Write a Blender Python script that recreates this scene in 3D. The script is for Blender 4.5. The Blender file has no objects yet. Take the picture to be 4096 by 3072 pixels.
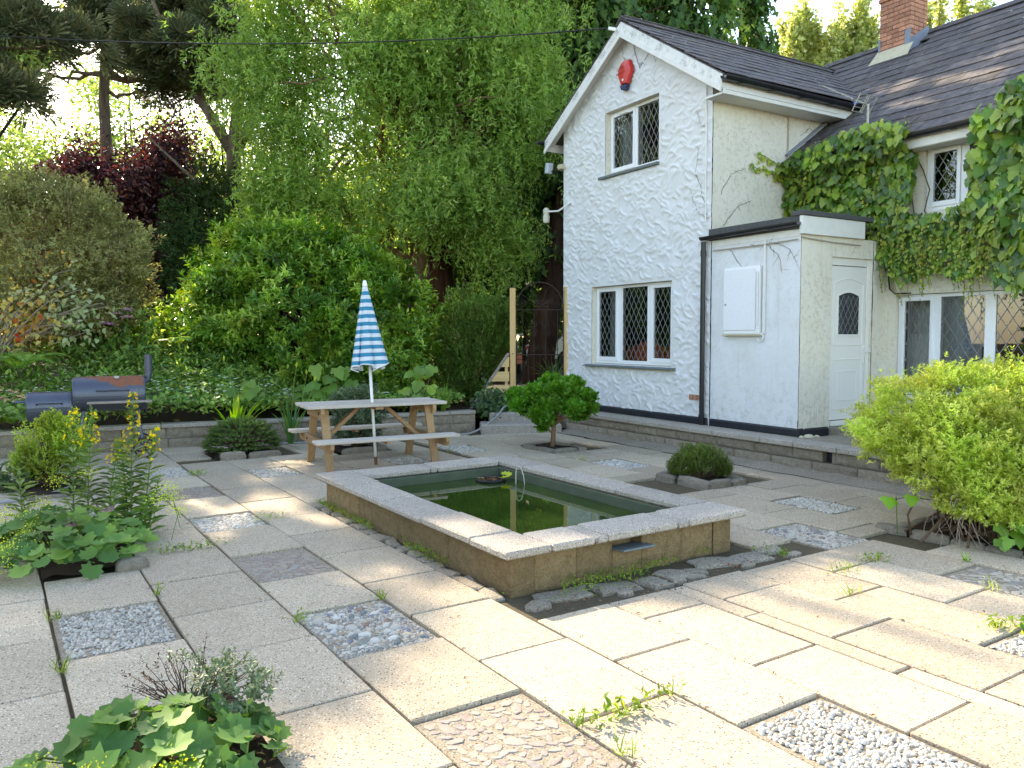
import bpy, math, random
import numpy as np
from mathutils import Vector, Matrix, Euler

random.seed(3)
rng = np.random.default_rng(11)
R = math.radians
scene = bpy.context.scene
C = scene.collection

# ------------------------------------------------------------------ camera, sky, sun, exposure
cam_d = bpy.data.cameras.new('camera')
cam = bpy.data.objects.new('camera', cam_d)
C.objects.link(cam)
cam_d.sensor_fit = 'HORIZONTAL'
cam_d.sensor_width = 36.0
cam_d.lens = 28.09
cam_d.clip_start = 0.05
cam_d.clip_end = 600.0
PITCH, ROLL = 0.0600207, 0.0024811
_f = Vector((0, math.cos(PITCH), -math.sin(PITCH)))
_r = Vector((1, 0, 0))
_dn = -_r.cross(_f)
_r2 = _r * math.cos(ROLL) + _dn * math.sin(ROLL)
_d2 = _dn * math.cos(ROLL) - _r * math.sin(ROLL)
M = Matrix((( _r2.x, -_d2.x, -_f.x, 0.0), (_r2.y, -_d2.y, -_f.y, 0.0), (_r2.z, -_d2.z, -_f.z, 1.6), (0, 0, 0, 1)))
cam.matrix_world = M
scene.camera = cam

SUN_EL = R(32.0)
SUN_H = np.array([-0.582, 0.814]) / np.hypot(0.582, 0.814)          # horizontal direction towards the sun
SUN = np.array([SUN_H[0] * math.cos(SUN_EL), SUN_H[1] * math.cos(SUN_EL), math.sin(SUN_EL)])
world = bpy.data.worlds.new('World')
scene.world = world
world.use_nodes = True
wnt = world.node_tree
wnt.nodes.clear()
sky = wnt.nodes.new('ShaderNodeTexSky')
sky.sky_type = 'NISHITA'
sky.sun_disc = False
sky.sun_elevation = SUN_EL
sky.sun_rotation = math.atan2(SUN_H[0], SUN_H[1])
sky.air_density = 1.0
sky.dust_density = 0.8
sky.ozone_density = 1.5
bg = wnt.nodes.new('ShaderNodeBackground')
bg.inputs['Strength'].default_value = 0.15
wo = wnt.nodes.new('ShaderNodeOutputWorld')
wnt.links.new(sky.outputs[0], bg.inputs[0])
wnt.links.new(bg.outputs[0], wo.inputs[0])

sun_d = bpy.data.lights.new('sun', 'SUN')
sun_d.energy = 2.7
sun_d.angle = R(0.55)
sun_d.color = (1.0, 0.93, 0.80)
sun = bpy.data.objects.new('sun', sun_d)
C.objects.link(sun)
sun.rotation_euler = Vector((-SUN[0], -SUN[1], -SUN[2])).to_track_quat('-Z', 'Y').to_euler()

vs = scene.view_settings
scene.display_settings.display_device = 'sRGB'
vs.view_transform = 'Standard'
vs.look = 'None'
vs.gamma = 1.0
vs.exposure = 2.3
vs.use_white_balance = True
vs.white_balance_temperature = 7900
vs.white_balance_tint = 10
vs.use_curve_mapping = False
cy = scene.cycles
cy.max_bounces = 8
cy.diffuse_bounces = 4
cy.glossy_bounces = 3
cy.transmission_bounces = 5
cy.transparent_max_bounces = 12
cy.caustics_reflective = False
cy.caustics_refractive = False
cy.sample_clamp_indirect = 8.0
cy.use_denoising = True
cy.use_adaptive_sampling = True
cy.adaptive_threshold = 0.012

# ------------------------------------------------------------------ frames of the place
PYAW, HYAW = 0.581259, 0.539690          # paving and house directions


def pw(x, y, z=0.0):
    return (x * math.cos(PYAW) - y * math.sin(PYAW), x * math.sin(PYAW) + y * math.cos(PYAW), z)


def hw(x, y, z=0.0):
    return (x * math.cos(HYAW) - y * math.sin(HYAW), x * math.sin(HYAW) + y * math.cos(HYAW), z)


# ------------------------------------------------------------------ objects
def link(o, parent=None):
    C.objects.link(o)
    if parent is not None:
        o.parent = parent
    return o


def tag(o, label=None, cat=None, group=None, kind=None):
    if label: o['label'] = label
    if cat: o['category'] = cat
    if group: o['group'] = group
    if kind: o['kind'] = kind
    return o


OFF = {}


def thing(name, label, cat, loc=(0, 0, 0), rz=0.0, group=None, off=(0, 0, 0), kind=None):
    o = bpy.data.objects.new(name, None)
    o.empty_display_size = 0.2
    link(o)
    o.location = loc
    o.rotation_euler = (0, 0, rz)
    tag(o, label, cat, group, kind)
    OFF[o.name] = off
    return o


def off_of(p):
    while p is not None:
        if p.name in OFF:
            return OFF[p.name]
        p = p.parent
    return (0, 0, 0)


def _chbox():
    idx, V = {}, []
    for sx in (-1, 1):
        for sy in (-1, 1):
            for sz in (-1, 1):
                for a in range(3):
                    idx[(sx, sy, sz, a)] = len(V)
                    V.append((sx, sy, sz, a))
    F = []
    for a in range(3):
        b, c = (a + 1) % 3, (a + 2) % 3
        for s in (-1, 1):
            q = []
            for (u, v) in ((-1, -1), (1, -1), (1, 1), (-1, 1)):
                k = [0, 0, 0]; k[a] = s; k[b] = u; k[c] = v
                q.append(idx[(k[0], k[1], k[2], a)])
            F.append(q if s > 0 else q[::-1])
        for u in (-1, 1):                      # edges along axis a, between faces b and c
            for v in (-1, 1):
                k = [0, 0, 0]; k[b] = u; k[c] = v
                k0 = list(k); k0[a] = -1
                k1 = list(k); k1[a] = 1
                q = [idx[(*k0, b)], idx[(*k1, b)], idx[(*k1, c)], idx[(*k0, c)]]
                F.append(q if u * v < 0 else q[::-1])
    for sx in (-1, 1):
        for sy in (-1, 1):
            for sz in (-1, 1):
                q = [idx[(sx, sy, sz, a)] for a in range(3)]
                F.append(q if sx * sy * sz > 0 else q[::-1])
    return V, F


CHV, CHF = _chbox()


class MB:
    def __init__(s):
        s.v, s.f, s.m = [], [], []

    def add(s, V, F, m=0):
        b = len(s.v)
        s.v.extend([tuple(map(float, p)) for p in V])
        s.f.extend([tuple(b + i for i in q) for q in F])
        s.m.extend([m] * len(F))
        return s

    def box(s, c, size, ch=0.0, rot=None, m=0):
        h = [d / 2 for d in size]
        if ch <= 0:
            V = [(x * h[0], y * h[1], z * h[2]) for x in (-1, 1) for y in (-1, 1) for z in (-1, 1)]
            F = [(0, 1, 3, 2), (4, 6, 7, 5), (0, 4, 5, 1), (2, 3, 7, 6), (0, 2, 6, 4), (1, 5, 7, 3)]
        else:
            ch = min(ch, min(h) * 0.9)
            V = []
            for (x, y, z, a) in CHV:
                k = [h[0] - ch, h[1] - ch, h[2] - ch]
                k[a] = h[a]
                V.append((x * k[0], y * k[1], z * k[2]))
            F = CHF
        if rot is not None:
            V = [rot @ Vector(p) for p in V]
        V = [(p[0] + c[0], p[1] + c[1], p[2] + c[2]) for p in V]
        return s.add(V, F, m)

    def span(s, lo, hi, ch=0.0, m=0):
        return s.box([(a + b) / 2 for a, b in zip(lo, hi)], [abs(b - a) for a, b in zip(lo, hi)], ch, None, m)

    def bar(s, p0, p1, w, h, ch=0.0, up=(0, 0, 1), m=0):
        p0, p1 = Vector(p0), Vector(p1)
        x = (p1 - p0).normalized()
        y = Vector(up).cross(x)
        if y.length < 1e-4:
            y = Vector((0, 1, 0)).cross(x)
        y.normalize()
        z = x.cross(y)
        rot = Matrix((x, y, z)).transposed()
        return s.box((p0 + p1) / 2, ((p1 - p0).length, w, h), ch, rot, m)

    def tube(s, pts, rad, n=8, cap=True, m=0):
        P = [Vector(p) for p in pts]
        if not hasattr(rad, '__len__'):
            rad = [rad] * len(P)
        V, F = [], []
        side = None
        for i, p in enumerate(P):
            d = (P[min(i + 1, len(P) - 1)] - P[max(i - 1, 0)])
            if d.length < 1e-9: d = Vector((0, 0, 1))
            d.normalize()
            if side is None:
                side = d.orthogonal().normalized()
            else:
                side = side - d * side.dot(d)
                side = side.normalized() if side.length > 1e-6 else d.orthogonal().normalized()
            o = d.cross(side)
            for k in range(n):
                a = 2 * math.pi * k / n
                V.append(p + (side * math.cos(a) + o * math.sin(a)) * rad[i])
        for i in range(len(P) - 1):
            for k in range(n):
                a, b = i * n + k, i * n + (k + 1) % n
                F.append((a, b, b + n, a + n))
        if cap:
            F.append(tuple(range(n))[::-1])
            F.append(tuple(range((len(P) - 1) * n, len(P) * n)))
        return s.add(V, F, m)

    def lathe(s, prof, n=16, c=(0, 0, 0), rot=None, m=0, cap=True):
        V, F = [], []
        for (r, z) in prof:
            for k in range(n):
                a = 2 * math.pi * k / n
                V.append(Vector((r * math.cos(a), r * math.sin(a), z)))
        for i in range(len(prof) - 1):
            for k in range(n):
                a, b = i * n + k, i * n + (k + 1) % n
                F.append((a, b, b + n, a + n))
        if cap:
            F.append(tuple(range(n))[::-1])
            F.append(tuple(range((len(prof) - 1) * n, len(prof) * n)))
        if rot is not None:
            V = [rot @ p for p in V]
        V = [p + Vector(c) for p in V]
        return s.add(V, F, m)

    def prism(s, poly, z0, z1, m=0, xf=None):
        n = len(poly)
        V = [(x, y, z0) for x, y in poly] + [(x, y, z1) for x, y in poly]
        if xf is not None:
            V = [xf(p) for p in V]
        F = [tuple(range(n))[::-1], tuple(range(n, 2 * n))]
        F += [(i, (i + 1) % n, n + (i + 1) % n, n + i) for i in range(n)]
        return s.add(V, F, m)

    def mesh(s, name, mats, off=(0, 0, 0), smooth=False):
        me = bpy.data.meshes.new(name)
        V = s.v if off == (0, 0, 0) else [(p[0] - off[0], p[1] - off[1], p[2] - off[2]) for p in s.v]
        me.from_pydata(V, [], s.f)
        if not isinstance(mats, (list, tuple)):
            mats = [mats]
        for k in mats:
            me.materials.append(k)
        if len(mats) > 1:
            me.polygons.foreach_set('material_index', s.m)
        if smooth:
            me.polygons.foreach_set('use_smooth', [True] * len(me.polygons))
        me.update()
        return me

    def build(s, name, mats, parent=None, smooth=False, off=None):
        if off is None:
            off = off_of(parent) if parent is not None else (0, 0, 0)
        o = bpy.data.objects.new(name, s.mesh(name, mats, off, smooth))
        return link(o, parent)


def inst(name, me, parent, loc=(0, 0, 0), rot=(0, 0, 0), sc=(1, 1, 1)):
    o = bpy.data.objects.new(name, me)
    link(o, parent)
    f = off_of(parent)
    o.location = (loc[0] - f[0], loc[1] - f[1], loc[2] - f[2])
    o.rotation_euler = rot
    o.scale = sc
    return o


def np_mesh(name, V, T, mat, parent=None, rnd=None, smooth=False, off=None):
    """One object out of numpy vertices (n,3) and triangles (m,3)."""
    if off is None:
        off = off_of(parent) if parent is not None else (0, 0, 0)
    V = np.asarray(V, np.float32) - np.asarray(off, np.float32)
    T = np.asarray(T, np.int32)
    me = bpy.data.meshes.new(name)
    me.vertices.add(len(V))
    me.vertices.foreach_set('co', V.ravel())
    me.loops.add(len(T) * 3)
    me.loops.foreach_set('vertex_index', T.ravel())
    me.polygons.add(len(T))
    me.polygons.foreach_set('loop_start', np.arange(0, len(T) * 3, 3, dtype=np.int32))
    if smooth:
        me.polygons.foreach_set('use_smooth', np.ones(len(T), bool))
    me.update(calc_edges=True)
    if rnd is not None:
        a = me.attributes.new('rnd', 'FLOAT', 'POINT')
        a.data.foreach_set('value', np.asarray(rnd, np.float32))
    me.materials.append(mat)
    o = bpy.data.objects.new(name, me)
    return link(o, parent)


def unit(a):
    return a / np.maximum(np.linalg.norm(a, axis=-1, keepdims=True), 1e-9)


# leaf outlines: u along the leaf, v across, w out of its plane
T_LEAF = (np.array([(0, 0, 0), (.45, .5, .10), (1, 0, -.06), (.45, -.5, .10)]), np.array([(0, 2, 1), (0, 3, 2)]))
T_WILLOW = (np.array([(0, 0, 0), (.35, .42, .05), (.35, -.5, .05), (.72, .05, .0), (.72, -.75, .0), (1, .6, -.1)]),
            np.array([(0, 2, 1), (1, 2, 4), (1, 4, 3), (3, 4, 5)]))
T_BLADE = (np.array([(0, .5, 0), (0, -.5, 0), (.5, -.42, .12), (.5, .42, .12), (1, 0, -.1)]), np.array([(0, 1, 2), (0, 2, 3), (3, 2, 4)]))
T_NEEDLES = (np.array([(0, 0, 0), (1, .10, 0), (.97, .02, .05), (0, 0, .02), (.92, .45, .1), (.86, .5, .05), (0, 0, -.02), (.92, -.4, -.1), (.86, -.46, .0),
                       (0, .02, 0), (.75, .1, .48), (.7, 0, .52), (0, -.02, 0), (.75, -.05, -.48), (.7, .1, -.52)]),
             np.arange(15).reshape(5, 3))
T_SPRAY = (np.array([(0, 0, 0), (.25, .22, .03), (.5, .10, 0), (.6, .5, .04), (.75, .12, -.02), (1, .08, -.1), (.85, -.16, -.04), (.6, -.5, .03), (.5, -.12, 0), (.25, -.25, .02)]),
           np.array([(0, 2, 1), (0, 8, 2), (0, 9, 8), (2, 4, 3), (2, 8, 4), (8, 6, 4), (8, 7, 6), (4, 6, 5)]))


def _fan(pts, mid):
    V = [mid] + pts
    n = len(pts)
    return np.array(V, float), np.array([(0, 1 + i, 1 + (i + 1) % n) for i in range(n)])


T_IVY = _fan([(0, 0, 0), (-.12, .28, .02), (.18, .5, -.10), (.42, .30, .0), (.55, .34, -.02), (1, .0, -.16), (.55, -.34, -.02), (.42, -.30, 0), (.18, -.5, -.10), (-.12, -.28, .02)], (.3, 0, .05))
T_HEART = _fan([(0, 0, 0), (-.12, .3, .03), (.2, .5, .02), (.6, .3, 0), (1, 0, -.08), (.6, -.3, 0), (.2, -.5, .02), (-.12, -.3, .03)], (.3, 0, -.03))
_scal = []
for _i in range(18):
    _a = -math.pi + 2 * math.pi * (_i + .5) / 18
    _rr = .5 if _i % 2 else .40
    if _i in (0, 17): _rr = .22
    _scal.append((.42 + _rr * math.cos(_a) * 1.05, _rr * 1.15 * math.sin(_a), .10 if _i % 2 else .03))
T_ROUND = _fan(_scal, (.4, 0, -.05))


def scatter(name, tmpl, P, X, Y, Z, mat, parent=None, rnd=None, smooth=False, off=None):
    """Copies of a small template, one per row of P, with axis vectors X, Y, Z (already scaled), joined in one mesh."""
    tv, tf = tmpl
    n, k = len(P), len(tv)
    if n == 0:
        return None
    V = (P[:, None, :] + tv[None, :, 0:1] * X[:, None, :] + tv[None, :, 1:2] * Y[:, None, :] + tv[None, :, 2:3] * Z[:, None, :]).reshape(-1, 3)
    T = (tf[None] + (np.arange(n) * k)[:, None, None]).reshape(-1, 3)
    if rnd is None:
        rnd = rng.random(n)
    return np_mesh(name, V, T, mat, parent, np.repeat(rnd, k), smooth, off)


def leaves(name, tmpl, P, D, N, L, W, mat, parent=None, rnd=None, smooth=False, off=None):
    """Leaves at P pointing along D with upper side N, length L and width W (arrays or numbers)."""
    n = len(P)
    D = unit(np.broadcast_to(D, (n, 3)))
    N = np.broadcast_to(N, (n, 3))
    S = unit(np.cross(N, D))
    N = np.cross(D, S)
    L = np.broadcast_to(np.asarray(L, float), (n,))[:, None]
    W = np.broadcast_to(np.asarray(W, float), (n,))[:, None]
    return scatter(name, tmpl, P, D * L, S * W, N * L, mat, parent, rnd, smooth, off)


def rdir(n):
    return unit(rng.normal(size=(n, 3)))


# value noise in 3-D for uneven outlines
_G = rng.random((32, 32, 32))


def vnoise(p, s=1.0):
    q = np.asarray(p, float) * s + 100.0
    i = np.floor(q).astype(int)
    f = q - i
    f = f * f * (3 - 2 * f)
    out = 0
    for dx in (0, 1):
        for dy in (0, 1):
            for dz in (0, 1):
                w = (f[..., 0] if dx else 1 - f[..., 0]) * (f[..., 1] if dy else 1 - f[..., 1]) * (f[..., 2] if dz else 1 - f[..., 2])
                out = out + w * _G[(i[..., 0] + dx) % 32, (i[..., 1] + dy) % 32, (i[..., 2] + dz) % 32]
    return out


# places on the ground that the sun reaches between the crowns (world metres)
SUNNY = [
    [(-3.9, 8.4), (-3.3, 8.9), (-2.4, 7.3), (-2.2, 5.8), (-2.7, 5.8)],
    [(-3.1, 8.8), (-2.1, 8.6), (-1.7, 7.3), (-0.8, 5.3), (-0.3, 4.5), (-1.0, 5.1), (-2.3, 7.0)],
    [(0.1, 4.5), (1.8, 5.3), (2.0, 6.4), (2.2, 7.4), (3.5, 7.5), (6.5, 6.5), (7.5, 4.0), (5.0, 1.0), (1.8, 1.0), (-0.2, 2.0), (-0.3, 3.1), (0.1, 3.5), (-0.7, 4.4)],
    [(0.6, 7.8), (2.3, 8.8), (3.8, 8.1), (2.7, 7.7), (2.1, 7.8), (0.8, 7.4)],
    [(-1.2, 13.2), (-0.0, 12.5), (0.9, 11.0), (0.3, 10.4), (-0.9, 11.0)],
    [(0.6, 5.9), (1.6, 7.1), (2.3, 7.3), (2.0, 6.3)],
    [(-9.0, 9.2), (-5.5, 9.6), (-4.0, 11.0), (-4.0, 13.5), (-9.0, 13.5)],
    [(-4.2, 13.0), (-3.6, 10.2), (-1.0, 8.9), (0.6, 10.6), (-1.0, 13.0)],
    [(11.4, 6.0), (11.6, 5.2), (11.0, 5.0), (10.7, 5.7)], [(11.1, 4.8), (11.2, 4.2), (10.5, 4.1), (10.5, 4.7)], [(10.0, 5.3), (10.3, 4.6), (9.9, 4.4), (9.6, 5.1)], [(10.6, 6.2), (10.8, 5.8), (10.3, 5.7), (10.2, 6.0)],
]


def in_poly(pt, poly):
    x, y = pt[:, 0], pt[:, 1]
    c = np.zeros(len(pt), bool)
    n = len(poly)
    for i in range(n):
        (x0, y0), (x1, y1) = poly[i], poly[(i + 1) % n]
        k = (y0 > y) != (y1 > y)
        c ^= k & (x < (x1 - x0) * (y - y0) / ((y1 - y0) if y1 != y0 else 1e-9) + x0)
    return c


def sun_gap(P, low=1.0, zl=9.4):
    """True for leaves that would stand between the sun and a sunny patch of the patio: crowns are open there."""
    t = P[:, 2] / SUN[2]
    g = P[:, :2] - SUN[None, :2] * t[:, None]
    w = np.c_[vnoise(np.c_[g, g[:, :1] * 0], 1.3), vnoise(np.c_[g, g[:, :1] * 0 + 7], 1.3)] - .5
    g = g + w * 0.7
    m = np.zeros(len(P), bool)
    for poly in SUNNY:
        m |= in_poly(g, poly)
    part = vnoise(P, 1.1) < np.where(P[:, 2] > zl, 2.0, low)
    return m & (P[:, 2] > 2.2) & part

# ------------------------------------------------------------------ materials
def lin(*c):
    return tuple(((x / 12.92) if x <= 0.04045 else ((x + 0.055) / 1.055) ** 2.4) for x in c)


class NT:
    def __init__(s, name):
        s.mat = bpy.data.materials.new(name)
        s.mat.use_nodes = True
        s.t = s.mat.node_tree
        s.t.nodes.clear()
        s.out = s.t.nodes.new('ShaderNodeOutputMaterial')

    def n(s, typ, ins=None, **kw):
        nd = s.t.nodes.new('ShaderNode' + typ)
        for k, v in kw.items():
            setattr(nd, k, v)
        for k, v in (ins or {}).items():
            sock = nd.inputs[k]
            if isinstance(v, bpy.types.NodeSocket):
                s.t.links.new(v, sock)
            elif isinstance(v, (tuple, list)) and len(v) == 3 and sock.type == 'RGBA':
                sock.default_value = (*v, 1)
            else:
                sock.default_value = v
        return nd

    def pos(s, scale=(1, 1, 1), obj=False, rot=(0, 0, 0)):
        if obj:
            c = s.n('TexCoord').outputs['Object']
        else:
            c = s.n('NewGeometry').outputs['Position']
        return s.n('Mapping', {'Vector': c, 'Scale': scale, 'Rotation': rot}).outputs[0]

    def noise(s, vec, scale, detail=4, rough=.55, dist=0.0):
        return s.n('TexNoise', {'Vector': vec, 'Scale': scale, 'Detail': detail, 'Roughness': rough, 'Distortion': dist}).outputs['Fac']

    def rng(s, v, a, b, c=0., d=1.):
        return s.n('MapRange', {'Value': v, 'From Min': a, 'From Max': b, 'To Min': c, 'To Max': d}).outputs[0]

    def mix(s, f, a, b, mode='MIX'):
        nd = s.n('Mix', data_type='RGBA', blend_type=mode)
        for i, v in ((0, f), (6, a), (7, b)):
            if isinstance(v, bpy.types.NodeSocket):
                s.t.links.new(v, nd.inputs[i])
            elif i == 0:
                nd.inputs[0].default_value = v
            else:
                nd.inputs[i].default_value = (*v, 1) if len(v) == 3 else v
        return nd.outputs[2]

    def math(s, op, a, b=0.0):
        return s.n('Math', {0: a, 1: b}, operation=op).outputs[0]

    def ramp(s, f, stops):
        nd = s.n('ValToRGB', {'Fac': f})
        e = nd.color_ramp.elements
        while len(e) < len(stops):
            e.new(.5)
        for k, (p, c) in zip(e, stops):
            k.position = p
            k.color = (*c, 1)
        return nd.outputs[0]

    def bump(s, h, strength=.5, dist=.01, normal=None):
        ins = {'Height': h, 'Strength': strength, 'Distance': dist}
        if normal is not None: ins['Normal'] = normal
        return s.n('Bump', ins).outputs[0]

    def objtint(s, col, amt=.12):
        r = s.n('ObjectInfo').outputs['Random']
        v = s.rng(r, 0, 1, 1 - amt, 1 + amt)
        return s.n('HueSaturation', {'Color': col, 'Value': v}).outputs[0]

    def done(s, col, rough=.8, bump=None, spec=.3, metal=0.0, **kw):
        ins = {'Base Color': col, 'Roughness': rough, 'Specular IOR Level': spec, 'Metallic': metal}
        if bump is not None: ins['Normal'] = bump
        ins.update(kw)
        p = s.n('BsdfPrincipled', ins)
        s.t.links.new(p.outputs[0], s.out.inputs[0])
        return s.mat


def plain(name, col, rough=.6, metal=0.0, spec=.4, var=.15, scale=6, bump=.0, bscale=60):
    t = NT(name)
    p = t.pos()
    n = t.noise(p, scale, 5)
    c = t.mix(n, tuple(x * (1 - var) for x in col), tuple(min(1, x * (1 + var)) for x in col))
    b = t.bump(t.noise(p, bscale, 3), bump, .004) if bump else None
    return t.done(c, rough, b, spec, metal)


def aggregate(name, base, dark, light, tint=.10, fine=220., stain=.35, bump=.35, moss=0.0):
    """Concrete with exposed aggregate: grain, dark and pale specks, stains."""
    t = NT(name)
    p = t.pos()
    grain = t.noise(p, fine, 2, .7)
    big = t.noise(p, 1.7, 5, .6)
    med = t.noise(p, 9, 4, .6)
    c = t.mix(t.rng(grain, .36, .64), tuple(x * .72 for x in base), tuple(min(1, x * 1.22) for x in base))
    v = t.n('TexVoronoi', {'Vector': p, 'Scale': 70.0, 'Randomness': 1.0})
    sel = t.math('MULTIPLY', t.math('LESS_THAN', v.outputs['Distance'], .33), t.math('LESS_THAN', t.n('SeparateColor', {0: v.outputs['Color']}).outputs[0], .36))
    c = t.mix(t.math('MULTIPLY', sel, .9), c, dark)
    g2 = t.noise(p, 62, 3, .75)
    c = t.mix(t.rng(g2, .50, .68, 0, .55), c, tuple(x * .55 for x in base))
    lichen = t.noise(p, 4.3, 7, .75)
    c = t.mix(t.math('MULTIPLY', t.rng(lichen, .60, .66), t.rng(g2, .40, .60, .1, .55)), c, (.20, .195, .17))
    c = t.mix(t.rng(t.noise(p, .8, 6, .7), .50, .70, 0, .45), c, tuple(x * y for x, y in zip(base, (.66, .64, .62))))
    v2 = t.n('TexVoronoi', {'Vector': p, 'Scale': 105.0})
    sel2 = t.math('MULTIPLY', t.math('LESS_THAN', v2.outputs['Distance'], .36), t.math('LESS_THAN', t.n('SeparateColor', {0: v2.outputs['Color']}).outputs[1], .28))
    c = t.mix(t.math('MULTIPLY', sel2, .8), c, light)
    c = t.mix(t.rng(big, .42, .72, 0, stain), c, tuple(x * .62 for x in base))
    c = t.mix(t.rng(med, .55, .75, 0, .25), c, tuple(x * y for x, y in zip(base, (.78, .70, .60))))
    if moss:
        c = t.mix(t.rng(t.noise(p, 3.1, 6, .7), .60, .70, 0, moss), c, (.07, .075, .03))
    c = t.objtint(c, tint)
    h = t.math('ADD', t.math('MULTIPLY', grain, .6), t.math('MULTIPLY', t.noise(p, 70, 3), .6))
    return t.done(c, .88, t.bump(h, bump, .006), .2)


def foliage(name, c0, c1, c2, trans=.38, rough=.45, spec=.35, tcol=None, var=.25):
    """Leaf blades: colour differs from leaf to leaf; light passes through."""
    t = NT(name)
    r = t.n('Attribute', attribute_name='rnd').outputs['Fac']
    c = t.ramp(r, [(0, c0), (.5, c1), (1, c2)])
    n = t.noise(t.pos(), 2.3, 2)
    c = t.n('HueSaturation', {'Color': c, 'Value': t.rng(n, .3, .7, 1 - var, 1 + var), 'Hue': t.rng(n, .3, .7, .49, .51)}).outputs[0]
    p = t.n('BsdfPrincipled', {'Base Color': c, 'Roughness': rough, 'Specular IOR Level': spec})
    tc = t.n('HueSaturation', {'Color': c, 'Value': 1.75, 'Saturation': 1.1, 'Hue': .49}).outputs[0] if tcol is None else tcol
    tr = t.n('BsdfTranslucent', {'Color': tc})
    mx = t.n('MixShader', {0: trans, 1: p.outputs[0], 2: tr.outputs[0]})
    t.t.links.new(mx.outputs[0], t.out.inputs[0])
    return t.mat


def bark(name, c0, c1, scale=9):
    t = NT(name)
    p = t.pos((1, 1, .16))
    n = t.noise(p, scale, 6, .65, .4)
    c = t.mix(t.rng(n, .35, .65), c0, c1)
    return t.done(c, .9, t.bump(n, .9, .03), .15)


def wood(name, c0, c1, axis=0, tint=.14):
    t = NT(name)
    sc = [14., 14., 14.]
    sc[axis] = 1.1
    tc = t.n('TexCoord').outputs['Object']
    r = t.n('ObjectInfo').outputs['Random']
    off = t.n('CombineXYZ', {0: t.math('MULTIPLY', r, 37.), 1: t.math('MULTIPLY', r, 11.), 2: 0.})
    v = t.n('VectorMath', {0: tc, 1: off.outputs[0]}, operation='ADD').outputs[0]
    m = t.n('Mapping', {'Vector': v, 'Scale': sc}).outputs[0]
    n = t.noise(m, 2.4, 7, .7, .8)
    n2 = t.noise(m, 11, 3, .6)
    c = t.mix(t.rng(n, .3, .7), c0, c1)
    c = t.mix(t.rng(n2, .55, .8, 0, .5), c, tuple(x * .5 for x in c0))
    c = t.objtint(c, tint)
    return t.done(c, .72, t.bump(n, .35, .004), .25)


# white sculpted render with weathering
def render_mat(name, base, dirt, flecks=0.0, blist=0.25, low_green=True):
    t = NT(name)
    p = t.pos()
    n = t.noise(p, 3.0, 6, .6)
    c = t.mix(t.rng(n, .35, .75), base, tuple(x * y for x, y in zip(base, (.93, .91, .86))))
    c = t.mix(t.rng(t.noise(p, 14, 5, .7), .60, .80, 0, .5), c, dirt)
    z = t.n('SeparateXYZ', {0: t.n('NewGeometry').outputs['Position']}).outputs[2]
    if low_green:
        f = t.math('MULTIPLY', t.rng(z, 1.3, .4, 0, 1), t.rng(t.noise(p, 11, 6, .75), .5, .72))
        c = t.mix(t.math('MULTIPLY', f, .55), c, (.22, .22, .16))
    if flecks:
        m = t.n('Mapping', {'Vector': p, 'Scale': (1, 1, 1)}).outputs[0]
        a = t.noise(m, 26, 3, .6, 3.0)
        b = t.noise(m, 1.0, 4)
        a = t.math('ABSOLUTE', t.math('SUBTRACT', a, .5))
        k = t.noise(m, 17, 3, .6)
        f = t.math('MULTIPLY', t.math('MULTIPLY', t.rng(a, .022, .008), t.rng(k, .50, .58)), t.rng(b, .30, .55))
        c = t.mix(t.math('MULTIPLY', f, flecks), c, (.10, .065, .035))
    ps = t.pos((7., 7., .55))
    c = t.mix(t.math('MULTIPLY', t.rng(t.noise(ps, 1.6, 5, .7), .55, .78), t.rng(t.noise(p, 1.3, 4), .40, .65, .05, .5)), c, tuple(x * .8 for x in dirt))
    h = t.math('ADD', t.noise(p, 38, 4, .6), t.math('MULTIPLY', t.noise(p, 7, 4), 1.2))
    return t.done(c, .8, t.bump(h, blist, .012), .25)


M_WALL = render_mat('white_sculpted_render', (.70, .71, .725), (.42, .39, .31), .25)
M_WALL2 = render_mat('bounce_warmed_render', (.76, .715, .61), (.40, .36, .28), .95, .4)  # cream warmth imitates light bounced up from the sunny terrace
M_WALL3 = render_mat('white_smooth_render', (.70, .715, .735), (.45, .43, .37), .35, .3)


def slate_mat():
    t = NT('weathered_roof_slate')
    p = t.pos()
    n = t.noise(p, 7, 7, .72)
    n2 = t.noise(p, 46, 4, .7)
    c = t.ramp(n, [(.3, (.045, .040, .042)), (.5, (.105, .092, .093)), (.7, (.185, .163, .155))])
    c = t.mix(t.rng(n2, .45, .7, 0, .55), c, (.14, .125, .12))
    c = t.mix(t.rng(t.noise(p, 2.0, 4), .5, .75, 0, .5), c, (.15, .115, .075))
    l = t.noise(p, 5.5, 3, .5, .6)
    c = t.mix(t.rng(l, .70, .73, 0, .8), c, (.48, .47, .44))
    c = t.objtint(c, .22)
    h = t.math('ADD', n2, t.math('MULTIPLY', n, .7))
    return t.done(c, .85, t.bump(h, .75, .012), .25)


M_SLATE = slate_mat()
M_LEAD = plain('grey_lead', (.20, .23, .28), .55, 0, .5, .25, 9, .3, 40)
M_BLACKP = plain('black_plastic', (.012, .012, .015), .35, 0, .5, .3, 12, .1)
M_FELT = plain('dark_roofing_felt', (.085, .088, .088), .9, 0, .2, .35, 20, .6, 160)
M_UPVC = plain('white_window_plastic', (.80, .81, .82), .3, 0, .5, .03, 3)
M_UPVCC = plain('cream_door_plastic', (.80, .78, .73), .32, 0, .5, .03, 3)
M_PAINTW = plain('weathered_white_paint', (.72, .71, .67), .6, 0, .3, .12, 9, .3, 50)


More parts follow.
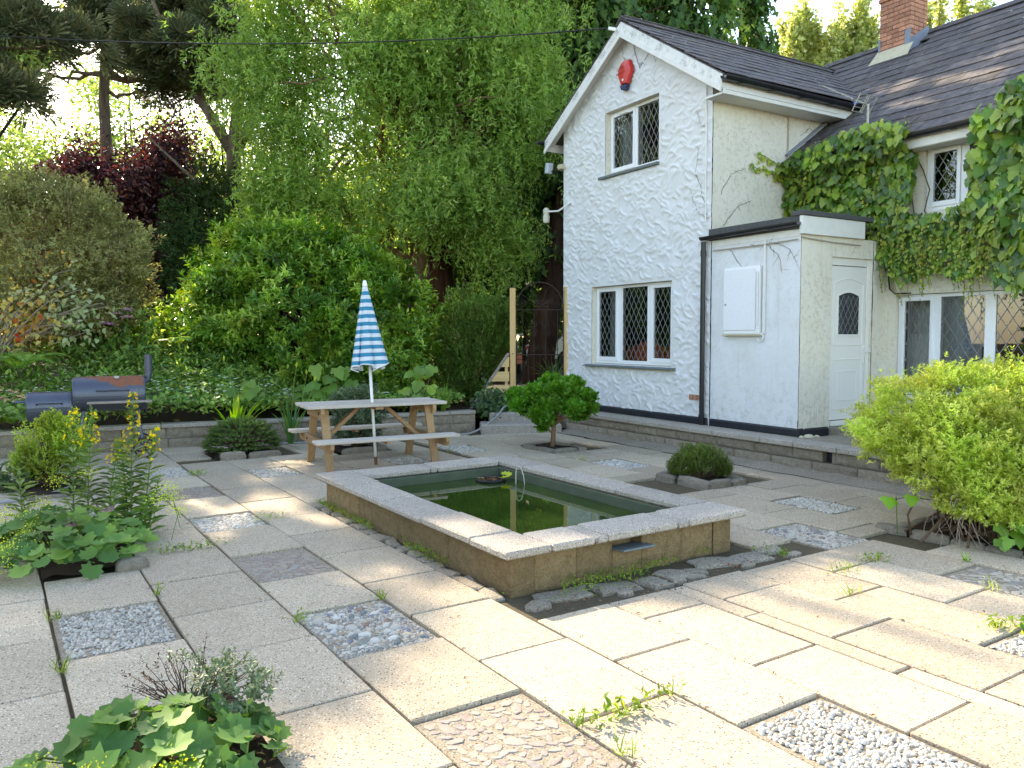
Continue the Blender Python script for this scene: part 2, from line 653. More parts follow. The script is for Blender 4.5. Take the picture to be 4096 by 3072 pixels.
def barge_mat():
    t = NT('mossy_white_board')
    p = t.pos()
    n = t.noise(p, 5, 6, .7)
    m = t.noise(p, 60, 4, .7)
    f = t.math('MULTIPLY', t.rng(n, .46, .62), t.rng(m, .42, .58))
    c = t.mix(t.math('MULTIPLY', f, .75), (.72, .72, .69), (.12, .13, .10))
    return t.done(c, .7, t.bump(m, .3, .004), .25)


M_BARGE = barge_mat()
M_PLINTH = plain('black_bitumen_paint', (.016, .018, .024), .5, 0, .4, .45, 15, .6, 50)
M_LEADCAME = plain('dull_lead_strip', (.30, .30, .30), .45, .4, .5, .1, 8)
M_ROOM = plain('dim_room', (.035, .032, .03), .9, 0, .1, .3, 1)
M_CURTAIN = plain('grey_curtain', (.33, .34, .34), .9, 0, .1, .2, 5)
M_CURTAINW = plain('pale_curtain', (.55, .54, .50), .9, 0, .1, .15, 5)
M_SOFA = plain('red_fabric', (.62, .11, .05), .9, 0, .1, .25, 9)


def glass_mat(name, refl=1.0, tint=(.8, .85, .85)):
    t = NT(name)
    fr = t.n('Fresnel', {'IOR': 1.55})
    f = t.math('MINIMUM', t.math('MULTIPLY', fr.outputs[0], 1.9 * refl), 1.0)
    g = t.n('BsdfGlossy', {'Color': (.9, .93, 1.0), 'Roughness': 0.012})
    tr = t.n('BsdfTransparent', {'Color': tint})
    mx = t.n('MixShader', {0: f, 1: tr.outputs[0], 2: g.outputs[0]})
    t.t.links.new(mx.outputs[0], t.out.inputs[0])
    return t.mat


M_GLASS = glass_mat('window_glass')


def brick_mat():
    t = NT('red_brick')
    p = t.pos()
    n = t.noise(p, 26, 5, .7)
    c = t.mix(t.rng(n, .35, .65), (.40, .165, .10), (.56, .275, .175))
    c = t.mix(t.rng(t.noise(p, 4, 4), .55, .75, 0, .6), c, (.22, .10, .07))
    c = t.objtint(c, .25)
    return t.done(c, .85, t.bump(n, .5, .008), .2)


M_BRICK = brick_mat()
M_MORTAR = plain('old_mortar', (.17, .135, .11), .95, 0, .1, .3, 30, .5, 120)
M_CEMENT = plain('yellowed_cement_flashing', (.52, .47, .33), .8, 0, .2, .25, 12, .4, 40)

M_PAVER = aggregate('exposed_aggregate_slab', (.455, .372, .272), (.09, .075, .06), (.74, .69, .60), .15, 190., .30, .35)
M_COPING = aggregate('granite_chip_coping', (.385, .340, .290), (.09, .08, .075), (.74, .70, .62), .10, 95., .28, .9)
M_SKIRT = aggregate('rough_concrete', (.30, .255, .195), (.08, .07, .055), (.55, .5, .43), .12, 60., .5, .8, .5)


def block_mat(name, a, b, moss=.3):
    t = NT(name)
    p = t.pos()
    n = t.noise(p, 16, 7, .72)
    n2 = t.noise(p, 85, 4, .75)
    c = t.mix(t.rng(n, .32, .68), a, b)
    c = t.mix(t.rng(n2, .52, .68, 0, .75), c, tuple(x * .35 for x in a))
    c = t.mix(t.rng(n2, .38, .30, 0, .6), c, (.62, .56, .46))
    c = t.mix(t.rng(t.noise(p, 2.2, 5, .7), .58, .74, 0, moss), c, (.075, .07, .045))
    c = t.objtint(c, .15)
    h = t.math('ADD', t.math('MULTIPLY', n, 1.6), n2)
    return t.done(c, .92, t.bump(h, 1.0, .022), .15)


M_BLOCK = block_mat('rock_faced_block', (.275, .225, .165), (.44, .375, .29))
M_PONDW = block_mat('ochre_rendered_block', (.25, .165, .082), (.38, .275, .15), .3)
M_STONE = block_mat('old_edging_stone', (.25, .21, .16), (.38, .33, .26), .35)
M_SOIL = plain('dark_soil', (.040, .026, .018), .95, 0, .1, .6, 40, 1.0, 90)
M_SAND = plain('mossy_joint_grit', (.105, .085, .055), .95, 0, .1, .5, 50, .8, 200)
M_PATHM = plain('gravel_path', (.23, .20, .165), .95, 0, .1, .4, 40, .8, 150)


def pebble_mat(name, stops, speck=.3, attr=False):
    t = NT(name)
    r = t.n('Attribute', attribute_name='rnd').outputs['Fac'] if attr else t.n('ObjectInfo').outputs['Random']
    nd = t.n('ValToRGB', {'Fac': r})
    nd.color_ramp.interpolation = 'CONSTANT'
    e = nd.color_ramp.elements
    while len(e) < len(stops): e.new(.5)
    for i, k in enumerate(stops):
        e[i].position = i / len(stops)
        e[i].color = (*k, 1)
    p = t.pos()
    n = t.noise(p, 60, 4, .7)
    c = t.mix(t.rng(n, .35, .7, 0, .45), nd.outputs[0], (.42, .37, .30))
    c = t.mix(t.rng(t.noise(p, 150, 3, .7), .58, .66, 0, speck), c, (.06, .05, .04))
    return t.done(c, .7, t.bump(n, .35, .006), .3)


M_COBBLE = pebble_mat('beach_cobble', [(0.541, 0.508, 0.451), (0.131, 0.164, 0.197), (0.476, 0.385, 0.271), (0.574, 0.549, 0.508), (0.090, 0.115, 0.123), (0.344, 0.238, 0.131), (0.426, 0.394, 0.344), (0.164, 0.180, 0.156), (0.508, 0.492, 0.467), (0.189, 0.090, 0.070), (0.607, 0.574, 0.508), (0.123, 0.139, 0.197)])
M_COBBLED = pebble_mat('dusky_cobble', [(0.344, 0.312, 0.271), (0.131, 0.115, 0.115), (0.426, 0.377, 0.312), (0.197, 0.156, 0.139), (0.287, 0.271, 0.254), (0.394, 0.295, 0.180), (0.164, 0.148, 0.156), (0.459, 0.426, 0.377)])
M_PEBW = pebble_mat('pale_pebble', [(0.558, 0.533, 0.492), (0.451, 0.418, 0.369), (0.508, 0.492, 0.467), (0.328, 0.312, 0.287), (0.574, 0.541, 0.476), (0.410, 0.410, 0.426)])
M_GRAVEL = pebble_mat('quartz_gravel', [(0.508, 0.467, 0.394), (0.590, 0.558, 0.492), (0.410, 0.353, 0.279), (0.541, 0.500, 0.435), (0.361, 0.312, 0.254), (0.607, 0.582, 0.541)], .25, True)
M_GRAVELG = pebble_mat('grey_gravel', [(.43, .39, .33), (.52, .475, .41), (.33, .295, .25), (.56, .52, .45), (.25, .23, .205), (.47, .40, .31)], .35, True)
M_FLAG = pebble_mat('mauve_flat_stone', [(0.246, 0.184, 0.164), (0.287, 0.221, 0.184), (0.205, 0.176, 0.172), (0.328, 0.246, 0.193), (0.279, 0.238, 0.209), (0.234, 0.164, 0.152), (0.246, 0.226, 0.213)], .12)
M_FLAGP = pebble_mat('pale_flat_stone', [(0.426, 0.369, 0.295), (0.476, 0.418, 0.344), (0.361, 0.312, 0.254), (0.246, 0.221, 0.197), (0.508, 0.451, 0.377)], .15)
M_MORT2 = aggregate('sandy_mortar', (.30, .25, .185), (.09, .075, .06), (.55, .5, .42), .05, 110., .4, .8, .25)

M_WOODT = wood('weathered_sky_pale_timber', (.40, .34, .285), (.56, .50, .43), 0)  # plank colour lightened for sky reflected off the weathered tops
M_WOODL = wood('brown_table_timber', (.27, .155, .075), (.43, .275, .145), 0)
M_WOODZ = wood('brown_leg_timber', (.26, .15, .07), (.42, .265, .135), 2)
M_PINEZ = wood('new_pine_post', (.50, .315, .135), (.66, .45, .215), 2, .08)
M_PINEX = wood('new_pine_slat', (.52, .34, .14), (.68, .48, .225), 0, .08)
M_WOODG = wood('grey_board', (.22, .18, .15), (.34, .285, .24), 0)
M_IRON = plain('rusty_wrought_iron', (.045, .03, .024), .7, .3, .4, .5, 30, .3, 90)
M_SMOKER = plain('dark_blue_grey_steel', (.085, .095, .125), .42, .5, .5, .25, 7, .1)


def rust_mat():
    t = NT('steel_with_rust_patch')
    p = t.pos()
    n = t.noise(p, 4.5, 7, .7, .5)
    z = t.n('SeparateXYZ', {0: t.n('TexCoord').outputs['Object']})
    f = t.math('ADD', n, t.math('ADD', t.rng(z.outputs[2], .80, 1.08, -.35, .22), t.rng(z.outputs[0], -.15, .25, -.22, .05)))
    r = t.rng(f, .50, .56)
    c = t.mix(r, (.085, .095, .125), t.mix(t.noise(p, 22, 5), (.15, .045, .022), (.27, .10, .05)))
    return t.done(c, t.rng(r, 0, 1, .42, .75), t.bump(n, .2, .005), .4, t.rng(r, 0, 1, .5, .0))


M_RUST = rust_mat()


def canvas_mat():
    t = NT('blue_and_white_striped_canvas')
    z = t.n('SeparateXYZ', {0: t.n('TexCoord').outputs['Object']}).outputs[2]
    s = t.math('FRACT', t.math('MULTIPLY', z, 10.4))
    f = t.math('LESS_THAN', s, .5)
    top = t.math('GREATER_THAN', z, 2.165)
    f = t.math('MULTIPLY', f, t.math('SUBTRACT', 1.0, top))
    w = t.noise(t.pos(), 240, 2)
    c = t.mix(f, (.78, .79, .83), t.mix(w, (.025, .24, .40), (.045, .31, .47)))
    p = t.n('BsdfPrincipled', {'Base Color': c, 'Roughness': .85, 'Specular IOR Level': .15, 'Normal': t.bump(t.noise(t.pos(), 30, 3), .25, .006)})
    tr = t.n('BsdfTranslucent', {'Color': c})
    mx = t.n('MixShader', {0: .25, 1: p.outputs[0], 2: tr.outputs[0]})
    t.t.links.new(mx.outputs[0], t.out.inputs[0])
    return t.mat


M_CANVAS = canvas_mat()
M_POLE = plain('white_painted_pole', (.74, .73, .68), .35, 0, .5, .06, 5)
M_RUSTY = plain('rusty_pole_end', (.20, .085, .04), .8, .2, .3, .5, 40, .3)


def water_mat():
    t = NT('green_pond_water')
    p = t.pos()
    n = t.noise(p, 9, 3)
    c = t.mix(t.rng(t.noise(p, 2.2, 4), .35, .65), (.016, .036, .006), (.034, .062, .010))
    return t.done(c, .02, t.bump(n, .05, .004), .5, 0.0, IOR=1.33)


M_WATER = water_mat()
M_LINER = plain('pale_green_pond_wall', (.075, .092, .062), .8, 0, .2, .45, 6, .4, 30)
M_SLATEB = plain('blue_grey_slate', (.13, .16, .165), .6, 0, .4, .35, 22, .5, 50)
M_RUBBER = plain('black_rubber', (.012, .012, .012), .5, 0, .3, .2, 8)
M_HOSE = plain('grey_hose', (.30, .30, .29), .5, 0, .4, .1, 8)
M_REDP = plain('red_alarm_plastic', (.60, .035, .030), .35, 0, .5, .06, 6)
M_REDD = plain('faded_red_lettering', (.36, .020, .022), .6, 0, .3, .05, 6)
M_BLUED = plain('dark_blue_plastic', (.014, .022, .085), .25, 0, .5, .1, 6)
M_WHITE = plain('white_plastic', (.80, .80, .77), .35, 0, .5, .05, 6)
M_ALU = plain('tarnished_aluminium', (.38, .37, .31), .5, .6, .5, .25, 20)
M_BLUEP = plain('blue_plastic', (.03, .16, .55), .4, 0, .5, .1, 6)
M_TRACT = plain('orange_red_paint', (.62, .085, .025), .35, 0, .5, .08, 4)
M_CARW = plain('white_car_paint', (.75, .77, .78), .25, 0, .5, .04, 3)
M_DARKGL = plain('dark_glass', (.02, .03, .04), .08, 0, .6, .1, 3)
M_CABLE = plain('black_cable', (.015, .015, .015), .5, 0, .3, .1, 3)
M_CABLEG = plain('grey_cream_cable', (.40, .35, .27), .6, 0, .3, .25, 20)
M_VINE = plain('dry_vine', (.10, .065, .04), .9, 0, .1, .3, 30)
M_STEM = plain('green_stem', (.12, .20, .04), .6, 0, .3, .3, 12)
M_TWIG = plain('brown_twig', (.11, .07, .045), .85, 0, .2, .4, 25)
M_TWIGG = plain('grey_twig', (.26, .21, .16), .85, 0, .2, .3, 25)

B_WILLOW = bark('willow_bark', (.12, .075, .045), (.27, .165, .095))
B_CYP = bark('cypress_bark', (.040, .022, .016), (.115, .062, .045), 7)
B_PINE = bark('pine_bark', (.13, .095, .07), (.26, .195, .14), 10)
B_DARK = bark('dark_bark', (.03, .022, .016), (.08, .06, .045))

L_WILLOW = foliage('willow_leaf', (.10, .19, .038), (.21, .33, .068), (.36, .47, .12), .45)
L_SHRUB = foliage('glossy_shrub_leaf', (.050, .135, .018), (.155, .30, .036), (.40, .53, .09), .36, .34, .5)
L_YELLOW = foliage('yellowing_leaf', (.45, .30, .02), (.55, .38, .03), (.50, .22, .03), .4)
L_GATES = foliage('small_dark_leaf', (0.061, 0.128, 0.022), (0.115, 0.209, 0.035), (0.216, 0.317, 0.068), .32)
L_PURPLE = foliage('purple_leaf', (0.025, 0.010, 0.015), (0.060, 0.020, 0.025), (0.163, 0.048, 0.027), .3, .35, .5)
L_GOLD = foliage('olive_gold_leaf', (.14, .145, .05), (.27, .265, .09), (.43, .42, .17), .34, .6)
L_PINE = foliage('pine_needle', (.040, .058, .026), (.085, .105, .045), (.20, .19, .085), .15, .6, .2)
L_YEW = foliage('yew_leaf', (0.020, 0.050, 0.014), (0.039, 0.087, 0.020), (0.084, 0.140, 0.031), .2)
L_CYP = foliage('cypress_spray', (0.025, 0.070, 0.017), (0.056, 0.126, 0.025), (0.133, 0.224, 0.042), .25, .6)
L_POP = foliage('poplar_leaf', (.24, .29, .08), (.38, .42, .13), (.54, .54, .24), .45, .35, .5)
L_FAR = foliage('far_leaf', (.085, .15, .035), (.18, .27, .06), (.36, .43, .12), .5)
L_COVER = foliage('ground_cover_leaf', (.055, .135, .030), (.145, .27, .050), (.33, .44, .10), .4)
L_FERN = foliage('fern_leaf', (0.084, 0.182, 0.035), (0.154, 0.280, 0.049), (0.280, 0.406, 0.070), .45)
L_AUT = foliage('autumn_leaf', (.42, .05, .02), (.58, .44, .12), (.40, .46, .24), .42)
L_IVY = foliage('creeper_leaf', (.035, .10, .020), (.12, .235, .032), (.32, .43, .055), .30, .32, .5)
L_IVYY = foliage('young_creeper_leaf', (0.144, 0.252, 0.036), (0.264, 0.372, 0.054), (0.432, 0.432, 0.072), .4)
L_HEBE = foliage('lime_shrub_leaf', (.22, .32, .045), (.40, .50, .075), (.62, .66, .19), .4, .5)
L_DWARF = foliage('dwarf_cypress_spray', (0.040, 0.144, 0.014), (0.081, 0.236, 0.021), (0.149, 0.333, 0.034), .3, .5)
L_JUNI = foliage('dwarf_spruce_needle', (0.026, 0.066, 0.017), (0.060, 0.126, 0.024), (0.156, 0.240, 0.054), .2, .6)
L_HEATH = foliage('heather_needle', (0.048, 0.096, 0.014), (0.102, 0.168, 0.024), (0.228, 0.264, 0.048), .25)
L_MANTLE = foliage('mantle_leaf', (0.061, 0.143, 0.044), (0.110, 0.220, 0.055), (0.231, 0.363, 0.083), .35, .6, .2)
L_LOOSE = foliage('lance_leaf', (0.066, 0.138, 0.036), (0.120, 0.204, 0.042), (0.204, 0.300, 0.060), .35)
L_IRIS = foliage('strap_leaf', (.045, .13, .045), (.08, .19, .05), (.16, .30, .06), .4, .35)
L_LILY = foliage('bright_strap_leaf', (0.110, 0.264, 0.028), (0.176, 0.363, 0.033), (0.308, 0.440, 0.055), .45, .35)
L_SILVER = foliage('grey_green_leaf', (.075, .125, .065), (.13, .19, .095), (.20, .26, .14), .25)
L_DEAD = foliage('dead_brown_leaf', (.035, .020, .018), (.075, .04, .028), (.14, .075, .04), .1)
L_WEED = foliage('weed_leaf', (.07, .16, .02), (.15, .26, .03), (.30, .36, .05), .4)
L_LITTER = foliage('fallen_leaf', (.12, .055, .025), (.22, .10, .035), (.33, .21, .07), .2)
L_FLOWY = foliage('yellow_petal', (.70, .50, .01), (.78, .58, .015), (.80, .64, .03), .3, .6, .2)
L_FLOWG = foliage('lime_froth_flower', (.42, .48, .04), (.52, .56, .06), (.62, .62, .12), .3, .7, .2)
L_FLOWW = foliage('white_petal', (.70, .72, .64), (.78, .79, .72), (.80, .80, .78), .3, .6, .2)
L_FLOWP = foliage('pink_floret', (.55, .20, .40), (.62, .34, .46), (.60, .44, .36), .3, .6, .2)

# ------------------------------------------------------------------ ground and terrain
g = MB()
for i in range(-4, 5):
    for j in range(-4, 8):
        g.add([(i * 40, j * 40, -.10), (i * 40 + 40, j * 40, -.10), (i * 40 + 40, j * 40 + 40, -.10), (i * 40, j * 40 + 40, -.10)], [(0, 1, 2, 3)])
tag(g.build('ground', M_SOIL), kind='structure')

WL0, WL1 = Vector((-10.4, 8.93, 0)), Vector((-.62, 13.47, 0))        # face of the low wall behind the patio
WLD = (WL1 - WL0).normalized()
WLN = Vector((-WLD.y, WLD.x, 0))


def bed_h(x, y):
    """Height of the planted ground behind the low wall."""
    d = (x - WL0.x) * WLN.x + (y - WL0.y) * WLN.y
    return .27 + .035 * np.clip(d, 0, 12) + .10 * (vnoise(np.stack([x, y, x * 0], -1), .5) - .5) * np.clip(d, 0, 1)


nx, ny = 60, 44
gx, gy = np.meshgrid(np.linspace(0, 1, nx), np.linspace(0, 1, ny) ** 1.8)
bx = WL0.x + WLD.x * (gx * 11.2) + WLN.x * (.12 + gy * 60)
by = WL0.y + WLD.y * (gx * 11.2) + WLN.y * (.12 + gy * 60)
bx = bx + (gx - .5) * gy * 60
V = np.stack([bx, by, bed_h(bx, by)], -1).reshape(-1, 3)
ii = np.arange(nx * ny).reshape(ny, nx)
q = np.stack([ii[:-1, :-1], ii[:-1, 1:], ii[1:, 1:], ii[1:, :-1]], -1).reshape(-1, 4)
T = np.concatenate([q[:, [0, 1, 2]], q[:, [0, 2, 3]]])
o = np_mesh('garden_bed', V, T, M_SOIL, smooth=True)
tag(o, kind='structure')

# path beyond the gate
g = MB()
ring = [(-.55, 13.9), (1.6, 13.9), (2.2, 19), (4.0, 30), (-4.0, 30), (-1.6, 22), (-.75, 17)]
g.add([(x, y, .335 if y < 15 else .42 + .012 * (y - 15)) for x, y in ring], [tuple(range(len(ring)))])
tag(g.build('path', M_PATHM), kind='structure')
g = MB()
ring = [(1.2, 13.5), (60, -20), (60, 90), (10, 90), (3.5, 30), (1.6, 18)]
g.add([(x, y, .30) for x, y in ring], [tuple(range(len(ring)))])
tag(g.build('lawn', plain('rough_grass', (.05, .085, .02), .95, 0, .1, .5, 12, .6, 60)), kind='structure')

# ------------------------------------------------------------------ patio
g = MB()
g.add([(-4, -1.5, -.028), (9, -1.5, -.028), (9, 14, -.028), (-4, 14, -.028)], [(0, 1, 2, 3)])
patio = g.build('patio', M_SAND, off=(0, 0, 0))
patio.rotation_euler = (0, 0, PYAW)
OFF[patio.name] = (0, 0, 0)
tag(patio, kind='structure')

PAVER_CACHE = {}


def paver(x0, x1, y0, y1, dz=0.0):
    w, d = round(x1 - x0 - .014, 3), round(y1 - y0 - .014, 3)
    if w < .05 or d < .05:
        return
    if (w, d) not in PAVER_CACHE:
        PAVER_CACHE[(w, d)] = MB().box((0, 0, -.02), (w, d, .04), .006).mesh('paver', M_PAVER)
    inst('paver', PAVER_CACHE[(w, d)], patio, ((x0 + x1) / 2 + random.uniform(-.003, .003), (y0 + y1) / 2 + random.uniform(-.003, .003), dz + random.uniform(-.003, .004)),
         (R(random.uniform(-.35, .35)), R(random.uniform(-.35, .35)), R(random.uniform(-.35, .35))))


EXCL = [(2.52, 4.80, 3.62, 7.44), (.25, .83, 5.98, 7.52), (.25, .83, 9.05, 10.55), (.25, .83, 1.3, 3.62), (2.46, 3.28, 10.62, 11.55),
        (6.26, 6.84, 5.76, 6.58), (6.40, 6.97, 8.70, 9.54), (6.14, 9.2, -1.5, 3.72), (3.95, 4.65, 10.25, 10.95)]
PANELS = []
PER = .765


def cuts(start, lo, hi):
    k = start
    while k > lo: k -= PER
    out = []
    while k < hi + PER:
        out.append(round(k, 3)); k += PER
    return out


def beyond_wall(x, y):
    p = pw(x, y)
    d = (p[0] - WL0.x) * WLN.x + (p[1] - WL0.y) * WLN.y
    xh = x - .0416 * y
    return d > -.02 or xh > 7.64


STRIPS = [
    (-1.50, -.95, cuts(.2, -.8, 12), {}), (-.95, -.35, cuts(.45, -.8, 12.5), {}), (-.35, .25, cuts(.25, -.8, 12.5), {}),
    (.25, .83, [-.9, -.1, .6, 1.3, 3.62, 4.44, 5.20, 5.98, 7.52, 8.29, 9.05, 10.55, 11.3, 12.1, 12.9], {4.44: 'gravel', 7.52: 'cobble'}),
    (.83, 1.42, [-.5, .26, 1.02, 1.79, 2.55, 3.31, 4.10, 4.81, 5.53, 6.29, 7.05, 7.77, 8.53, 9.28, 10.05, 10.8, 11.55, 12.3, 13.0], {}),
    (1.42, 1.98, [-.85, -.1, .66, 1.42, 2.17, 2.93, 3.70, 4.47, 5.18, 5.91, 6.75, 7.39, 8.27, 8.95, 9.68, 10.45, 11.2, 11.95, 12.7], {2.17: 'flag', 3.70: 'cobble', 5.18: 'flag', 6.75: 'cobble', 8.27: 'flag', 9.68: 'gravel'}),
    (1.98, 2.53, [-.5, .26, 1.02, 1.78, 2.55, 3.32, 4.09, 4.79, 5.58, 6.3, 7.0, 7.81, 8.59, 9.4, 10.11, 11.0, 11.65, 12.4, 13], {}),
    (2.53, 3.06, [-.9, -.12, .64, 1.40, 2.16, 2.94, 3.68, 7.44, 8.2, 9.03, 9.75, 10.62, 11.55, 12.3], {1.40: 'gravel', 9.03: 'gravel'}),
    (3.06, 3.55, [-.55, .22, .98, 1.75, 2.53, 3.30, 3.75, 7.44, 8.0, 8.75, 9.5, 10.25, 11.0, 11.75, 12.4], {}),
    (3.55, 3.69, [-.6, .3, 1.2, 2.1, 3.0, 3.7, 7.44, 8.3, 9.2, 10.1, 11.0, 11.9], {}),
    (3.69, 4.24, [-.5, .25, 1.01, 1.77, 2.53, 3.28, 3.64, 7.44, 8.2, 8.95, 9.7, 10.3, 11.1, 11.9], {}),
    (4.24, 4.74, [-.9, -.2, .53, 1.30, 2.05, 2.90, 3.62, 7.44, 8.3, 9.06, 9.60, 10.4, 11.2, 11.9], {1.30: 'gravel', 9.06: 'gravel'}),
    (4.74, 5.24, [-.5, .25, 1.0, 1.74, 2.50, 3.26, 3.97, 4.7, 5.45, 6.2, 7.0, 7.75, 8.5, 9.25, 10.0, 10.8, 11.6], {}),
    (5.24, 5.76, [-.9, -.2, .55, 1.3, 2.1, 2.83, 3.62, 4.33, 5.1, 5.85, 6.6, 7.4, 8.15, 8.8, 9.48, 10.22, 11.0, 11.8], {2.1: 'flagp', 3.62: 'cobbled', 9.48: 'gravel'}),
    (5.76, 6.28, [-.6, .16, .93, 1.7, 2.46, 3.21, 3.94, 4.70, 5.43, 6.15, 6.9, 7.65, 8.41, 9.2, 10.0, 10.8, 11.6], {}),
    (6.28, 6.76, [3.72, 4.33, 5.04, 5.76, 6.58, 7.22, 7.92, 8.70, 9.54, 10.3, 11.05], {4.33: 'gravel', 7.22: 'pebble'}),
    (6.76, 7.27, [3.72, 4.65, 5.40, 6.16, 6.92, 7.68, 8.44, 9.2, 9.96, 10.7, 11.4], {}),
    (7.27, 7.66, [3.72, 4.4, 5.3, 6.2, 7.1, 8.0, 8.9, 9.8, 10.7, 11.4], {}),
]
for (x0, x1, ys, special) in STRIPS:
    for ya, yb in zip(ys[:-1], ys[1:]):
        kind = special.get(ya)
        sh = max(0.0, .03 * (ya - 4.5)) if x0 > 5.0 and ya > 4.5 else 0.0
        a, b = x0 + sh, x1 + sh
        if kind:
            PANELS.append((kind, a, b, ya, yb))
            continue
        ya2, yb2 = ya, yb
        skip = False
        for (ex0, ex1, ey0, ey1) in EXCL:
            ox, oy = min(b, ex1) - max(a, ex0), min(yb2, ey1) - max(ya2, ey0)
            if ox > .03 and oy > .03:
                if ox > .85 * (b - a) and oy > .85 * (yb2 - ya2):
                    skip = True
                elif oy >= .75 * (yb2 - ya2) and ox < .6 * (b - a):
                    if ex0 > a: b = ex0
                    else: a = ex1
                else:
                    if ey0 > ya2: yb2 = ey0
                    else: ya2 = ey1
        if skip or beyond_wall((a + b) / 2, (ya2 + yb2) / 2) or yb2 - ya2 < .1 or b - a < .07:
            continue
        paver(a, b, ya2, yb2)


# feature squares of pebbles, gravel and flat stones
def dome(seed, n=8, rings=(.0, .42, .80, 1.0), hs=(1.0, .90, .52, -.1)):
    rr = random.Random(seed)
    V = [(0, 0, hs[0] * .5)]
    jit = [rr.uniform(.82, 1.15) for _ in range(n)]
    for r, h in zip(rings[1:], hs[1:]):
        for k in range(n):
            a = 2 * math.pi * k / n
            V.append((r * .5 * jit[k] * math.cos(a), r * .5 * jit[k] * math.sin(a), h * .5))
    F = [(0, 1 + k, 1 + (k + 1) % n) for k in range(n)]
    for i in range(len(rings) - 2):
        for k in range(n):
            a, b = 1 + i * n + k, 1 + i * n + (k + 1) % n
            F += [(a, a + n, b + n, b)]
    m = MB(); m.add(V, F)
    return m


DOMES = {}


def dome_mesh(mat, seed, flat=False):
    k = (mat.name, seed, flat)
    if k not in DOMES:
        if flat:
            m = dome(seed + 50, 6, (0, .75, .93, 1.0), (.62, .60, .42, -.2))
        else:
            m = dome(seed)
        DOMES[k] = m.mesh('stone' if flat else 'cobble', mat, smooth=not flat)
    return DOMES[k]


def pack(x0, x1, y0, y1, dmin, dmax, tries=1500, fill=.92):
    """Dart throwing of ellipse-like stones in a rectangle."""
    out = []
    for _ in range(tries):
        d = dmin + (dmax - dmin) * random.random() ** 1.6
        x, y = random.uniform(x0 + d * .4, x1 - d * .4), random.uniform(y0 + d * .4, y1 - d * .4)
        if all((x - a) ** 2 + (y - b) ** 2 > ((d + e) / 2 * fill) ** 2 for a, b, e in out):
            out.append((x, y, d))
    return out


grav_tm = {}
for i in range(3):
    m = dome(80 + i, 5, (0, .62, 1.0), (.95, .70, -.15))
    tris = []
    for f in m.f:
        tris += [f] if len(f) == 3 else [(f[0], f[1], f[2]), (f[0], f[2], f[3])]
    grav_tm[i] = (np.array(m.v), np.array(tris))


def gravel_fill(panel, x0, x1, y0, y1, size, mat, name='gravel', z=-.02):
    n = int((x1 - x0) * (y1 - y0) / (size * size) * 2.3)
    n = min(n, 3200)
    P = np.c_[rng.uniform(x0 + .02, x1 - .02, n), rng.uniform(y0 + .02, y1 - .02, n), z + rng.uniform(-.002, .005, n)]
    a = rng.uniform(0, 6.28, n)
    s = size * rng.uniform(.65, 1.3, n)[:, None]
    el = rng.uniform(.6, .95, n)[:, None]
    tilt = rng.uniform(-.35, .35, (n, 2))
    X = np.c_[np.cos(a), np.sin(a), tilt[:, 0]] * s
    Y = np.c_[-np.sin(a), np.cos(a), tilt[:, 1]] * s * el
    Z = np.c_[-tilt[:, 0], -tilt[:, 1], np.ones(n)] * s * .7
    o = scatter(name, grav_tm[0], P, X, Y, Z, mat, panel, None, False)
    tag(o, kind='stuff')


NC = {'c': 0, 'f': 0}
for (kind, x0, x1, y0, y1) in PANELS:
    bed = MB()
    z = -.013
    bed.span((x0 + .008, y0 + .008, z - .03), (x1 - .008, y1 - .008, z), .004)
    nm = {'gravel': 'gravel_panel', 'cobble': 'cobble_panel', 'cobbled': 'cobble_panel', 'pebble': 'pebble_panel', 'flag': 'stone_panel', 'flagp': 'stone_panel'}[kind]
    pan = bed.build(nm, M_MORT2, patio)
    near = y0 < 5.5
    if kind in ('cobble', 'cobbled', 'pebble'):
        mat = {'cobble': M_COBBLE, 'cobbled': M_COBBLED, 'pebble': M_PEBW}[kind]
        mat = M_PEBW if (kind == 'cobble' and y0 > 6) else mat
        for (x, y, d) in pack(x0 + .03, x1 - .02, y0 + .03, y1 - .03, .036, .092 if kind == 'cobble' else .105, 2200, .80):
            ml = random.uniform(.62, .95)
            inst('cobble', dome_mesh(mat, random.randrange(6)), pan, (x, y, z - .004), (R(random.uniform(-14, 14)), R(random.uniform(-14, 14)), random.gauss(0.3, .7)), (d * 1.12, d * ml, d * random.uniform(.42, .62)))
        gravel_fill(pan, x0, x1, y0, y1, .022, M_GRAVELG, 'grit', z - .004)
    elif kind in ('flag', 'flagp'):
        mat = M_FLAG if kind == 'flag' else M_FLAGP
        for (x, y, d) in pack(x0 + .03, x1 - .03, y0 + .03, y1 - .03, .035, .088, 1500, .88):
            inst('stone', dome_mesh(mat, random.randrange(6), True), pan, (x, y, z), (R(random.uniform(-5, 5)), R(random.uniform(-5, 5)), random.uniform(0, 6.28)), (d * 1.35, d * random.uniform(.6, .95), .010))
    else:
        big = y0 < 1.9
        mat = M_GRAVEL if (x0 > 2.2 and y0 < 5.5) else M_GRAVELG
        gravel_fill(pan, x0 + .02, x1 - .02, y0 + .02, y1 - .02, .025 if big else (.024 if y0 < 6 else .032), mat, 'gravel', z + .001)

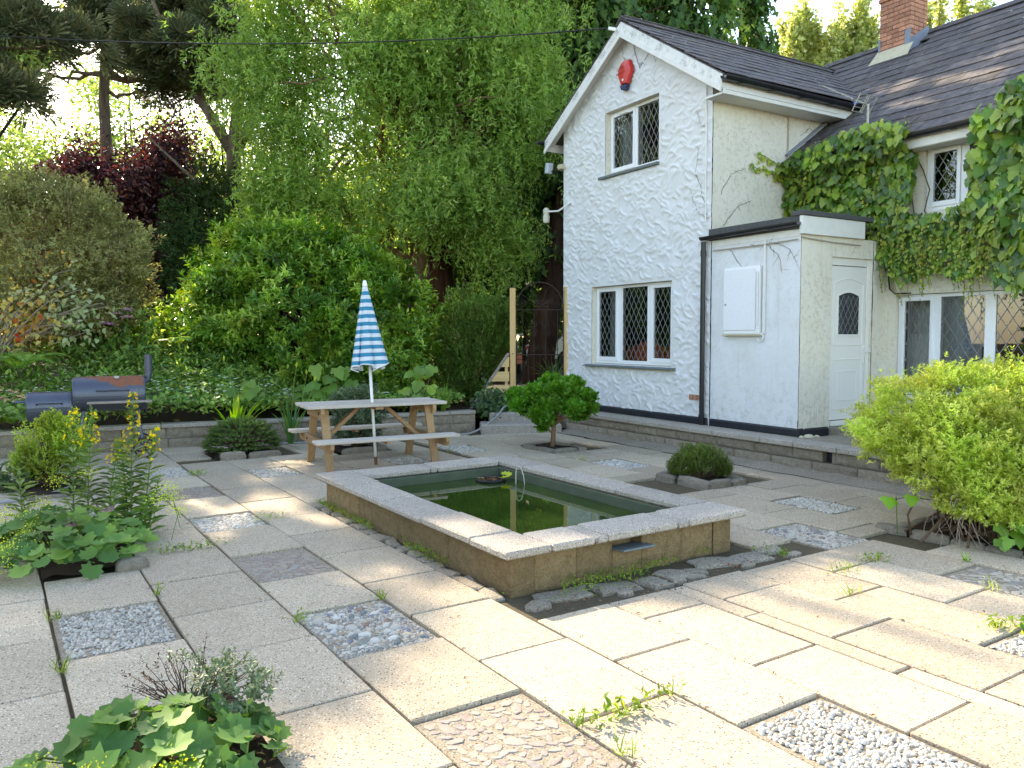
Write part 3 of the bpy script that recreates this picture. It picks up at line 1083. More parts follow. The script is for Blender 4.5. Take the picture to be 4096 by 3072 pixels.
# mortared skirt at the foot of the house terrace wall
sk = MB()
yy = np.linspace(2.0, 11.0, 40)
V, F = [], []
for i, y in enumerate(yy):
    w = .30 + .03 * math.sin(i * 1.7) + random.uniform(-.02, .02)
    V += [(*hw(7.70, y)[:2], .05 + random.uniform(-.01, .015)), (*hw(7.70 - w * .5, y)[:2], .022), (*hw(7.70 - w, y)[:2], .006)]
for i in range(len(yy) - 1):
    for k in (0, 1):
        a = i * 3 + k
        F.append((a, a + 3, a + 4, a + 1))
sk.add(V, F)
tag(sk.build('mortar_skirt', M_SKIRT, smooth=True), kind='structure')

# ------------------------------------------------------------------ raised pond
pond = thing('garden_pond', 'raised rectangular garden pond with pale stone coping and ochre block sides', 'pond', pw(3.65, 5.68), PYAW, off=(3.65, 5.68, 0))
PX0, PX1, PY0, PY1 = 2.66, 4.65, 4.08, 7.28          # outside of the block walls
IX0, IX1, IY0, IY1 = 2.93, 4.45, 4.36, 7.02          # inside of the coping
ZT = .29


def rough_block(lo, hi, mat, name, parent, face, amp=.012, nu=12, nv=5, ch=.010):
    """A rock-faced block: a box whose outward face is an uneven grid."""
    m = MB()
    m.span(lo, hi, ch)
    ax = face[0]; s = face[1]
    u = (ax + 1) % 3 if ax != 0 else 1
    v = 2
    if ax == 1: u = 0
    V, F = [], []
    seed = random.uniform(0, 50)
    for j in range(nv + 1):
        for i in range(nu + 1):
            p = [0, 0, 0]
            p[u] = lo[u] + (hi[u] - lo[u]) * i / nu
            p[v] = lo[v] + (hi[v] - lo[v]) * j / nv
            edge = min(i, nu - i, j, nv - j)
            n = float(vnoise(np.array([p[0] * 1.0 + seed, p[1], p[2]]), 16)) * .6 + float(vnoise(np.array([p[0] + seed, p[1], p[2] + 9]), 42)) * .4
            d = -.004 if edge == 0 else amp * (.25 + 1.5 * n) * (.7 if edge == 1 else 1)
            p[ax] = (hi[ax] if s > 0 else lo[ax]) + s * d
            V.append(tuple(p))
    for j in range(nv):
        for i in range(nu):
            a = j * (nu + 1) + i
            q = (a, a + 1, a + nu + 2, a + nu + 1)
            F.append(q)
    m.add(V, F)
    return m.build(name, mat, parent)


def wall_run(axis, s, fixed, a0, a1, z0, z1, n, depth, mat, parent, name='wall_block', amp=.010):
    cutsx = [a0 + (a1 - a0) * i / n + (random.uniform(-.04, .04) if 0 < i < n else 0) for i in range(n + 1)]
    for i in range(n):
        g = .0015
        if axis == 0:
            lo = (fixed - depth if s > 0 else fixed, cutsx[i] + g, z0)
            hi = (fixed if s > 0 else fixed + depth, cutsx[i + 1] - g, z1)
        else:
            lo = (cutsx[i] + g, fixed - depth if s > 0 else fixed, z0)
            hi = (cutsx[i + 1] - g, fixed if s > 0 else fixed + depth, z1)
        rough_block(lo, hi, mat, name, parent, (axis, s), amp)


wall_run(0, -1, PX0, PY0 + .001, PY1 - .001, -.03, ZT - .052, 4, .18, M_PONDW, pond)
wall_run(0, 1, PX1, PY0 + .001, PY1 - .001, -.03, ZT - .052, 4, .18, M_PONDW, pond)
for (xa, xb, n) in ((PX0 + .19, 3.49, 2), (3.76, PX1 - .19, 2)):
    wall_run(1, -1, PY0, xa, xb, -.03, ZT - .052, n, .17, M_PONDW, pond)
rough_block((3.494, PY0, -.03), (3.756, PY0 + .17, .145), M_PONDW, 'wall_block', pond, (1, -1), .010)
rough_block((PX0 + .001, PY0 - .004, -.03), (PX0 + .186, PY0 + .002, ZT - .052), M_PONDW, 'wall_block', pond, (1, -1), .006, 6)
rough_block((PX1 - .186, PY0 - .004, -.03), (PX1 - .001, PY0 + .002, ZT - .052), M_PONDW, 'wall_block', pond, (1, -1), .006, 6)
wall_run(1, 1, PY1, PX0 + .19, PX1 - .19, -.03, ZT - .052, 4, .17, M_PONDW, pond)
MB().span((3.52, PY0 + .10, .145), (3.74, PY0 + .168, ZT - .053)).build('recess_back', M_PONDW, pond)
m = MB(); m.box((3.64, PY0 - .015, .158), (.285, .19, .013), .003, Matrix.Rotation(R(-5), 3, 'X'))
m.build('slate_shelf', M_SLATEB, pond)
# lining
ln = MB()
for lo, hi in (((PX0 + .186, PY0 + .176, -.05), (IX0 + .035, PY1 - .176, ZT - .056)), ((IX1 - .035, PY0 + .176, -.05), (PX1 - .186, PY1 - .176, ZT - .056)),
               ((IX0 + .037, PY0 + .176, -.05), (IX1 - .037, IY0 + .04, ZT - .056)), ((IX0 + .037, IY1 - .05, -.05), (IX1 - .037, PY1 - .176, ZT - .056))):
    ln.span(lo, hi)
ln.build('pond_lining', M_LINER, pond)


def cope(x0, x1, y0, y1, dz=0.0):
    m = MB()
    g = .0045
    m.span((x0 + g, y0 + g, ZT - .05), (x1 - g, y1 - g, ZT + dz), .011)
    m.build('coping_stone', M_COPING, pond)


OX0, OX1, OY0, OY1 = 2.575, 4.745, 3.99, 7.37
for ya, yb, d in ((OY0, 4.44, 0), (4.44, 5.15, .003), (5.15, 5.90, -.006), (5.90, 6.64, .0)):
    cope(OX0 + random.uniform(-.006, .006), IX0, ya, yb, d)
cope(OX0 + .004, IX0 + .005, 6.64, OY1, .006)
for ya, yb, d in ((4.37, 5.18, 0), (5.18, 5.90, -.003), (5.90, 6.60, .002), (6.60, OY1, 0)):
    cope(IX1, OX1, ya, yb, d)
for xa, xb, d in ((IX0, 3.28, .001), (3.28, 3.39, -.004), (3.39, 4.03, .003), (4.03, 4.14, -.003), (4.14, OX1, .002)):
    cope(xa, xb, OY0 + random.uniform(-.006, .006), IY0 if xa < 4.1 else 4.37, d)
for xa, xb, d in ((IX0 + .005, 3.65, 0), (3.65, 3.73, -.004), (3.73, IX1, .002)):
    cope(xa, xb, IY1, OY1, d)

w = MB()
w.add([(IX0 + .03, IY0 + .035, .155), (IX1 - .03, IY0 + .035, .155), (IX1 - .03, IY1 - .045, .155), (IX0 + .03, IY1 - .045, .155)], [(0, 1, 2, 3)])
wat = w.build('water', M_WATER)
wat.rotation_euler = (0, 0, PYAW)
tag(wat, kind='structure')

# planting basket ring floating near the far end, with dead leaves and one lily leaf
bk = thing('planting_basket', 'black ring basket with dead leaves floating in the green pond', 'basket', pw(4.16, 6.72, .155), 0)
pts = [(.135 * math.cos(a), .135 * math.sin(a), .012) for a in np.linspace(0, 2 * math.pi, 25)]
MB().tube(pts, .016, 8, False).build('rim', M_RUBBER, bk)
MB().lathe([(.125, -.03), (.128, .004)], 20).build('basket_side', M_RUBBER, bk)
n = 26
a = rng.uniform(0, 6.28, n); r = .11 * np.sqrt(rng.random(n))
leaves('dead_leaves', T_LEAF, np.c_[r * np.cos(a), r * np.sin(a), rng.uniform(.004, .03, n)], np.c_[rdir(n)[:, :2], rng.uniform(-.3, .3, n)], np.c_[rng.normal(0, .4, (n, 2)), np.ones(n)], .06, .03, L_LITTER, bk)
leaves('lily_leaf', T_ROUND, np.array([(.10, -.03, .04), (.13, .02, .05)]), np.array([(1, -.3, .15), (.6, .8, .2)]), np.array([(0, 0, 1.), (.2, 0, 1)]), .11, .11, L_FLOWG, bk)

# thin arching fountain jet, drawn as a pale tube
fp = MB()
fp.tube([(0, 0, -.05), (0, 0, .10), (.008, -.004, .15), (.03, -.015, .17), (.055, -.03, .15), (.075, -.04, .08), (.085, -.045, 0)], [.006] * 4 + [.005] * 3, 8)  # arching water jet, modelled as a solid pale tube
o = fp.build('fountain_jet', plain('pale_water_jet', (.42, .42, .36), .3, 0, .6, .05, 5))
o.location = pw(4.30, 6.48, .155)
tag(o, 'thin bent fountain pipe standing out of the pond water', 'jet')

# broken bedding stones round the foot of the pond


def slab_stone(seed, n=9, top=.5, rough=.16):
    rr = random.Random(seed)
    sup = [(abs(math.cos(2 * math.pi * k / n)) ** 4 + abs(math.sin(2 * math.pi * k / n)) ** 4) ** -.25 for k in range(n)]
    jit = [sup[k] * rr.uniform(1 - rough, 1 + rough * .4) for k in range(n)]
    V = [(0, 0, top)]
    for sc, h in ((.55, 1.0), (.90, .86), (1.0, .45), (1.02, -.6)):
        for k in range(n):
            a = 2 * math.pi * k / n
            r = .5 * sc * jit[k] * rr.uniform(.95, 1.05)
            V.append((r * math.cos(a), r * math.sin(a), top * h + rr.uniform(-.06, .06)))
    F = [(0, 1 + k, 1 + (k + 1) % n) for k in range(n)]
    for i in range(3):
        for k in range(n):
            a, b = 1 + i * n + k, 1 + i * n + (k + 1) % n
            F.append((a, a + n, b + n, b))
    m = MB(); m.add(V, F)
    return m


stone_me = [slab_stone(300 + i, 8, .5, .34).mesh('bedding_stone', M_SKIRT) for i in range(7)]
rub = thing('bedding_stones', 'broken mossy bedding stones along the foot of the pond', 'stones', pw(3.65, 3.8), PYAW, off=(3.65, 3.8, 0))
spots = []
x = 2.62
while x < 4.75:
    d = random.uniform(.12, .46)
    spots.append((x + d / 2, 3.86 + random.uniform(-.05, .06), d, random.uniform(.12, .26))); x += d * .97
    if random.random() < .7: spots.append((x - random.uniform(0, .2), 3.70 + random.uniform(-.03, .03), random.uniform(.06, .2), random.uniform(.05, .10)))
y = 4.05
while y < 7.4:
    d = random.uniform(.14, .34)
    spots.append((2.585 + random.uniform(-.015, .02), y + d / 2, random.uniform(.10, .15), d)); y += d * .97
y = 3.9
for (x, y, dx, dy) in spots:
    inst('bedding_stone', random.choice(stone_me), rub, (x, y, -.024), (R(random.uniform(-3, 3)), R(random.uniform(-3, 3)), R(random.uniform(-14, 14)) + math.pi * random.randrange(2)), (dx * 1.08, dy * 1.08, .05))

# ------------------------------------------------------------------ low garden walls
lw = thing('garden_wall', 'low stained block wall holding back the planted bed behind the patio', 'wall', (WL0.x, WL0.y, 0), math.atan2(WLD.y, WLD.x))
LEN = (WL1 - WL0).length
x = 0.0
while x < LEN - .05:
    l = min(random.uniform(.55, .68), LEN - x)
    rough_block((x + .004, 0, -.03), (x + l - .004, .16, .13), M_BLOCK, 'wall_block', lw, (1, -1), .014, 10, 4)
    x += l
x = 0.0
while x < LEN - .05:
    l = min(random.uniform(.55, .68) if x else .3, LEN - x)
    rough_block((x + .004, .004, .134), (x + l - .004, .164, .285), M_BLOCK, 'wall_block', lw, (1, -1), .014, 10, 4)
    x += l
x = 0.0
while x < LEN - .05:
    l = min(random.uniform(.75, .95), LEN - x)
    MB().span((x + .003, -.03, .288), (x + l - .003, .24, .345), .010).build('coping_slab', M_COPING, lw)
    x += l

tw = thing('terrace_wall', 'low rock-faced block wall with coping in front of the white house', 'wall', hw(7.72, 2.0), HYAW, off=(7.72, 2.0, 0))
ends = [2.0, 2.7, 3.4, 4.0, 4.6, 5.25, 5.85, 6.4, 6.99, 7.64, 8.05, 8.41, 8.82, 9.24, 9.69, 10.2, 10.7, 11.08]
for ya, yb in zip(ends[:-1], ends[1:]):
    if abs(ya - 5.85) < .01:
        rough_block((7.722, ya + .125, .145), (7.86, yb - .005, .275), M_BLOCK, 'wall_block', tw, (0, -1), .016, 12, 5)
        MB().span((7.80, ya - .004, .145), (7.86, ya + .12, .275)).build('vent_recess', M_PLINTH, tw)
    else:
        rough_block((7.722, ya + .005, .145), (7.86, yb - .005, .275), M_BLOCK, 'wall_block', tw, (0, -1), .016, 12, 5)
ends = [2.0, 2.5, 3.1, 3.7, 4.3, 4.95, 5.5, 6.1, 6.7, 7.3, 7.85, 8.25, 8.62, 9.03, 9.47, 9.95, 10.45, 11.08]
for ya, yb in zip(ends[:-1], ends[1:]):
    rough_block((7.700, ya + .005, -.03), (7.86, yb - .005, .140), M_BLOCK, 'wall_block', tw, (0, -1), .018, 12, 5)
ends = [2.0, 2.8, 3.5, 4.25, 5.0, 5.75, 6.35, 6.85, 7.66, 8.70, 9.4, 10.3, 11.1]
for ya, yb in zip(ends[:-1], ends[1:]):
    MB().span((7.665, ya + .003, .279), (7.95, yb - .003, .345), .010).build('coping_slab', M_COPING, tw)

t = MB()
t.span((7.865, 1.0, .0), (8.20, 11.9, .322))
t.span((8.201, 1.0, .0), (10.0, 6.60, .325))
tr = t.build('terrace', M_SKIRT, off=(0, 0, 0))
tr.rotation_euler = (0, 0, HYAW)
tag(tr, kind='structure')

# steps up to the gate
m = MB()
st = thing('garden_steps', 'two worn aggregate steps leading up to the iron gate', 'steps', (.2, 13.2, 0), R(5), off=(0, 0, 0))
MB().span((-.72, -.10, -.03), (.62, .50, .145), .02).build('step', M_COPING, st)
MB().span((-.55, .36, .10), (.62, .95, .300), .02).build('step', M_COPING, st)

# ------------------------------------------------------------------ stone-edged planting squares
edge_me = [slab_stone(520 + i, 10, .9, .12).mesh('edging_stone', M_STONE, smooth=True) for i in range(6)]


def bed(name, label, x0, x1, y0, y1, sides='nsew', h=.10):
    b = thing(name, label, 'planting bed', pw((x0 + x1) / 2, (y0 + y1) / 2), PYAW, off=((x0 + x1) / 2, (y0 + y1) / 2, 0), group='stone-edged planting squares')
    n = 9
    xs, ys = np.meshgrid(np.linspace(x0, x1, n), np.linspace(y0, y1, n))
    zz = .012 + .03 * rng.random(xs.shape)
    V = np.stack([xs, ys, zz], -1).reshape(-1, 3)
    ii = np.arange(n * n).reshape(n, n)
    q = np.stack([ii[:-1, :-1], ii[:-1, 1:], ii[1:, 1:], ii[1:, :-1]], -1).reshape(-1, 4)
    np_mesh('soil', V, np.concatenate([q[:, [0, 1, 2]], q[:, [0, 2, 3]]]), M_SOIL, b)
    for s in sides:
        L = (x1 - x0) if s in 'ns' else (y1 - y0)
        p = 0.0
        while p < L - .05:
            l = min(random.uniform(.32, .60), L - p)
            c = p + l / 2
            if s == 's': q = (x0 + c, y0 + .03, 0)
            elif s == 'n': q = (x0 + c, y1 - .03, 0)
            elif s == 'w': q = (x0 + .03, y0 + c, 0)
            else: q = (x1 - .03, y0 + c, 0)
            inst('edging_stone', random.choice(edge_me), b, (q[0], q[1], .0), (0, 0, (0 if s in 'ns' else math.pi / 2) + R(random.uniform(-4, 4))), (l * .98, .10 + random.uniform(-.01, .02), h * random.uniform(.65, .9)))
            p += l
    return b


bed('planting_bed', 'stone-edged square of soil under the small clipped cypress tree', 6.40, 6.97, 8.70, 9.54, 'nsew', .08)
bed('planting_bed', 'stone-edged square of soil under the low heather bush by the wall', 6.26, 6.84, 5.76, 6.58, 'nsew', .10)
bed('planting_bed', 'stone-edged square of soil under the dwarf spruce mound', 2.46, 3.28, 10.62, 11.55, 's', .13)
bed('planting_bed', 'square of soil with one edging stone under the lady\'s mantle', .25, .84, 5.98, 7.52, '', .1)
bed('planting_bed', 'square of soil under the variegated box bush near the smoker', .25, .84, 9.05, 10.55, 's', .06)
bed('planting_bed', 'square of dark soil in the bottom left corner with seedlings', .25, .86, 1.3, 3.62, '', .1)
bed('planting_bed', 'stone-edged square of soil beneath the picnic table end', 3.95, 4.65, 10.25, 10.95, 'se', .12)
bb = thing('planting_bed', 'long earth bed with rough edge under the lime green bush', 'planting bed', pw(6.9, 2.3), PYAW, group='stone-edged planting squares', off=(6.9, 2.3, 0))
MB().span((6.16, -1.4, -.05), (9.0, 3.70, .03), .02).build('soil', M_SOIL, bb)
y = -.6
while y < 3.6:
    l = random.uniform(.22, .4)
    inst('edging_stone', random.choice(edge_me), bb, (6.18, y + l / 2, 0), (0, 0, math.pi / 2), (l, .12, .045)); y += l
x = 6.2
while x < 8.6:
    l = random.uniform(.22, .4)
    inst('edging_stone', random.choice(edge_me), bb, (x + l / 2, 3.68, 0), (0, 0, 0), (l, .12, .05)); x += l
o = inst('edging_stone', edge_me[1], None, pw(.79, 5.99, .0), (0, 0, PYAW + .05), (.21, .12, .085))
tag(o, 'loose brown stone at the corner of the lady\'s mantle patch', 'stone')

# ------------------------------------------------------------------ the house
GX, WY, XM = 8.25, 8.30, 10.0          # gable plane, side wall plane, main wall plane (house frame)
WY2 = 11.95
RY = 10.13
HB = .30
house = thing('house', 'white rendered cottage with gabled wing, porch, slate roof and creeper', 'house', hw(GX, WY, .0), HYAW, off=(GX, WY, 0))
SL = (6.55 - 5.18) / (RY - 8.0)        # roof slope of the wing


def wing_z(y):                          # underside of the wing roof
    return 6.47 - SL * abs(y - RY)


# gable wall with sculpted relief; the window holes are cut out of the grid
W_LO = (9.10, 11.10, 1.13, 2.43)
W_UP = (9.42, 10.74, 4.24, 5.27)
ys = np.unique(np.round(np.r_[np.arange(WY, WY2 + .01, .017), W_LO[:2], W_UP[:2], WY2, RY], 3))
zs = np.unique(np.round(np.r_[np.arange(HB, 6.5, .017), W_LO[2:], W_UP[2:]], 3))
YY, ZZ = np.meshgrid(ys, zs)
TOP = wing_z(YY)
ZC = np.minimum(ZZ, TOP)
H = np.zeros_like(YY)
for _ in range(1900):
    cy_, cz_ = rng.uniform(WY, WY2), rng.uniform(.3, 6.3)
    L = rng.uniform(.045, .14); th = rng.uniform(-.9, .9) + (math.pi if rng.random() < .5 else 0); k = rng.uniform(1.5, 5)
    i0, i1 = np.searchsorted(ys, [cy_ - .3, cy_ + .3]); j0, j1 = np.searchsorted(zs, [cz_ - .3, cz_ + .3])
    if i1 - i0 < 2 or j1 - j0 < 2: continue
    dy, dz = YY[j0:j1, i0:i1] - cy_, ZZ[j0:j1, i0:i1] - cz_
    u = dy * math.cos(th) + dz * math.sin(th); v = -dy * math.sin(th) + dz * math.cos(th) - k * u * u
    e = np.exp(-(u / L) ** 4)
    prof = np.where(v > 0, np.exp(-(v / .010) ** 2), np.exp(-(v / .040) ** 2))
    H[j0:j1, i0:i1] = np.maximum(H[j0:j1, i0:i1], rng.uniform(.010, .026) * e * prof)
H += .006 * (vnoise(np.stack([YY, ZZ, YY * 0], -1), 5) - .5)
for a in (W_LO, W_UP):
    m_ = (YY > a[0] - .05) & (YY < a[1] + .05) & (ZZ > a[2] - .05) & (ZZ < a[3] + .05)
    H[m_] *= .2
edge = (YY < WY + .02) | (YY > WY2 - .02)
H[edge] *= .3
XG = GX - H
V = np.stack([XG, YY, ZC], -1).reshape(-1, 3)
ny_, nz_ = len(ys), len(zs)
ii = np.arange(ny_ * nz_).reshape(nz_, ny_)
q = np.stack([ii[:-1, :-1], ii[1:, :-1], ii[1:, 1:], ii[:-1, 1:]], -1).reshape(-1, 4)
cyc = (YY[:-1, :-1] + YY[1:, 1:]).ravel() / 2
czc = (ZZ[:-1, :-1] + ZZ[1:, 1:]).ravel() / 2
keep = ZC[:-1, :-1].ravel() < wing_z(cyc) + .02
keep &= (ZC[1:, 1:].ravel() - ZC[:-1, :-1].ravel() > 1e-4) | (ZC[1:, :-1].ravel() - ZC[:-1, 1:].ravel() > 1e-4)
for a in (W_LO, W_UP):
    keep &= ~((cyc > a[0]) & (cyc < a[1]) & (czc > a[2]) & (czc < a[3]))
q = q[keep]
gw = np_mesh('wall', V, np.concatenate([q[:, [0, 1, 2]], q[:, [0, 2, 3]]]), M_WALL, house, smooth=True)
gw['label'] = 'gable wall with sculpted white render'
for a in (W_LO, W_UP):
    rv = MB()
    y0, y1, z0, z1 = a
    x0, x1 = GX + .004, GX + .11
    rv.add([(x0, y0, z0), (x1, y0, z0), (x1, y0, z1), (x0, y0, z1)], [(0, 1, 2, 3)])
    rv.add([(x0, y1, z0), (x1, y1, z0), (x1, y1, z1), (x0, y1, z1)], [(3, 2, 1, 0)])
    rv.add([(x0, y0, z1), (x1, y0, z1), (x1, y1, z1), (x0, y1, z1)], [(0, 1, 2, 3)])
    rv.add([(x0, y0, z0), (x1, y0, z0), (x1, y1, z0), (x0, y1, z0)], [(3, 2, 1, 0)])
    rv.build('window_reveal', M_WALL2, house)

# side wall of the wing, hidden far wall, main wall with window holes
sw = MB()
nx_, nz2 = 60, 50
V, F = [], []
for j in range(nz2 + 1):
    for i in range(nx_ + 1):
        x = GX + .003 + (12.6 - GX) * i / nx_
        z = 2.9 + (5.25 - 2.9) * j / nz2
        n = float(vnoise(np.array([x, z, 3.]), 6)) + .5 * float(vnoise(np.array([x, z, 7.]), 15))
        V.append((x, WY - .012 * n, z))
for j in range(nz2):
    for i in range(nx_):
        a = j * (nx_ + 1) + i
        F.append((a, a + 1, a + nx_ + 2, a + nx_ + 1))
sw.add(V, F)
o = sw.build('wall', M_WALL2, house, smooth=True)
o['label'] = 'side wall of the gabled wing, tinted warm for bounced light, with dead creeper marks'
bw = MB()
bw.add([(GX + .003, WY2, .3), (16, WY2, .3), (16, WY2, 5.3), (GX + .003, WY2, 5.3)], [(0, 1, 2, 3)])
bw.add([(16, 2, .3), (16, 2, 6.5), (16, WY2, 6.5), (16, WY2, .3)], [(0, 1, 2, 3)])
bw.build('wall', M_WALL3, house)['label'] = 'plain far wall'
W_G = (3.4, 6.62, .80, 2.14)
W_B = (4.95, 6.27, 3.20, 4.02)
yl = sorted({1.5, 3.4, 4.95, 6.27, 6.62, WY})
zl = [.3, .80, 2.14, 3.20, 4.02, 4.35]
mw = MB()
for ya, yb in zip(yl[:-1], yl[1:]):
    for za, zb in zip(zl[:-1], zl[1:]):
        yc, zc = (ya + yb) / 2, (za + zb) / 2
        if any(a[0] < yc < a[1] and a[2] < zc < a[3] for a in (W_G, W_B)):
            continue
        mw.add([(XM, ya, za), (XM, ya, zb), (XM, yb, zb), (XM, yb, za)], [(0, 1, 2, 3)])
for a in (W_G, W_B):
    y0, y1, z0, z1 = a
    x0, x1 = XM, XM + .10
    for s in (y0, y1):
        mw.add([(x0, s, z0), (x1, s, z0), (x1, s, z1), (x0, s, z1)], [(0, 1, 2, 3)])
    for s in (z0, z1):
        mw.add([(x0, y0, s), (x1, y0, s), (x1, y1, s), (x0, y1, s)], [(0, 1, 2, 3)])
o = mw.build('wall', M_WALL2, house)
o['label'] = 'main warm-tinted wall behind the creeper'


# windows ------------------------------------------------------------
def lattice(m, x, y0, y1, z0, z1, dw, dh, r=.0030):
    """Diagonal lead strips clipped to the pane; x is the plane of the strips."""
    k = dh / dw
    for s in (1, -1):
        c = -((z1 - z0) / k + (y1 - y0)) if s > 0 else 0
        n = int(((y1 - y0) + (z1 - z0) / k) / dw) + 2
        for i in range(n):
            # line: y = ya + t*s, z = z0 + k*t
            ya = (y0 - (z1 - z0) / k + i * dw) if s > 0 else (y0 + i * dw)
            t0, t1 = 0.0, (z1 - z0) / k
            if s > 0:
                t0, t1 = max(t0, y0 - ya), min(t1, y1 - ya)
            else:
                t0, t1 = max(t0, ya - y1), min(t1, ya - y0)
            if t1 - t0 > .01:
                m.bar((x, ya + s * t0, z0 + k * t0), (x, ya + s * t1, z0 + k * t1), .0055, r * 2, 0, (1, 0, 0))


def window(xf, y0, y1, z0, z1, lights, name='window', depth=.07, fw=.045, dw=.118, dh=.195, mat=M_UPVC):
    """lights: list of (ya, yb, opening, bottom raise). xf is the outer plane of the frame."""
    f = MB()
    f.span((xf, y0, z0), (xf + depth, y0 + fw, z1), .004)
    f.span((xf, y1 - fw, z0), (xf + depth, y1, z1), .004)
    f.span((xf, y0 + fw, z1 - fw), (xf + depth, y1 - fw, z1), .004)
    f.span((xf, y0 + fw, z0), (xf + depth, y1 - fw, z0 + fw * 1.3), .004)
    for a, b in zip(lights[:-1], lights[1:]):
        f.span((xf, a[1], z0 + fw * 1.3), (xf + depth, b[0], z1 - fw), .004)
    win = f.build(name, mat, house)
    for (a, b, opening) in lights:
        za, zb = z0 + fw * 1.3, z1 - fw
        if opening:
            s = MB()
            e = .012
            sw_ = .052
            X0, X1 = xf - .018, xf - .001
            s.span((X0, a - e, za - e), (X1 + .03, a - e + sw_, zb + e), .004)
            s.span((X0, b + e - sw_, za - e), (X1 + .03, b + e, zb + e), .004)
            s.span((X0, a - e + sw_, zb + e - sw_), (X1 + .03, b + e - sw_, zb + e), .004)
            s.span((X0, a - e + sw_, za - e), (X1 + .03, b + e - sw_, za - e + sw_ * 1.25), .004)
            s.build('sash', mat, win)
            a, b, za, zb = a - e + sw_, b + e - sw_, za - e + sw_ * 1.25, zb + e - sw_
            xp = xf + .012
        else:
            xp = xf + .02
        MB().add([(xp, a, za), (xp, b, za), (xp, b, zb), (xp, a, zb)], [(3, 2, 1, 0)]).build('pane', M_GLASS, win)
        l = MB()
        lattice(l, xp - .004, a, b, za, zb, dw, dh)
        l.build('lead_lattice', M_LEADCAME, win)
    return win


wl = window(GX + .09, W_LO[0] + .005, W_LO[1] - .005, W_LO[2] + .005, W_LO[3] - .005, [(9.165, 9.64, True), (9.76, 10.385, False), (10.505, 11.04, True)])
wl['label'] = 'lower three-light leaded window of the gable'
wu = window(GX + .10, W_UP[0] + .005, W_UP[1] - .005, W_UP[2] + .005, W_UP[3] - .005, [(9.475, 10.04, False), (10.10, 10.68, True)])
wu['label'] = 'upper two-light leaded window of the gable'
MB().span((GX + .062, 10.25, 5.19), (GX + .082, 10.48, 5.205), .004).build('vent_strip', M_UPVC, wu)
wg = window(XM + .06, W_G[0] + .005, W_G[1] - .005, W_G[2] + .005, W_G[3] - .005,
            [(3.48, 4.16, True), (4.22, 4.68, False), (4.78, 5.34, False), (5.47, 6.03, False), (6.125, 6.56, True)], dw=.14, dh=.215)
wg['label'] = 'wide ground floor leaded window under the creeper'
wb = window(XM + .06, W_B[0] + .005, W_B[1] - .005, W_B[2] + .005, W_B[3] - .005, [(5.01, 5.72, False), (5.83, 6.21, True)], dw=.13, dh=.20)
wb['label'] = 'upper leaded window among the creeper'
# slate sills
sl = MB()
sill = sl.span((GX - .01, 8.98, 1.055), (GX + .08, 11.24, 1.085)).build('window_sill', M_CEMENT, house)
n = 12
for i in range(n):
    ya = 9.0 + (11.26 - 9.0) * i / n
    m = MB()
    dy = (11.26 - 9.0) / n
    m.box((GX - .005, ya + dy / 2, 1.108 + random.uniform(-.002, .002)), (.17, dy - .006, .014), .002, Matrix.Rotation(R(-13), 3, 'Y') @ Matrix.Rotation(R(6), 3, 'Z'))
    m.build('slate_tile', M_SLATEB, sill)
MB().span((GX - .055, 9.40, 4.195), (GX + .10, 10.88, 4.238), .006).build('window_sill', M_SLATEB, house)['label'] = 'upper slate sill'
MB().span((XM - .04, 3.38, .765), (XM + .09, 6.64, .80), .006).build('window_sill', M_UPVC, house)

# rooms behind the glass
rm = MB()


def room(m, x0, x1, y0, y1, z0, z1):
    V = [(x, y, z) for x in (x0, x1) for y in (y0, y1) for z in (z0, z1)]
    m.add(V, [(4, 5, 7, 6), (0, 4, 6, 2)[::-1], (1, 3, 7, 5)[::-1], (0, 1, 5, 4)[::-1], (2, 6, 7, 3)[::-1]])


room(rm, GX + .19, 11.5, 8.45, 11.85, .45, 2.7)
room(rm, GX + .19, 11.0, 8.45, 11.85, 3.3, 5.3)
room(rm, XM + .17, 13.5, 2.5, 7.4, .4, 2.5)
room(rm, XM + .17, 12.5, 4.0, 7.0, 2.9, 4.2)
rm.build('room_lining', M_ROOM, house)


def curtain(x, y0, y1, z0, z1, mat, name):
    m = MB()
    n = 26
    V, F = [], []
    for i in range(n + 1):
        y = y0 + (y1 - y0) * i / n
        dx = .018 * math.sin(i * 1.9) + .006 * math.sin(i * 4.3)
        V += [(x + dx, y, z0), (x + dx * .7, y, z1)]
    for i in range(n):
        F.append((2 * i, 2 * i + 2, 2 * i + 3, 2 * i + 1))
    m.add(V, F)
    o = m.build(name, mat, smooth=True, off=(0, 0, 0))
    o.rotation_euler = (0, 0, HYAW)
    return o


tag(curtain(GX + .32, 10.62, 10.98, 1.0, 2.45, M_CURTAIN, 'curtain'), 'grey curtain behind the left light of the lower gable window', 'curtain', 'curtains inside the windows')
tag(curtain(GX + .30, 10.15, 10.72, 4.1, 5.25, M_CURTAIN, 'curtain'), 'grey-green curtain behind the left light of the upper gable window', 'curtain', 'curtains inside the windows')
tag(curtain(XM + .30, 5.62, 6.15, .7, 2.2, M_CURTAIN, 'curtain'), 'grey curtain behind the middle light of the ground floor window', 'curtain', 'curtains inside the windows')
tag(curtain(XM + .30, 6.25, 6.62, .7, 2.2, M_CURTAINW, 'curtain'), 'pale curtain at the door end of the ground floor window', 'curtain', 'curtains inside the windows')
so = thing('sofa', 'red fabric sofa back seen through the lower gable window', 'sofa', hw(8.75, 9.65, .45), HYAW, off=(8.75, 9.65, .45))
MB().span((8.62, 9.15, .75), (8.84, 10.72, 1.42), .07).build('backrest', M_SOFA, so)
MB().span((8.845, 9.2, .6), (9.4, 10.67, .92), .06).build('seat', M_SOFA, so)
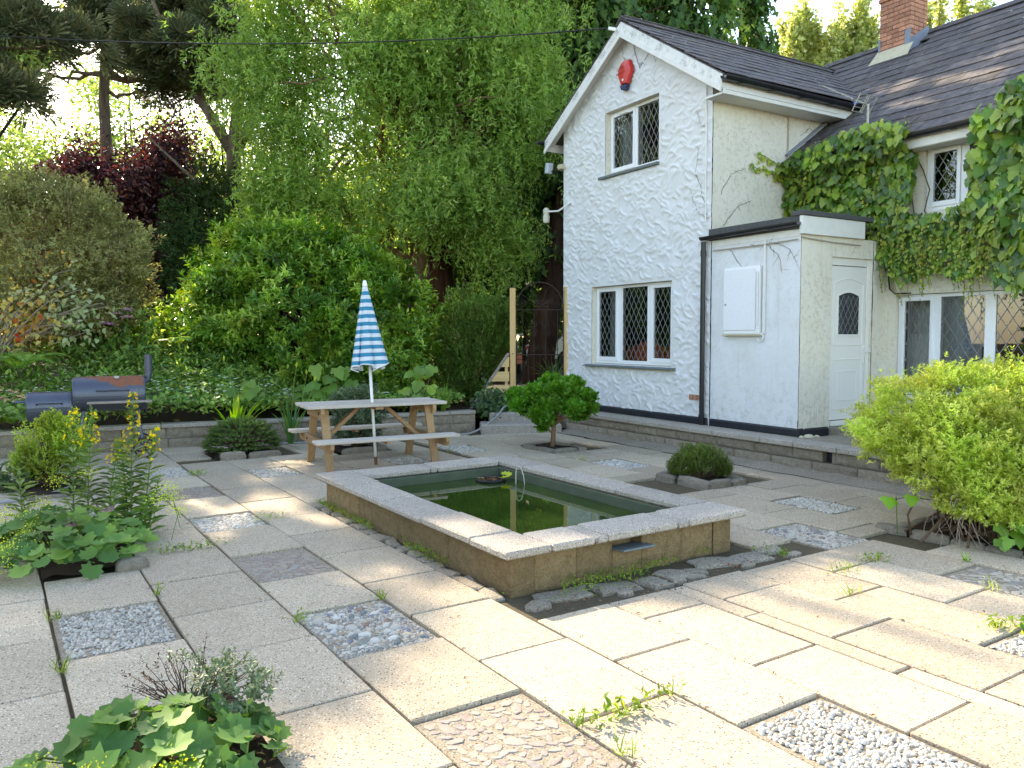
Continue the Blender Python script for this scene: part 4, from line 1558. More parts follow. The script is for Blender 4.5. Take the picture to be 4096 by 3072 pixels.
MB().span((8.62, 10.725, .55), (9.4, 10.90, 1.12), .05).build('armrest', M_SOFA, so)
MB().span((8.64, 9.9, 1.24), (8.80, 10.4, 1.50), .06).build('cushion', M_SOFA, so)

# plinth, air bricks, downpipe ---------------------------------------
p = MB()
p.span((GX - .035, WY + .02, .25), (GX + .10, WY2 + .02, .425), .02)
p.build('plinth', M_PLINTH, house)
ab = MB()
for (ya, yb, za, zb) in ((8.44, 8.69, .665, .74),):
    b = MB().span((GX - .022, ya, za), (GX + .02, yb, zb), .003).build('air_brick', M_BRICK, house)
    for k in range(1, 3):
        yk = ya + (yb - ya) * k / 3
        MB().span((GX - .026, yk - .008, za + .004), (GX - .0225, yk + .008, zb - .004)).build('slot', M_MORTAR, b)
    MB().span((GX - .024, ya - .015, zb + .001), (GX + .02, yb + .01, zb + .016), .003).build('air_brick_lintel', M_PAINTW, house)
b = MB().span((GX - .022, 11.42, .69), (GX + .02, 11.68, .765), .003).build('air_brick', M_BRICK, house)
MB().span((GX - .026, 11.44, .70), (GX - .0225, 11.66, .745)).build('slot', M_PLINTH, b)
dp = MB()
dx, dy_ = GX - .065, WY + .085
dp.tube([(dx, dy_, .30), (dx, dy_, 2.92)], .036, 10)
dp.tube([(dx, dy_, 2.72), (dx, dy_, 2.80)], .043, 10)
dp.tube([(dx, dy_, .42), (dx, dy_, .47)], .043, 10)
dp.build('downpipe', M_BLACKP, house, smooth=False)

# porch ---------------------------------------------------------------
PXL, PYF = GX + .02, 6.77
pm = MB()
nY, nZ = 40, 60
V, F = [], []
for j in range(nZ + 1):
    for i in range(nY + 1):
        y = PYF + (WY - .002 - PYF) * i / nY
        z = .40 + (3.0 - .40) * j / nZ
        n = float(vnoise(np.array([5., y, z]), 9)) * .7 + float(vnoise(np.array([5., y, z]), 30)) * .3
        rough_low = max(0, .8 - z)
        V.append((PXL - .003 - .006 * n - .02 * rough_low * float(vnoise(np.array([2., y, z]), 22)), y, z))
for j in range(nZ):
    for i in range(nY):
        a = j * (nY + 1) + i
        F.append((a, a + nY + 1, a + nY + 2, a + 1))
pm.add(V, F)
o = pm.build('porch_wall', M_WALL3, house, smooth=True)
o['label'] = 'porch wall with peeling bluish white render'
pf = MB()
DX0, DX1, DZ1 = 8.86, 9.70, 2.61
for (xa, xb, za, zb) in ((PXL, DX0, .40, 2.86), (DX1, XM, .40, 2.86), (DX0, DX1, DZ1, 2.86)):
    n1 = max(2, int((xb - xa) / .06)); n2 = max(2, int((zb - za) / .06))
    V, F = [], []
    for j in range(n2 + 1):
        for i in range(n1 + 1):
            x = xa + (xb - xa) * i / n1; z = za + (zb - za) * j / n2
            r = (.02 if xa >= DX1 else .006) * float(vnoise(np.array([x, 4., z]), 8))
            V.append((x, PYF - r, z))
    for j in range(n2):
        for i in range(n1):
            a = j * (n1 + 1) + i
            F.append((a, a + 1, a + n1 + 2, a + n1 + 1))
    pf.add(V, F)
pf.add([(DX0, PYF, .40), (DX0, PYF + .09, .40), (DX0, PYF + .09, DZ1), (DX0, PYF, DZ1)], [(0, 1, 2, 3)])
pf.add([(DX1, PYF, .40), (DX1, PYF + .09, .40), (DX1, PYF + .09, DZ1), (DX1, PYF, DZ1)], [(3, 2, 1, 0)])
pf.add([(DX0, PYF, DZ1), (DX1, PYF, DZ1), (DX1, PYF + .09, DZ1), (DX0, PYF + .09, DZ1)], [(3, 2, 1, 0)])
o = pf.build('porch_wall', M_WALL2, house, smooth=True)
o['label'] = 'porch wall with the door'
p = MB()
p.span((PXL - .035, PYF - .03, .28), (PXL + .10, WY - .002, .42), .02)
p.span((PXL + .101, PYF - .032, .28), (DX0 - .02, PYF + .05, .415), .02)
p.build('plinth', M_PLINTH, house)
MB().span((DX0 - .02, PYF - .30, .27), (DX1 + .1, PYF + .05, .405), .012).build('door_step', M_SKIRT, house)
# roof edge boards
MB().span((PXL - .05, PYF - .055, 2.86), (9.45, PYF - .004, 3.085), .005).build('fascia', M_PAINTW, house)['label'] = 'white fascia over the porch door'
MB().span((PXL - .06, PYF - .075, 3.087), (9.60, PYF + .12, 3.150), .008).build('porch_roof', M_FELT, house)['label'] = 'felt kerb over the porch door'
MB().span((PXL - .03, PYF + .122, 3.01), (XM, WY - .004, 3.09)).build('porch_roof', M_FELT, house)
MB().span((PXL - .045, PYF + .0, 2.93), (PXL - .012, WY + .03, 3.09), .004).build('fascia', M_FELT, house)['label'] = 'dark fascia over the porch gutter'
MB().span((PXL - .012, PYF, 2.84), (PXL + .02, WY - .004, 2.93), .004).build('fascia', M_PAINTW, house)


def half_gutter(p0, p1, r, mat, name, brackets=0):
    m = MB()
    p0, p1 = Vector(p0), Vector(p1)
    d = (p1 - p0).normalized()
    s = d.cross(Vector((0, 0, 1))).normalized()
    prof = [(math.cos(a) * r, math.sin(a) * r) for a in np.linspace(math.pi, 2 * math.pi, 9)]
    prof += [(math.cos(a) * r * .86, math.sin(a) * r * .86) for a in np.linspace(2 * math.pi, math.pi, 9)]
    V = [p + s * u + Vector((0, 0, v)) for p in (p0, p1) for u, v in prof]
    n = len(prof)
    m.add(V, [(i, (i + 1) % n, n + (i + 1) % n, n + i) for i in range(n)] + [tuple(range(n))[::-1], tuple(range(n, 2 * n))])
    for k in range(brackets):
        c = p0 + (p1 - p0) * ((k + .5) / brackets)
        e = d * .03
        V = [p + s * u * 1.12 + Vector((0, 0, v * 1.15)) for p in (c - e, c + e) for u, v in prof[:9]]
        m.add(V, [(i, i + 1, 9 + i + 1, 9 + i) for i in range(8)])
    return m.build(name, mat, house)


half_gutter((PXL - .095, PYF - .03, 3.005), (PXL - .095, WY + .12, 2.985), .05, M_BLACKP, 'gutter', 2)['label'] = 'black porch gutter'

# front door
df = MB()
Y0 = PYF + .035
df.span((DX0, Y0, .41), (DX0 + .055, Y0 + .06, DZ1), .004)
df.span((DX1 - .06, Y0, .41), (DX1, Y0 + .06, DZ1), .004)
df.span((DX0 + .055, Y0, DZ1 - .10), (DX1 - .06, Y0 + .06, DZ1), .004)
df.span((DX0 + .055, Y0 - .03, .41), (DX1 - .06, Y0 + .06, .475), .004)
df.build('door_frame', M_UPVCC, house)
DA, DB, DZ0, DZT = DX0 + .063, DX1 - .068, .485, DZ1 - .108
d = MB()
d.span((DA, Y0 + .012, DZ0), (DB, Y0 + .05, DZT), .004)
door = d.build('door', M_UPVCC, house)


def moulding(x0, x1, z0, z1, arch=0.0, w=.018, y=Y0 + .012, t=.012):
    m = MB()
    pts = [(x0, z0), (x1, z0), (x1, z1)]
    n = 10
    pts += [(x1 + (x0 - x1) * i / n, z1 + arch * math.sin(math.pi * i / n)) for i in range(1, n)] + [(x0, z1)]
    for a, b in zip(pts, pts[1:] + pts[:1]):
        m.bar((a[0], y - t / 2 + .002, a[1]), (b[0], y - t / 2 + .002, b[1]), w, t, .003, (0, 1, 0))
    return m


cx = (DA + DB) / 2
moulding(DA + .06, DB - .06, 1.47, 2.28, .06).build('upper_moulding', M_UPVCC, door)
moulding(DA + .135, DB - .135, 1.60, 2.12, .05, .022).build('glass_bead', M_UPVCC, door)
moulding(DA + .06, DB - .06, .63, 1.28, 0).build('lower_moulding', M_UPVCC, door)
m = moulding(DA + .16, DB - .16, .74, 1.12, 0, .014); m.build('lower_panel', M_UPVCC, door)
yg = Y0 + .010
MB().add([(DA + .145, yg, 1.61), (DB - .145, yg, 1.61), (DB - .145, yg, 2.13), (cx, yg, 2.165), (DA + .145, yg, 2.13)], [(0, 1, 2, 3, 4)]).build('pane', M_DARKGL, door)
l = MB()
lattice(l, 0, DA + .145, DB - .145, 1.61, 2.12, .10, .165)
l.v = [(v[1], yg - .004 + v[0], v[2]) for v in l.v]
l.build('lead_lattice', M_LEADCAME, door)
h = MB()
h.span((DB - .045, Y0 - .004, 1.22), (DB - .015, Y0 + .012, 1.46), .004)
h.bar((DB - .03, Y0 - .03, 1.38), (DB + .07, Y0 - .035, 1.38), .02, .018, .004)
h.tube([(DB - .03, Y0 + .005, 1.38), (DB - .03, Y0 - .03, 1.38)], .009, 8)
h.build('handle', M_WHITE, door)

# roofs ----------------------------------------------------------------
SLW = {}


def slate(parent, c, w, l, rot, name='slate', store=None, th=.014):
    k = (round(w, 2), round(l, 2))
    if k not in SLW:
        m = MB(); m.box((0, 0, 0), (k[0], k[1], th), .003)
        SLW[k] = m.mesh('slate', M_SLATE)
    o = inst(name, SLW[k], parent, c, rot)
    return o


EX, EZ, TAN = 9.74, 4.20, .694
SA = math.atan(TAN)
RX = 13.56
rb = MB()
zr = lambda x: EZ + TAN * (x - EX)
rb.add([(EX + .02, 1.5, zr(EX + .02) - .03), (EX + .02, WY + .0, zr(EX + .02) - .03), (11.1, WY, zr(11.1) - .03), (11.1, 11.0, zr(11.1) - .03), (RX, 11.0, zr(RX) - .03), (RX, 1.5, zr(RX) - .03)], [(0, 1, 2, 3, 4, 5)])
rb.add([(RX, 1.5, zr(RX) - .03), (RX, 11.0, zr(RX) - .03), (RX + 4, 11.0, zr(RX) - 2.8), (RX + 4, 1.5, zr(RX) - 2.8)], [(0, 3, 2, 1)])
roof = rb.build('roof', M_SLATE, house)
roof['label'] = 'main slate roof'
CO = .305
rows = int(((RX - EX) / math.cos(SA)) / CO)
mats_ = Matrix.Rotation(-SA + R(2.6), 3, 'Y')
eul = mats_.to_euler()
nsl = 0
far_slates = MB()
sw_ = .415
for r_ in range(rows + 1):
    s = r_ * CO + .12
    x = EX + s * math.cos(SA)
    if x > RX - .02: break
    ymax = WY - .02 if x < 11.15 else min(10.6, 8.05 + (x - 11.1) / 2.0 * 2.2 + .25)
    y = ymax - (r_ % 2) * sw_ / 2
    first = True
    while y > 2.0:
        w_ = sw_ if not first or r_ % 2 == 0 else sw_ / 2
        if first and r_ % 2: y = ymax
        c = (x, y - w_ / 2, zr(x) + .012 + random.uniform(-.003, .004))
        first = False
        y -= w_
        if 12.86 < x < 13.45 and 8.40 < c[1] < 9.02:
            continue
        if c[1] > 3.4 and nsl < 292:
            o = slate(roof, c, w_ - .005, .40, (eul.x + R(random.uniform(-.5, .5)), eul.y + R(random.uniform(-.7, .5)), R(90) * 0 + R(random.uniform(-.5, .5))))
            o.data = SLW[(round(w_ - .005, 2), .40)]
            nsl += 1
        else:
            far_slates.box(c, (.40, w_ - .005, .014), .003, mats_)
# slate boxes are laid with their length up the slope
for k, me in SLW.items():
    for v in me.vertices:
        v.co = (v.co.y, v.co.x, v.co.z)
fs = far_slates.build('slates', M_SLATE, roof)
fs['kind'] = 'stuff'
for i in range(9):
    ya = 10.6 - i * .95
    m = MB()
    prof = [(-.16, -.115), (-.03, -.005), (.0, .012), (.03, -.005), (.16, -.115), (.14, -.13), (0, -.02), (-.14, -.13)]
    m.prism(prof, 0, .93, 0, lambda p: (RX + p[0], ya - p[2], zr(RX) + .05 + p[1] * .95))
    if not (8.40 < ya - .4 < 9.0):
        m.build('ridge_tile', M_SLATE, roof)
# lead flashing where the roof meets the wing wall
fl = MB()
fl.bar((EX - .02, WY - .025, zr(EX - .02) + .09), (11.15, WY - .025, zr(11.15) + .09), .02, .13, .003, (0, 1, 0))
fl.build('lead_flashing', M_LEAD, roof)
half_gutter((EX - .03, 1.5, EZ - .03), (EX - .03, WY + .12, EZ - .045), .055, M_BLACKP, 'gutter', 9)['label'] = 'black eaves gutter of the main roof'
MB().span((EX + .03, 1.5, 3.99), (EX + .055, WY - .04, 4.16), .004).build('fascia', M_PAINTW, house)['label'] = 'white fascia of the main roof'
MB().span((EX + .056, 1.5, 3.985), (XM, WY - .04, 4.01)).build('soffit', M_PAINTW, house)

# wing roof
wr = MB()
ZR = 6.55
wz = lambda y: ZR - SL * abs(y - RY)
for s in (-1, 1):
    ye = RY + s * 2.19
    V = [(GX - .16, RY, ZR - .02), (GX - .16, ye, wz(ye) - .02), (13.4, ye, wz(ye) - .02), (13.4, RY, ZR - .02)]
    V2 = [(x, y, z - .07) for x, y, z in V]
    wr.add(V + V2, [(0, 1, 2, 3), (7, 6, 5, 4), (0, 4, 5, 1), (1, 5, 6, 2), (2, 6, 7, 3)])
wroof = wr.build('roof', M_SLATE, house)
wroof['label'] = 'slate roof of the gabled wing'
ws = MB()
al = math.atan(SL)
for s in (-1, 1):
    rot0 = Matrix.Rotation(s * -al + s * R(2.5), 3, 'X')
    for r_ in range(9):
        d_ = .14 + r_ * .295
        y = RY + s * (2.20 - d_ * math.cos(al))
        if abs(y - RY) < .03: break
        x = GX - .17 - (r_ % 2) * .18
        while x < 13.2:
            a, b = max(x, GX - .17), x + .37
            ws.box(((a + b) / 2, y, wz(y) + .008 + random.uniform(-.003, .004)), (b - a - .006, .39, .014), .003, rot0)
            x += .37
o = ws.build('slates', M_SLATE, wroof)
o['kind'] = 'stuff'
for i in range(9):
    xa = GX - .17 + i * .55
    m = MB()
    prof = [(-.15, -.10), (-.03, -.005), (.0, .01), (.03, -.005), (.15, -.10), (.13, -.115), (0, -.02), (-.13, -.115)]
    m.prism(prof, 0, .54, 0, lambda p: (xa + p[2], RY + p[0], ZR + .055 + p[1]))
    m.build('ridge_tile', M_SLATE, wroof)
# barge boards
for s in (-1, 1):
    ye = RY + s * 2.17
    m = MB()
    X0, X1 = GX - .18, GX - .15
    def bb_(z_off, w, x0, x1, mat, nm, lab=None, ye=ye, s=s):
        V = []
        for x in (x0, x1):
            V += [(x, RY, ZR - .03 + z_off), (x, ye, wz(ye) - .03 + z_off), (x, ye, wz(ye) - .03 + z_off - w), (x, RY, ZR - .03 + z_off - w)]
        q = MB()
        F = [(0, 1, 2, 3), (7, 6, 5, 4), (0, 4, 5, 1), (1, 5, 6, 2), (2, 6, 7, 3)]
        q.add(V, F)
        o = q.build(nm, mat, house)
        if lab: o['label'] = lab
    bb_(-.01, .19, X0, X1, M_BARGE, 'bargeboard', 'mossy white bargeboard')
    bb_(-.17, .075, X0 - .022, X0 - .002, M_PAINTW, 'bargeboard_trim')
    bb_(-.095, .02, X1 + .002, GX - .002, M_PAINTW, 'soffit')
m = MB()
m.span((GX - .155, RY - 2.17, wz(RY - 2.17) - .29), (12.4, RY - 2.155, wz(RY - 2.17) - .065), .004)
m.build('fascia', M_PAINTW, house)['label'] = 'white fascia under the wing gutter'
m = MB()
m.span((GX - .15, RY - 2.154, wz(RY - 2.17) - .29), (12.4, WY - .0, wz(RY - 2.17) - .265))
m.build('soffit', M_PAINTW, house)
m = MB(); m.tube([(GX - .1, RY - 2.175, wz(RY - 2.17) - .225), (10.5, RY - 2.176, wz(RY - 2.17) - .235)], .009, 6); m.build('conduit', M_WHITE, house)
half_gutter((GX - .22, RY - 2.245, wz(RY - 2.17) - .075), (11.15, RY - 2.245, wz(RY - 2.17) - .10), .066, M_BLACKP, 'gutter', 5)['label'] = 'black eaves gutter of the wing'
m = MB(); m.span((GX - .15, RY + 2.154, wz(RY + 2.17) - .22), (13, RY + 2.17, wz(RY + 2.17) - .06)); m.build('fascia', M_PAINTW, house)
half_gutter((GX - .30, RY + 2.23, wz(RY + 2.17) - .04), (13, RY + 2.23, wz(RY + 2.17) - .06), .055, M_BLACKP, 'gutter')

# chimney ---------------------------------------------------------------
CX0, CX1, CY0, CY1 = 12.93, 13.40, 8.42, 9.00
cm = MB()
cm.span((CX0 + .008, CY0 + .008, 6.2), (CX1 - .008, CY1 - .008, 8.35))
chim = cm.build('chimney', M_MORTAR, house)
chim['label'] = 'red brick chimney'
BK = {}


def brick(lo, hi):
    s_ = tuple(round(b - a, 3) for a, b in zip(lo, hi))
    if s_ not in BK:
        BK[s_] = MB().box((0, 0, 0), s_, .004).mesh('brick', M_BRICK)
    inst('brick', BK[s_], chim, [(a + b) / 2 + random.uniform(-.002, .002) for a, b in zip(lo, hi)], (0, 0, R(random.uniform(-.6, .6))))


z = 6.50
row = 0
while z < 8.3:
    grow = 0.0
    if 7.36 < z < 7.60: grow = .022
    if z >= 7.60: grow = .045
    x0, x1, y0, y1 = CX0 - grow, CX1 + grow, CY0 - grow, CY1 + grow
    zt = z + .064
    off = 0 if row % 2 == 0 else .112
    # front and back faces run along y; sides along x
    for xa in (x0, x1 - .1):
        y = y0
        first = True
        while y < y1 - .02:
            L = .215 if not (first and off) else .104
            e = min(y + L, y1)
            if y1 - e < .06: e = y1
            if xa > x0 + .5 and z < 7.0:
                pass
            else:
                brick((xa, y, z), (xa + .1, e, zt))
            y = e + .010
            first = False
    for ya in (y0,):
        x = x0 + .110
        first = True
        while x < x1 - .12:
            L = .215 if (first and off) or not first else .104
            e = min(x + L, x1 - .11)
            if x1 - .11 - e < .05: e = x1 - .11
            if e - x > .03:
                brick((x, ya, z), (e, ya + .1, zt))
            x = e + .010
            first = False
    z += .074
    row += 1
f = MB()
f.add([(CX0 - .004, CY0 - .06, zr(CX0) + .14), (CX0 - .004, CY1 + .03, zr(CX0) + .14), (CX0 - .22, CY1 + .06, zr(CX0 - .22) + .035), (CX0 - .22, CY0 - .10, zr(CX0 - .22) + .035)], [(0, 1, 2, 3)])
f.build('cement_flaunching', M_CEMENT, chim)
f = MB()
V = []
for x in np.linspace(CX0 - .02, CX1 + .03, 6):
    V += [(x, CY0 - .012, zr(x) - .02), (x, CY0 - .012, zr(x) + .22 - .10 * (x - CX0))]
f.add(V, [(2 * i, 2 * i + 2, 2 * i + 3, 2 * i + 1) for i in range(5)])
f.add([(CX0 - .012, CY0 - .012, zr(CX0) + .02), (CX0 - .012, CY0 + .10, zr(CX0) + .02), (CX0 - .012, CY0 + .10, zr(CX0) + .36), (CX0 - .012, CY0 - .012, zr(CX0) + .40)], [(0, 1, 2, 3)])
f.add([(CX0 - .012, CY1 - .03, zr(CX0) + .02), (CX0 - .012, CY1 + .012, zr(CX0) + .02), (CX0 - .012, CY1 + .012, zr(CX0) + .36), (CX0 - .012, CY1 - .03, zr(CX0) + .36)], [(0, 1, 2, 3)])
f.build('lead_flashing', M_LEAD, chim)
MB().lathe([(.13, 8.34), (.12, 8.6), (.15, 8.64), (.15, 8.7), (.11, 8.7)], 14, (13.16, 8.71, 0)).build('chimney_pot', M_BRICK, chim)

# ---------------------------------------------------------------- things fixed to the house
OFF_H = (0, 0, 0)


def on_house(name, label, cat, x, y, z, group=None):
    return thing(name, label, cat, hw(x, y, z), HYAW, group, off=(x, y, z))


al_ = on_house('alarm_box', 'red shield-shaped burglar alarm box high on the white gable', 'alarm box', GX - .03, 10.16, 5.73)
out = [(-.17, .02), (-.165, .09), (-.10, .19), (-.03, .225), (.06, .225), (.12, .20), (.175, .05), (.17, .0), (.075, -.165), (-.085, -.165)]
m = MB()
# outline in (y to the left, z); front is split by a ridge
V0 = [(GX - .03, 10.16 - a, 5.73 + b) for a, b in out]
V1 = [(GX - .085, 10.16 - a * .90, 5.73 + b * .90) for a, b in out]
n = len(out)
r1, r2 = (GX - .115, 10.16 - .035, 5.73 + .10), (GX - .105, 10.16 + .0, 5.73 - .14)
V = V0 + V1 + [r1, r2]
F = [(i, (i + 1) % n, n + (i + 1) % n, n + i)[::-1] for i in range(n)]
R1, R2 = 2 * n, 2 * n + 1
F += [(n + 0, n + 1, R1), (n + 1, n + 2, R1), (n + 2, n + 3, R1), (n + 3, n + 4, R1), (n + 4, n + 5, R1), (n + 5, n + 6, R1), (n + 6, n + 7, R1), (n + 7, R2, R1), (n + 7, n + 8, R2), (n + 8, n + 9, R2), (n + 9, n + 0, R2), (n + 0, R1, R2)]
m.add(V, F)
m.build('cover', M_REDP, al_)
m = MB()
lo_ = [(-.085, -.167), (.075, -.167), (.055, -.235), (.0, -.255), (-.055, -.235)]
m.prism(lo_, 0, .07, 0, lambda p: (GX - .03 - p[2], 10.16 - p[0], 5.73 + p[1]))
m.build('lamp_lens', M_BLUED, al_)
MB().lathe([(.018, 0), (.018, .012), (.0, .016)], 10, (GX - .108, 10.155, 5.635), Matrix.Rotation(R(-90), 3, 'Y'), cap=False).build('badge', M_WHITE, al_)


def text_mesh(body, size, mat, name, parent, loc, rot, extrude=.001):
    cu = bpy.data.curves.new(name, 'FONT')
    cu.body = body
    cu.size = size
    cu.align_x = 'CENTER'
    cu.extrude = extrude
    t_ = bpy.data.objects.new('text', cu)
    C.objects.link(t_)
    bpy.context.view_layer.update()
    me = bpy.data.meshes.new_from_object(t_.evaluated_get(bpy.context.evaluated_depsgraph_get()))
    bpy.data.objects.remove(t_)
    me.materials.clear()
    me.materials.append(mat)
    o = bpy.data.objects.new(name, me)
    link(o, parent)
    f = off_of(parent)
    o.location = (loc[0] - f[0], loc[1] - f[1], loc[2] - f[2])
    o.rotation_euler = rot
    return o


for i, (tx, dz) in enumerate((('LUCEY', .105), ('ALARMS', .035))):
    e_ = Matrix(((0, 0, -1), (-1, 0, 0), (0, 1, 0))).to_euler()
    e_.rotate_axis('X', R(-4)); e_.rotate_axis('Y', R(-8))
    text_mesh(tx, .068, M_REDD, 'lettering', al_, (GX - .1035 + (.004 if i else 0), 10.235, 5.73 + dz - .02), e_)

mc = on_house('meter_cupboard', 'flat white metal meter cupboard with chipped paint on the porch wall', 'cupboard', PXL, 7.69, 1.63)
MB().span((PXL - .055, 7.38, 1.62), (PXL - .011, 8.01, 2.52), .004).build('case', M_UPVC, mc)
MB().span((PXL - .068, 7.44, 1.67), (PXL - .056, 8.005, 2.49), .003).build('door', plain('chipped_white_paint', (.76, .77, .80), .5, 0, .3, .08, 30, .2, 60), mc)
MB().span((PXL - .075, 7.36, 1.595), (PXL - .008, 8.02, 1.618), .003).build('bottom_ledge', M_CEMENT, mc)
m = MB(); m.tube([(PXL - .07, 7.40, 1.70), (PXL - .07, 7.40, 2.44)], .012, 8); m.build('hinge', M_PAINTW, mc)
MB().lathe([(.014, 0), (.014, .01), (0, .01)], 10, (PXL - .068, 7.965, 2.02), Matrix.Rotation(R(-90), 3, 'Y'), cap=False).build('lock', M_ALU, mc)
m = MB()
m.span((PXL - .035, 7.31, 1.62), (PXL - .009, 7.345, 2.84), .003)
o = m.build('cable_trunking', M_PAINTW, off=(0, 0, 0)); o.rotation_euler = (0, 0, HYAW)
tag(o, 'white cable trunking running down the porch wall beside the cupboard', 'trunking')
m = MB()
m.tube([(PXL - .03, 7.38 + .05 * math.cos(a), 1.575 + .05 * math.sin(a)) for a in np.linspace(.3, 6.0, 14)], .009, 6)
o = m.build('coiled_cable', M_WHITE, off=(0, 0, 0)); o.rotation_euler = (0, 0, HYAW)
tag(o, 'small white cable coil hanging below the meter cupboard', 'cable')

lamp = on_house('wall_lamp', 'dirty white jar lamp on an angled arm at the house corner', 'lamp', GX - .02, 11.75, 3.88)
m = MB(); m.tube([(GX - .02, 11.70, 3.95), (GX - .10, 11.98, 3.83), (GX - .12, 12.28, 3.86)], .016, 8); m.build('arm', M_WHITE, lamp)
MB().lathe([(.05, 3.66), (.058, 3.68), (.062, 3.79), (.05, 3.81), (.058, 3.83), (.06, 3.90), (.03, 3.93)], 14, (GX - .125, 12.33, 0)).build('jar', plain('algae_stained_white', (.55, .52, .42), .5, 0, .4, .35, 18), lamp)
cam_b = on_house('security_light', 'small weathered security light on a bracket under the left eaves', 'security light', GX - .02, 11.95, 4.6)
m = MB(); m.span((GX - .10, 11.88, 4.56), (GX - .012, 12.02, 4.65), .01); m.build('bracket', M_CEMENT, cam_b)
m = MB(); m.box((GX - .14, 12.22, 4.62), (.12, .10, .19), .015, Matrix.Rotation(R(12), 3, 'X')); m.build('light_head', plain('mottled_blue_white', (.45, .50, .58), .4, 0, .4, .4, 30), cam_b)
m = MB(); m.tube([(GX - .09, 11.98, 4.58), (GX - .12, 12.16, 4.56)], .012, 6); m.build('arm', M_IRON, cam_b)

# television aerial on its short mast
ae = on_house('tv_aerial', 'tarnished television aerial on a short mast at the eaves', 'aerial', 9.62, 6.84, 4.2)
m = MB(); m.tube([(9.62, 6.84, 4.05), (9.62, 6.84, 4.66)], .017, 8); m.build('mast', M_ALU, ae)
A0, A1 = Vector((9.62, 6.86, 4.66)), Vector((9.55, 7.52, 5.07))
m = MB(); m.bar(A0, A1, .018, .018, .003); m.build('boom', M_ALU, ae)
dn_ = (A1 - A0).normalized()
for i in range(8):
    c = A0 + (A1 - A0) * (.25 + i * .105)
    e = Vector((.75, .25, .5)).cross(dn_).normalized() if False else dn_.cross(Vector((0, .5, -.85))).normalized()
    m = MB(); m.tube([c - e * .075, c + e * .075], .004, 6); m.build('director', M_ALU, ae)
m = MB()
e = dn_.cross(Vector((0, .5, -.85))).normalized(); up_ = e.cross(dn_).normalized()
cen = A0 + dn_ * .03
for s in (-1, 1):
    for k in range(-2, 3):
        q = cen + up_ * (.058 * k) - dn_ * .01
        m.bar(q + e * .02 * s, q + e * .20 * s, .010, .010, 0, dn_)
    for w_ in (.02, .20):
        m.bar(cen + e * s * w_ - up_ * .12, cen + e * s * w_ + up_ * .12, .014, .010, 0, dn_)
m.build('reflector', M_ALU, ae)
m = MB(); m.box(cen + dn_ * .13 + up_ * .03, (.05, .06, .04), .008); m.build('junction_box', M_BLUEP, ae)
m = MB(); m.tube([cen + dn_ * .12 + e * .13 + up_ * .015, cen + dn_ * .12 - e * .13 + up_ * .015, cen + dn_ * .12 - e * .14, cen + dn_ * .12 - e * .13 - up_ * .015, cen + dn_ * .12 + e * .13 - up_ * .015, cen + dn_ * .12 + e * .14, cen + dn_ * .12 + e * .13 + up_ * .015], .005, 6); m.build('dipole', M_ALU, ae)

# overhead cable to the gable, cables on the walls
pA, pB = Vector(hw(GX - .22, RY + .12, 6.45)), Vector((-12.5, 14.5, 7.25))
pts = []
for i in range(33):
    t_ = i / 32
    p_ = pA.lerp(pB, t_)
    p_.z -= 2.2 * t_ * (1 - t_) * .62
    pts.append(p_)
m = MB(); m.tube(pts, [.010] * 33, 6); o = m.build('overhead_cable', M_CABLE); tag(o, 'dark overhead cable sagging from the gable top across the trees', 'cable')
m = MB(); m.bar(hw(GX - .19, RY + .10, 6.42), hw(GX - .30, RY + .16, 6.44), .03, .05, .004); o = m.build('cable_bracket', M_WHITE); tag(o, 'white cable bracket screwed to the gable top', 'bracket')
def hpts(L): return [hw(*p) for p in L]
m = MB(); m.tube(hpts([(9.77, WY - .03, 5.02), (9.77, WY - .03, 4.4), (9.75, WY - .03, 4.2), (9.80, WY - .05, 3.95), (9.86, WY - .08, 3.75)]), .010, 6)
o = m.build('wall_cable', M_CABLEG); tag(o, 'thin cable running down the side wall to the creeper', 'cable', 'cables on the house walls')
for k, dxx in enumerate((0, .035, .065)):
    m = MB(); m.tube(hpts([(XM - .02, 6.72 - dxx * .5, 2.75), (XM - .02, 6.72 - dxx * .6, 2.35), (XM - .02, 6.70 - dxx, 2.22 - .012 * k), (XM - .02, 6.62 - dxx * .4, 2.155 - .012 * k), (XM - .02, 6.40, 2.15 - .012 * k)]), .011 - .002 * k, 6)
    o = m.build('wall_cable', M_CABLEG if k else M_CABLE); tag(o, ('black cable, outermost of the bunch at the corner above the ground floor window', 'thickest cream cable in the bunch above the ground floor window', 'thin cream cable closest to the window frame in the bunch')[k], 'cable', 'cables on the house walls')
m = MB(); m.tube(hpts([(GX - .03, WY + .19 - .09, 5.1), (GX - .025, WY + .09, 3.2)]), .011, 6)
o = m.build('wall_cable', M_PAINTW); tag(o, 'white cable running down the corner of the gable wall', 'cable', 'cables on the house walls')
for a, b in (((PXL - .03, 8.25, 2.79), (PXL - .03, 6.80, 2.80)), ((PXL - .02, PYF - .03, 2.82), (9.4, PYF - .03, 2.78))):
    m = MB(); m.tube(hpts([a, tuple((u + v) / 2 + (0, 0, -.012)[i] for i, (u, v) in enumerate(zip(a, b))), b]), .008, 6)
    o = m.build('wall_cable', M_CABLEG); tag(o, 'cable clipped along the porch wall under the black gutter' if a[1] > 8 else 'cable clipped along the porch wall above the door', 'cable', 'cables on the house walls')


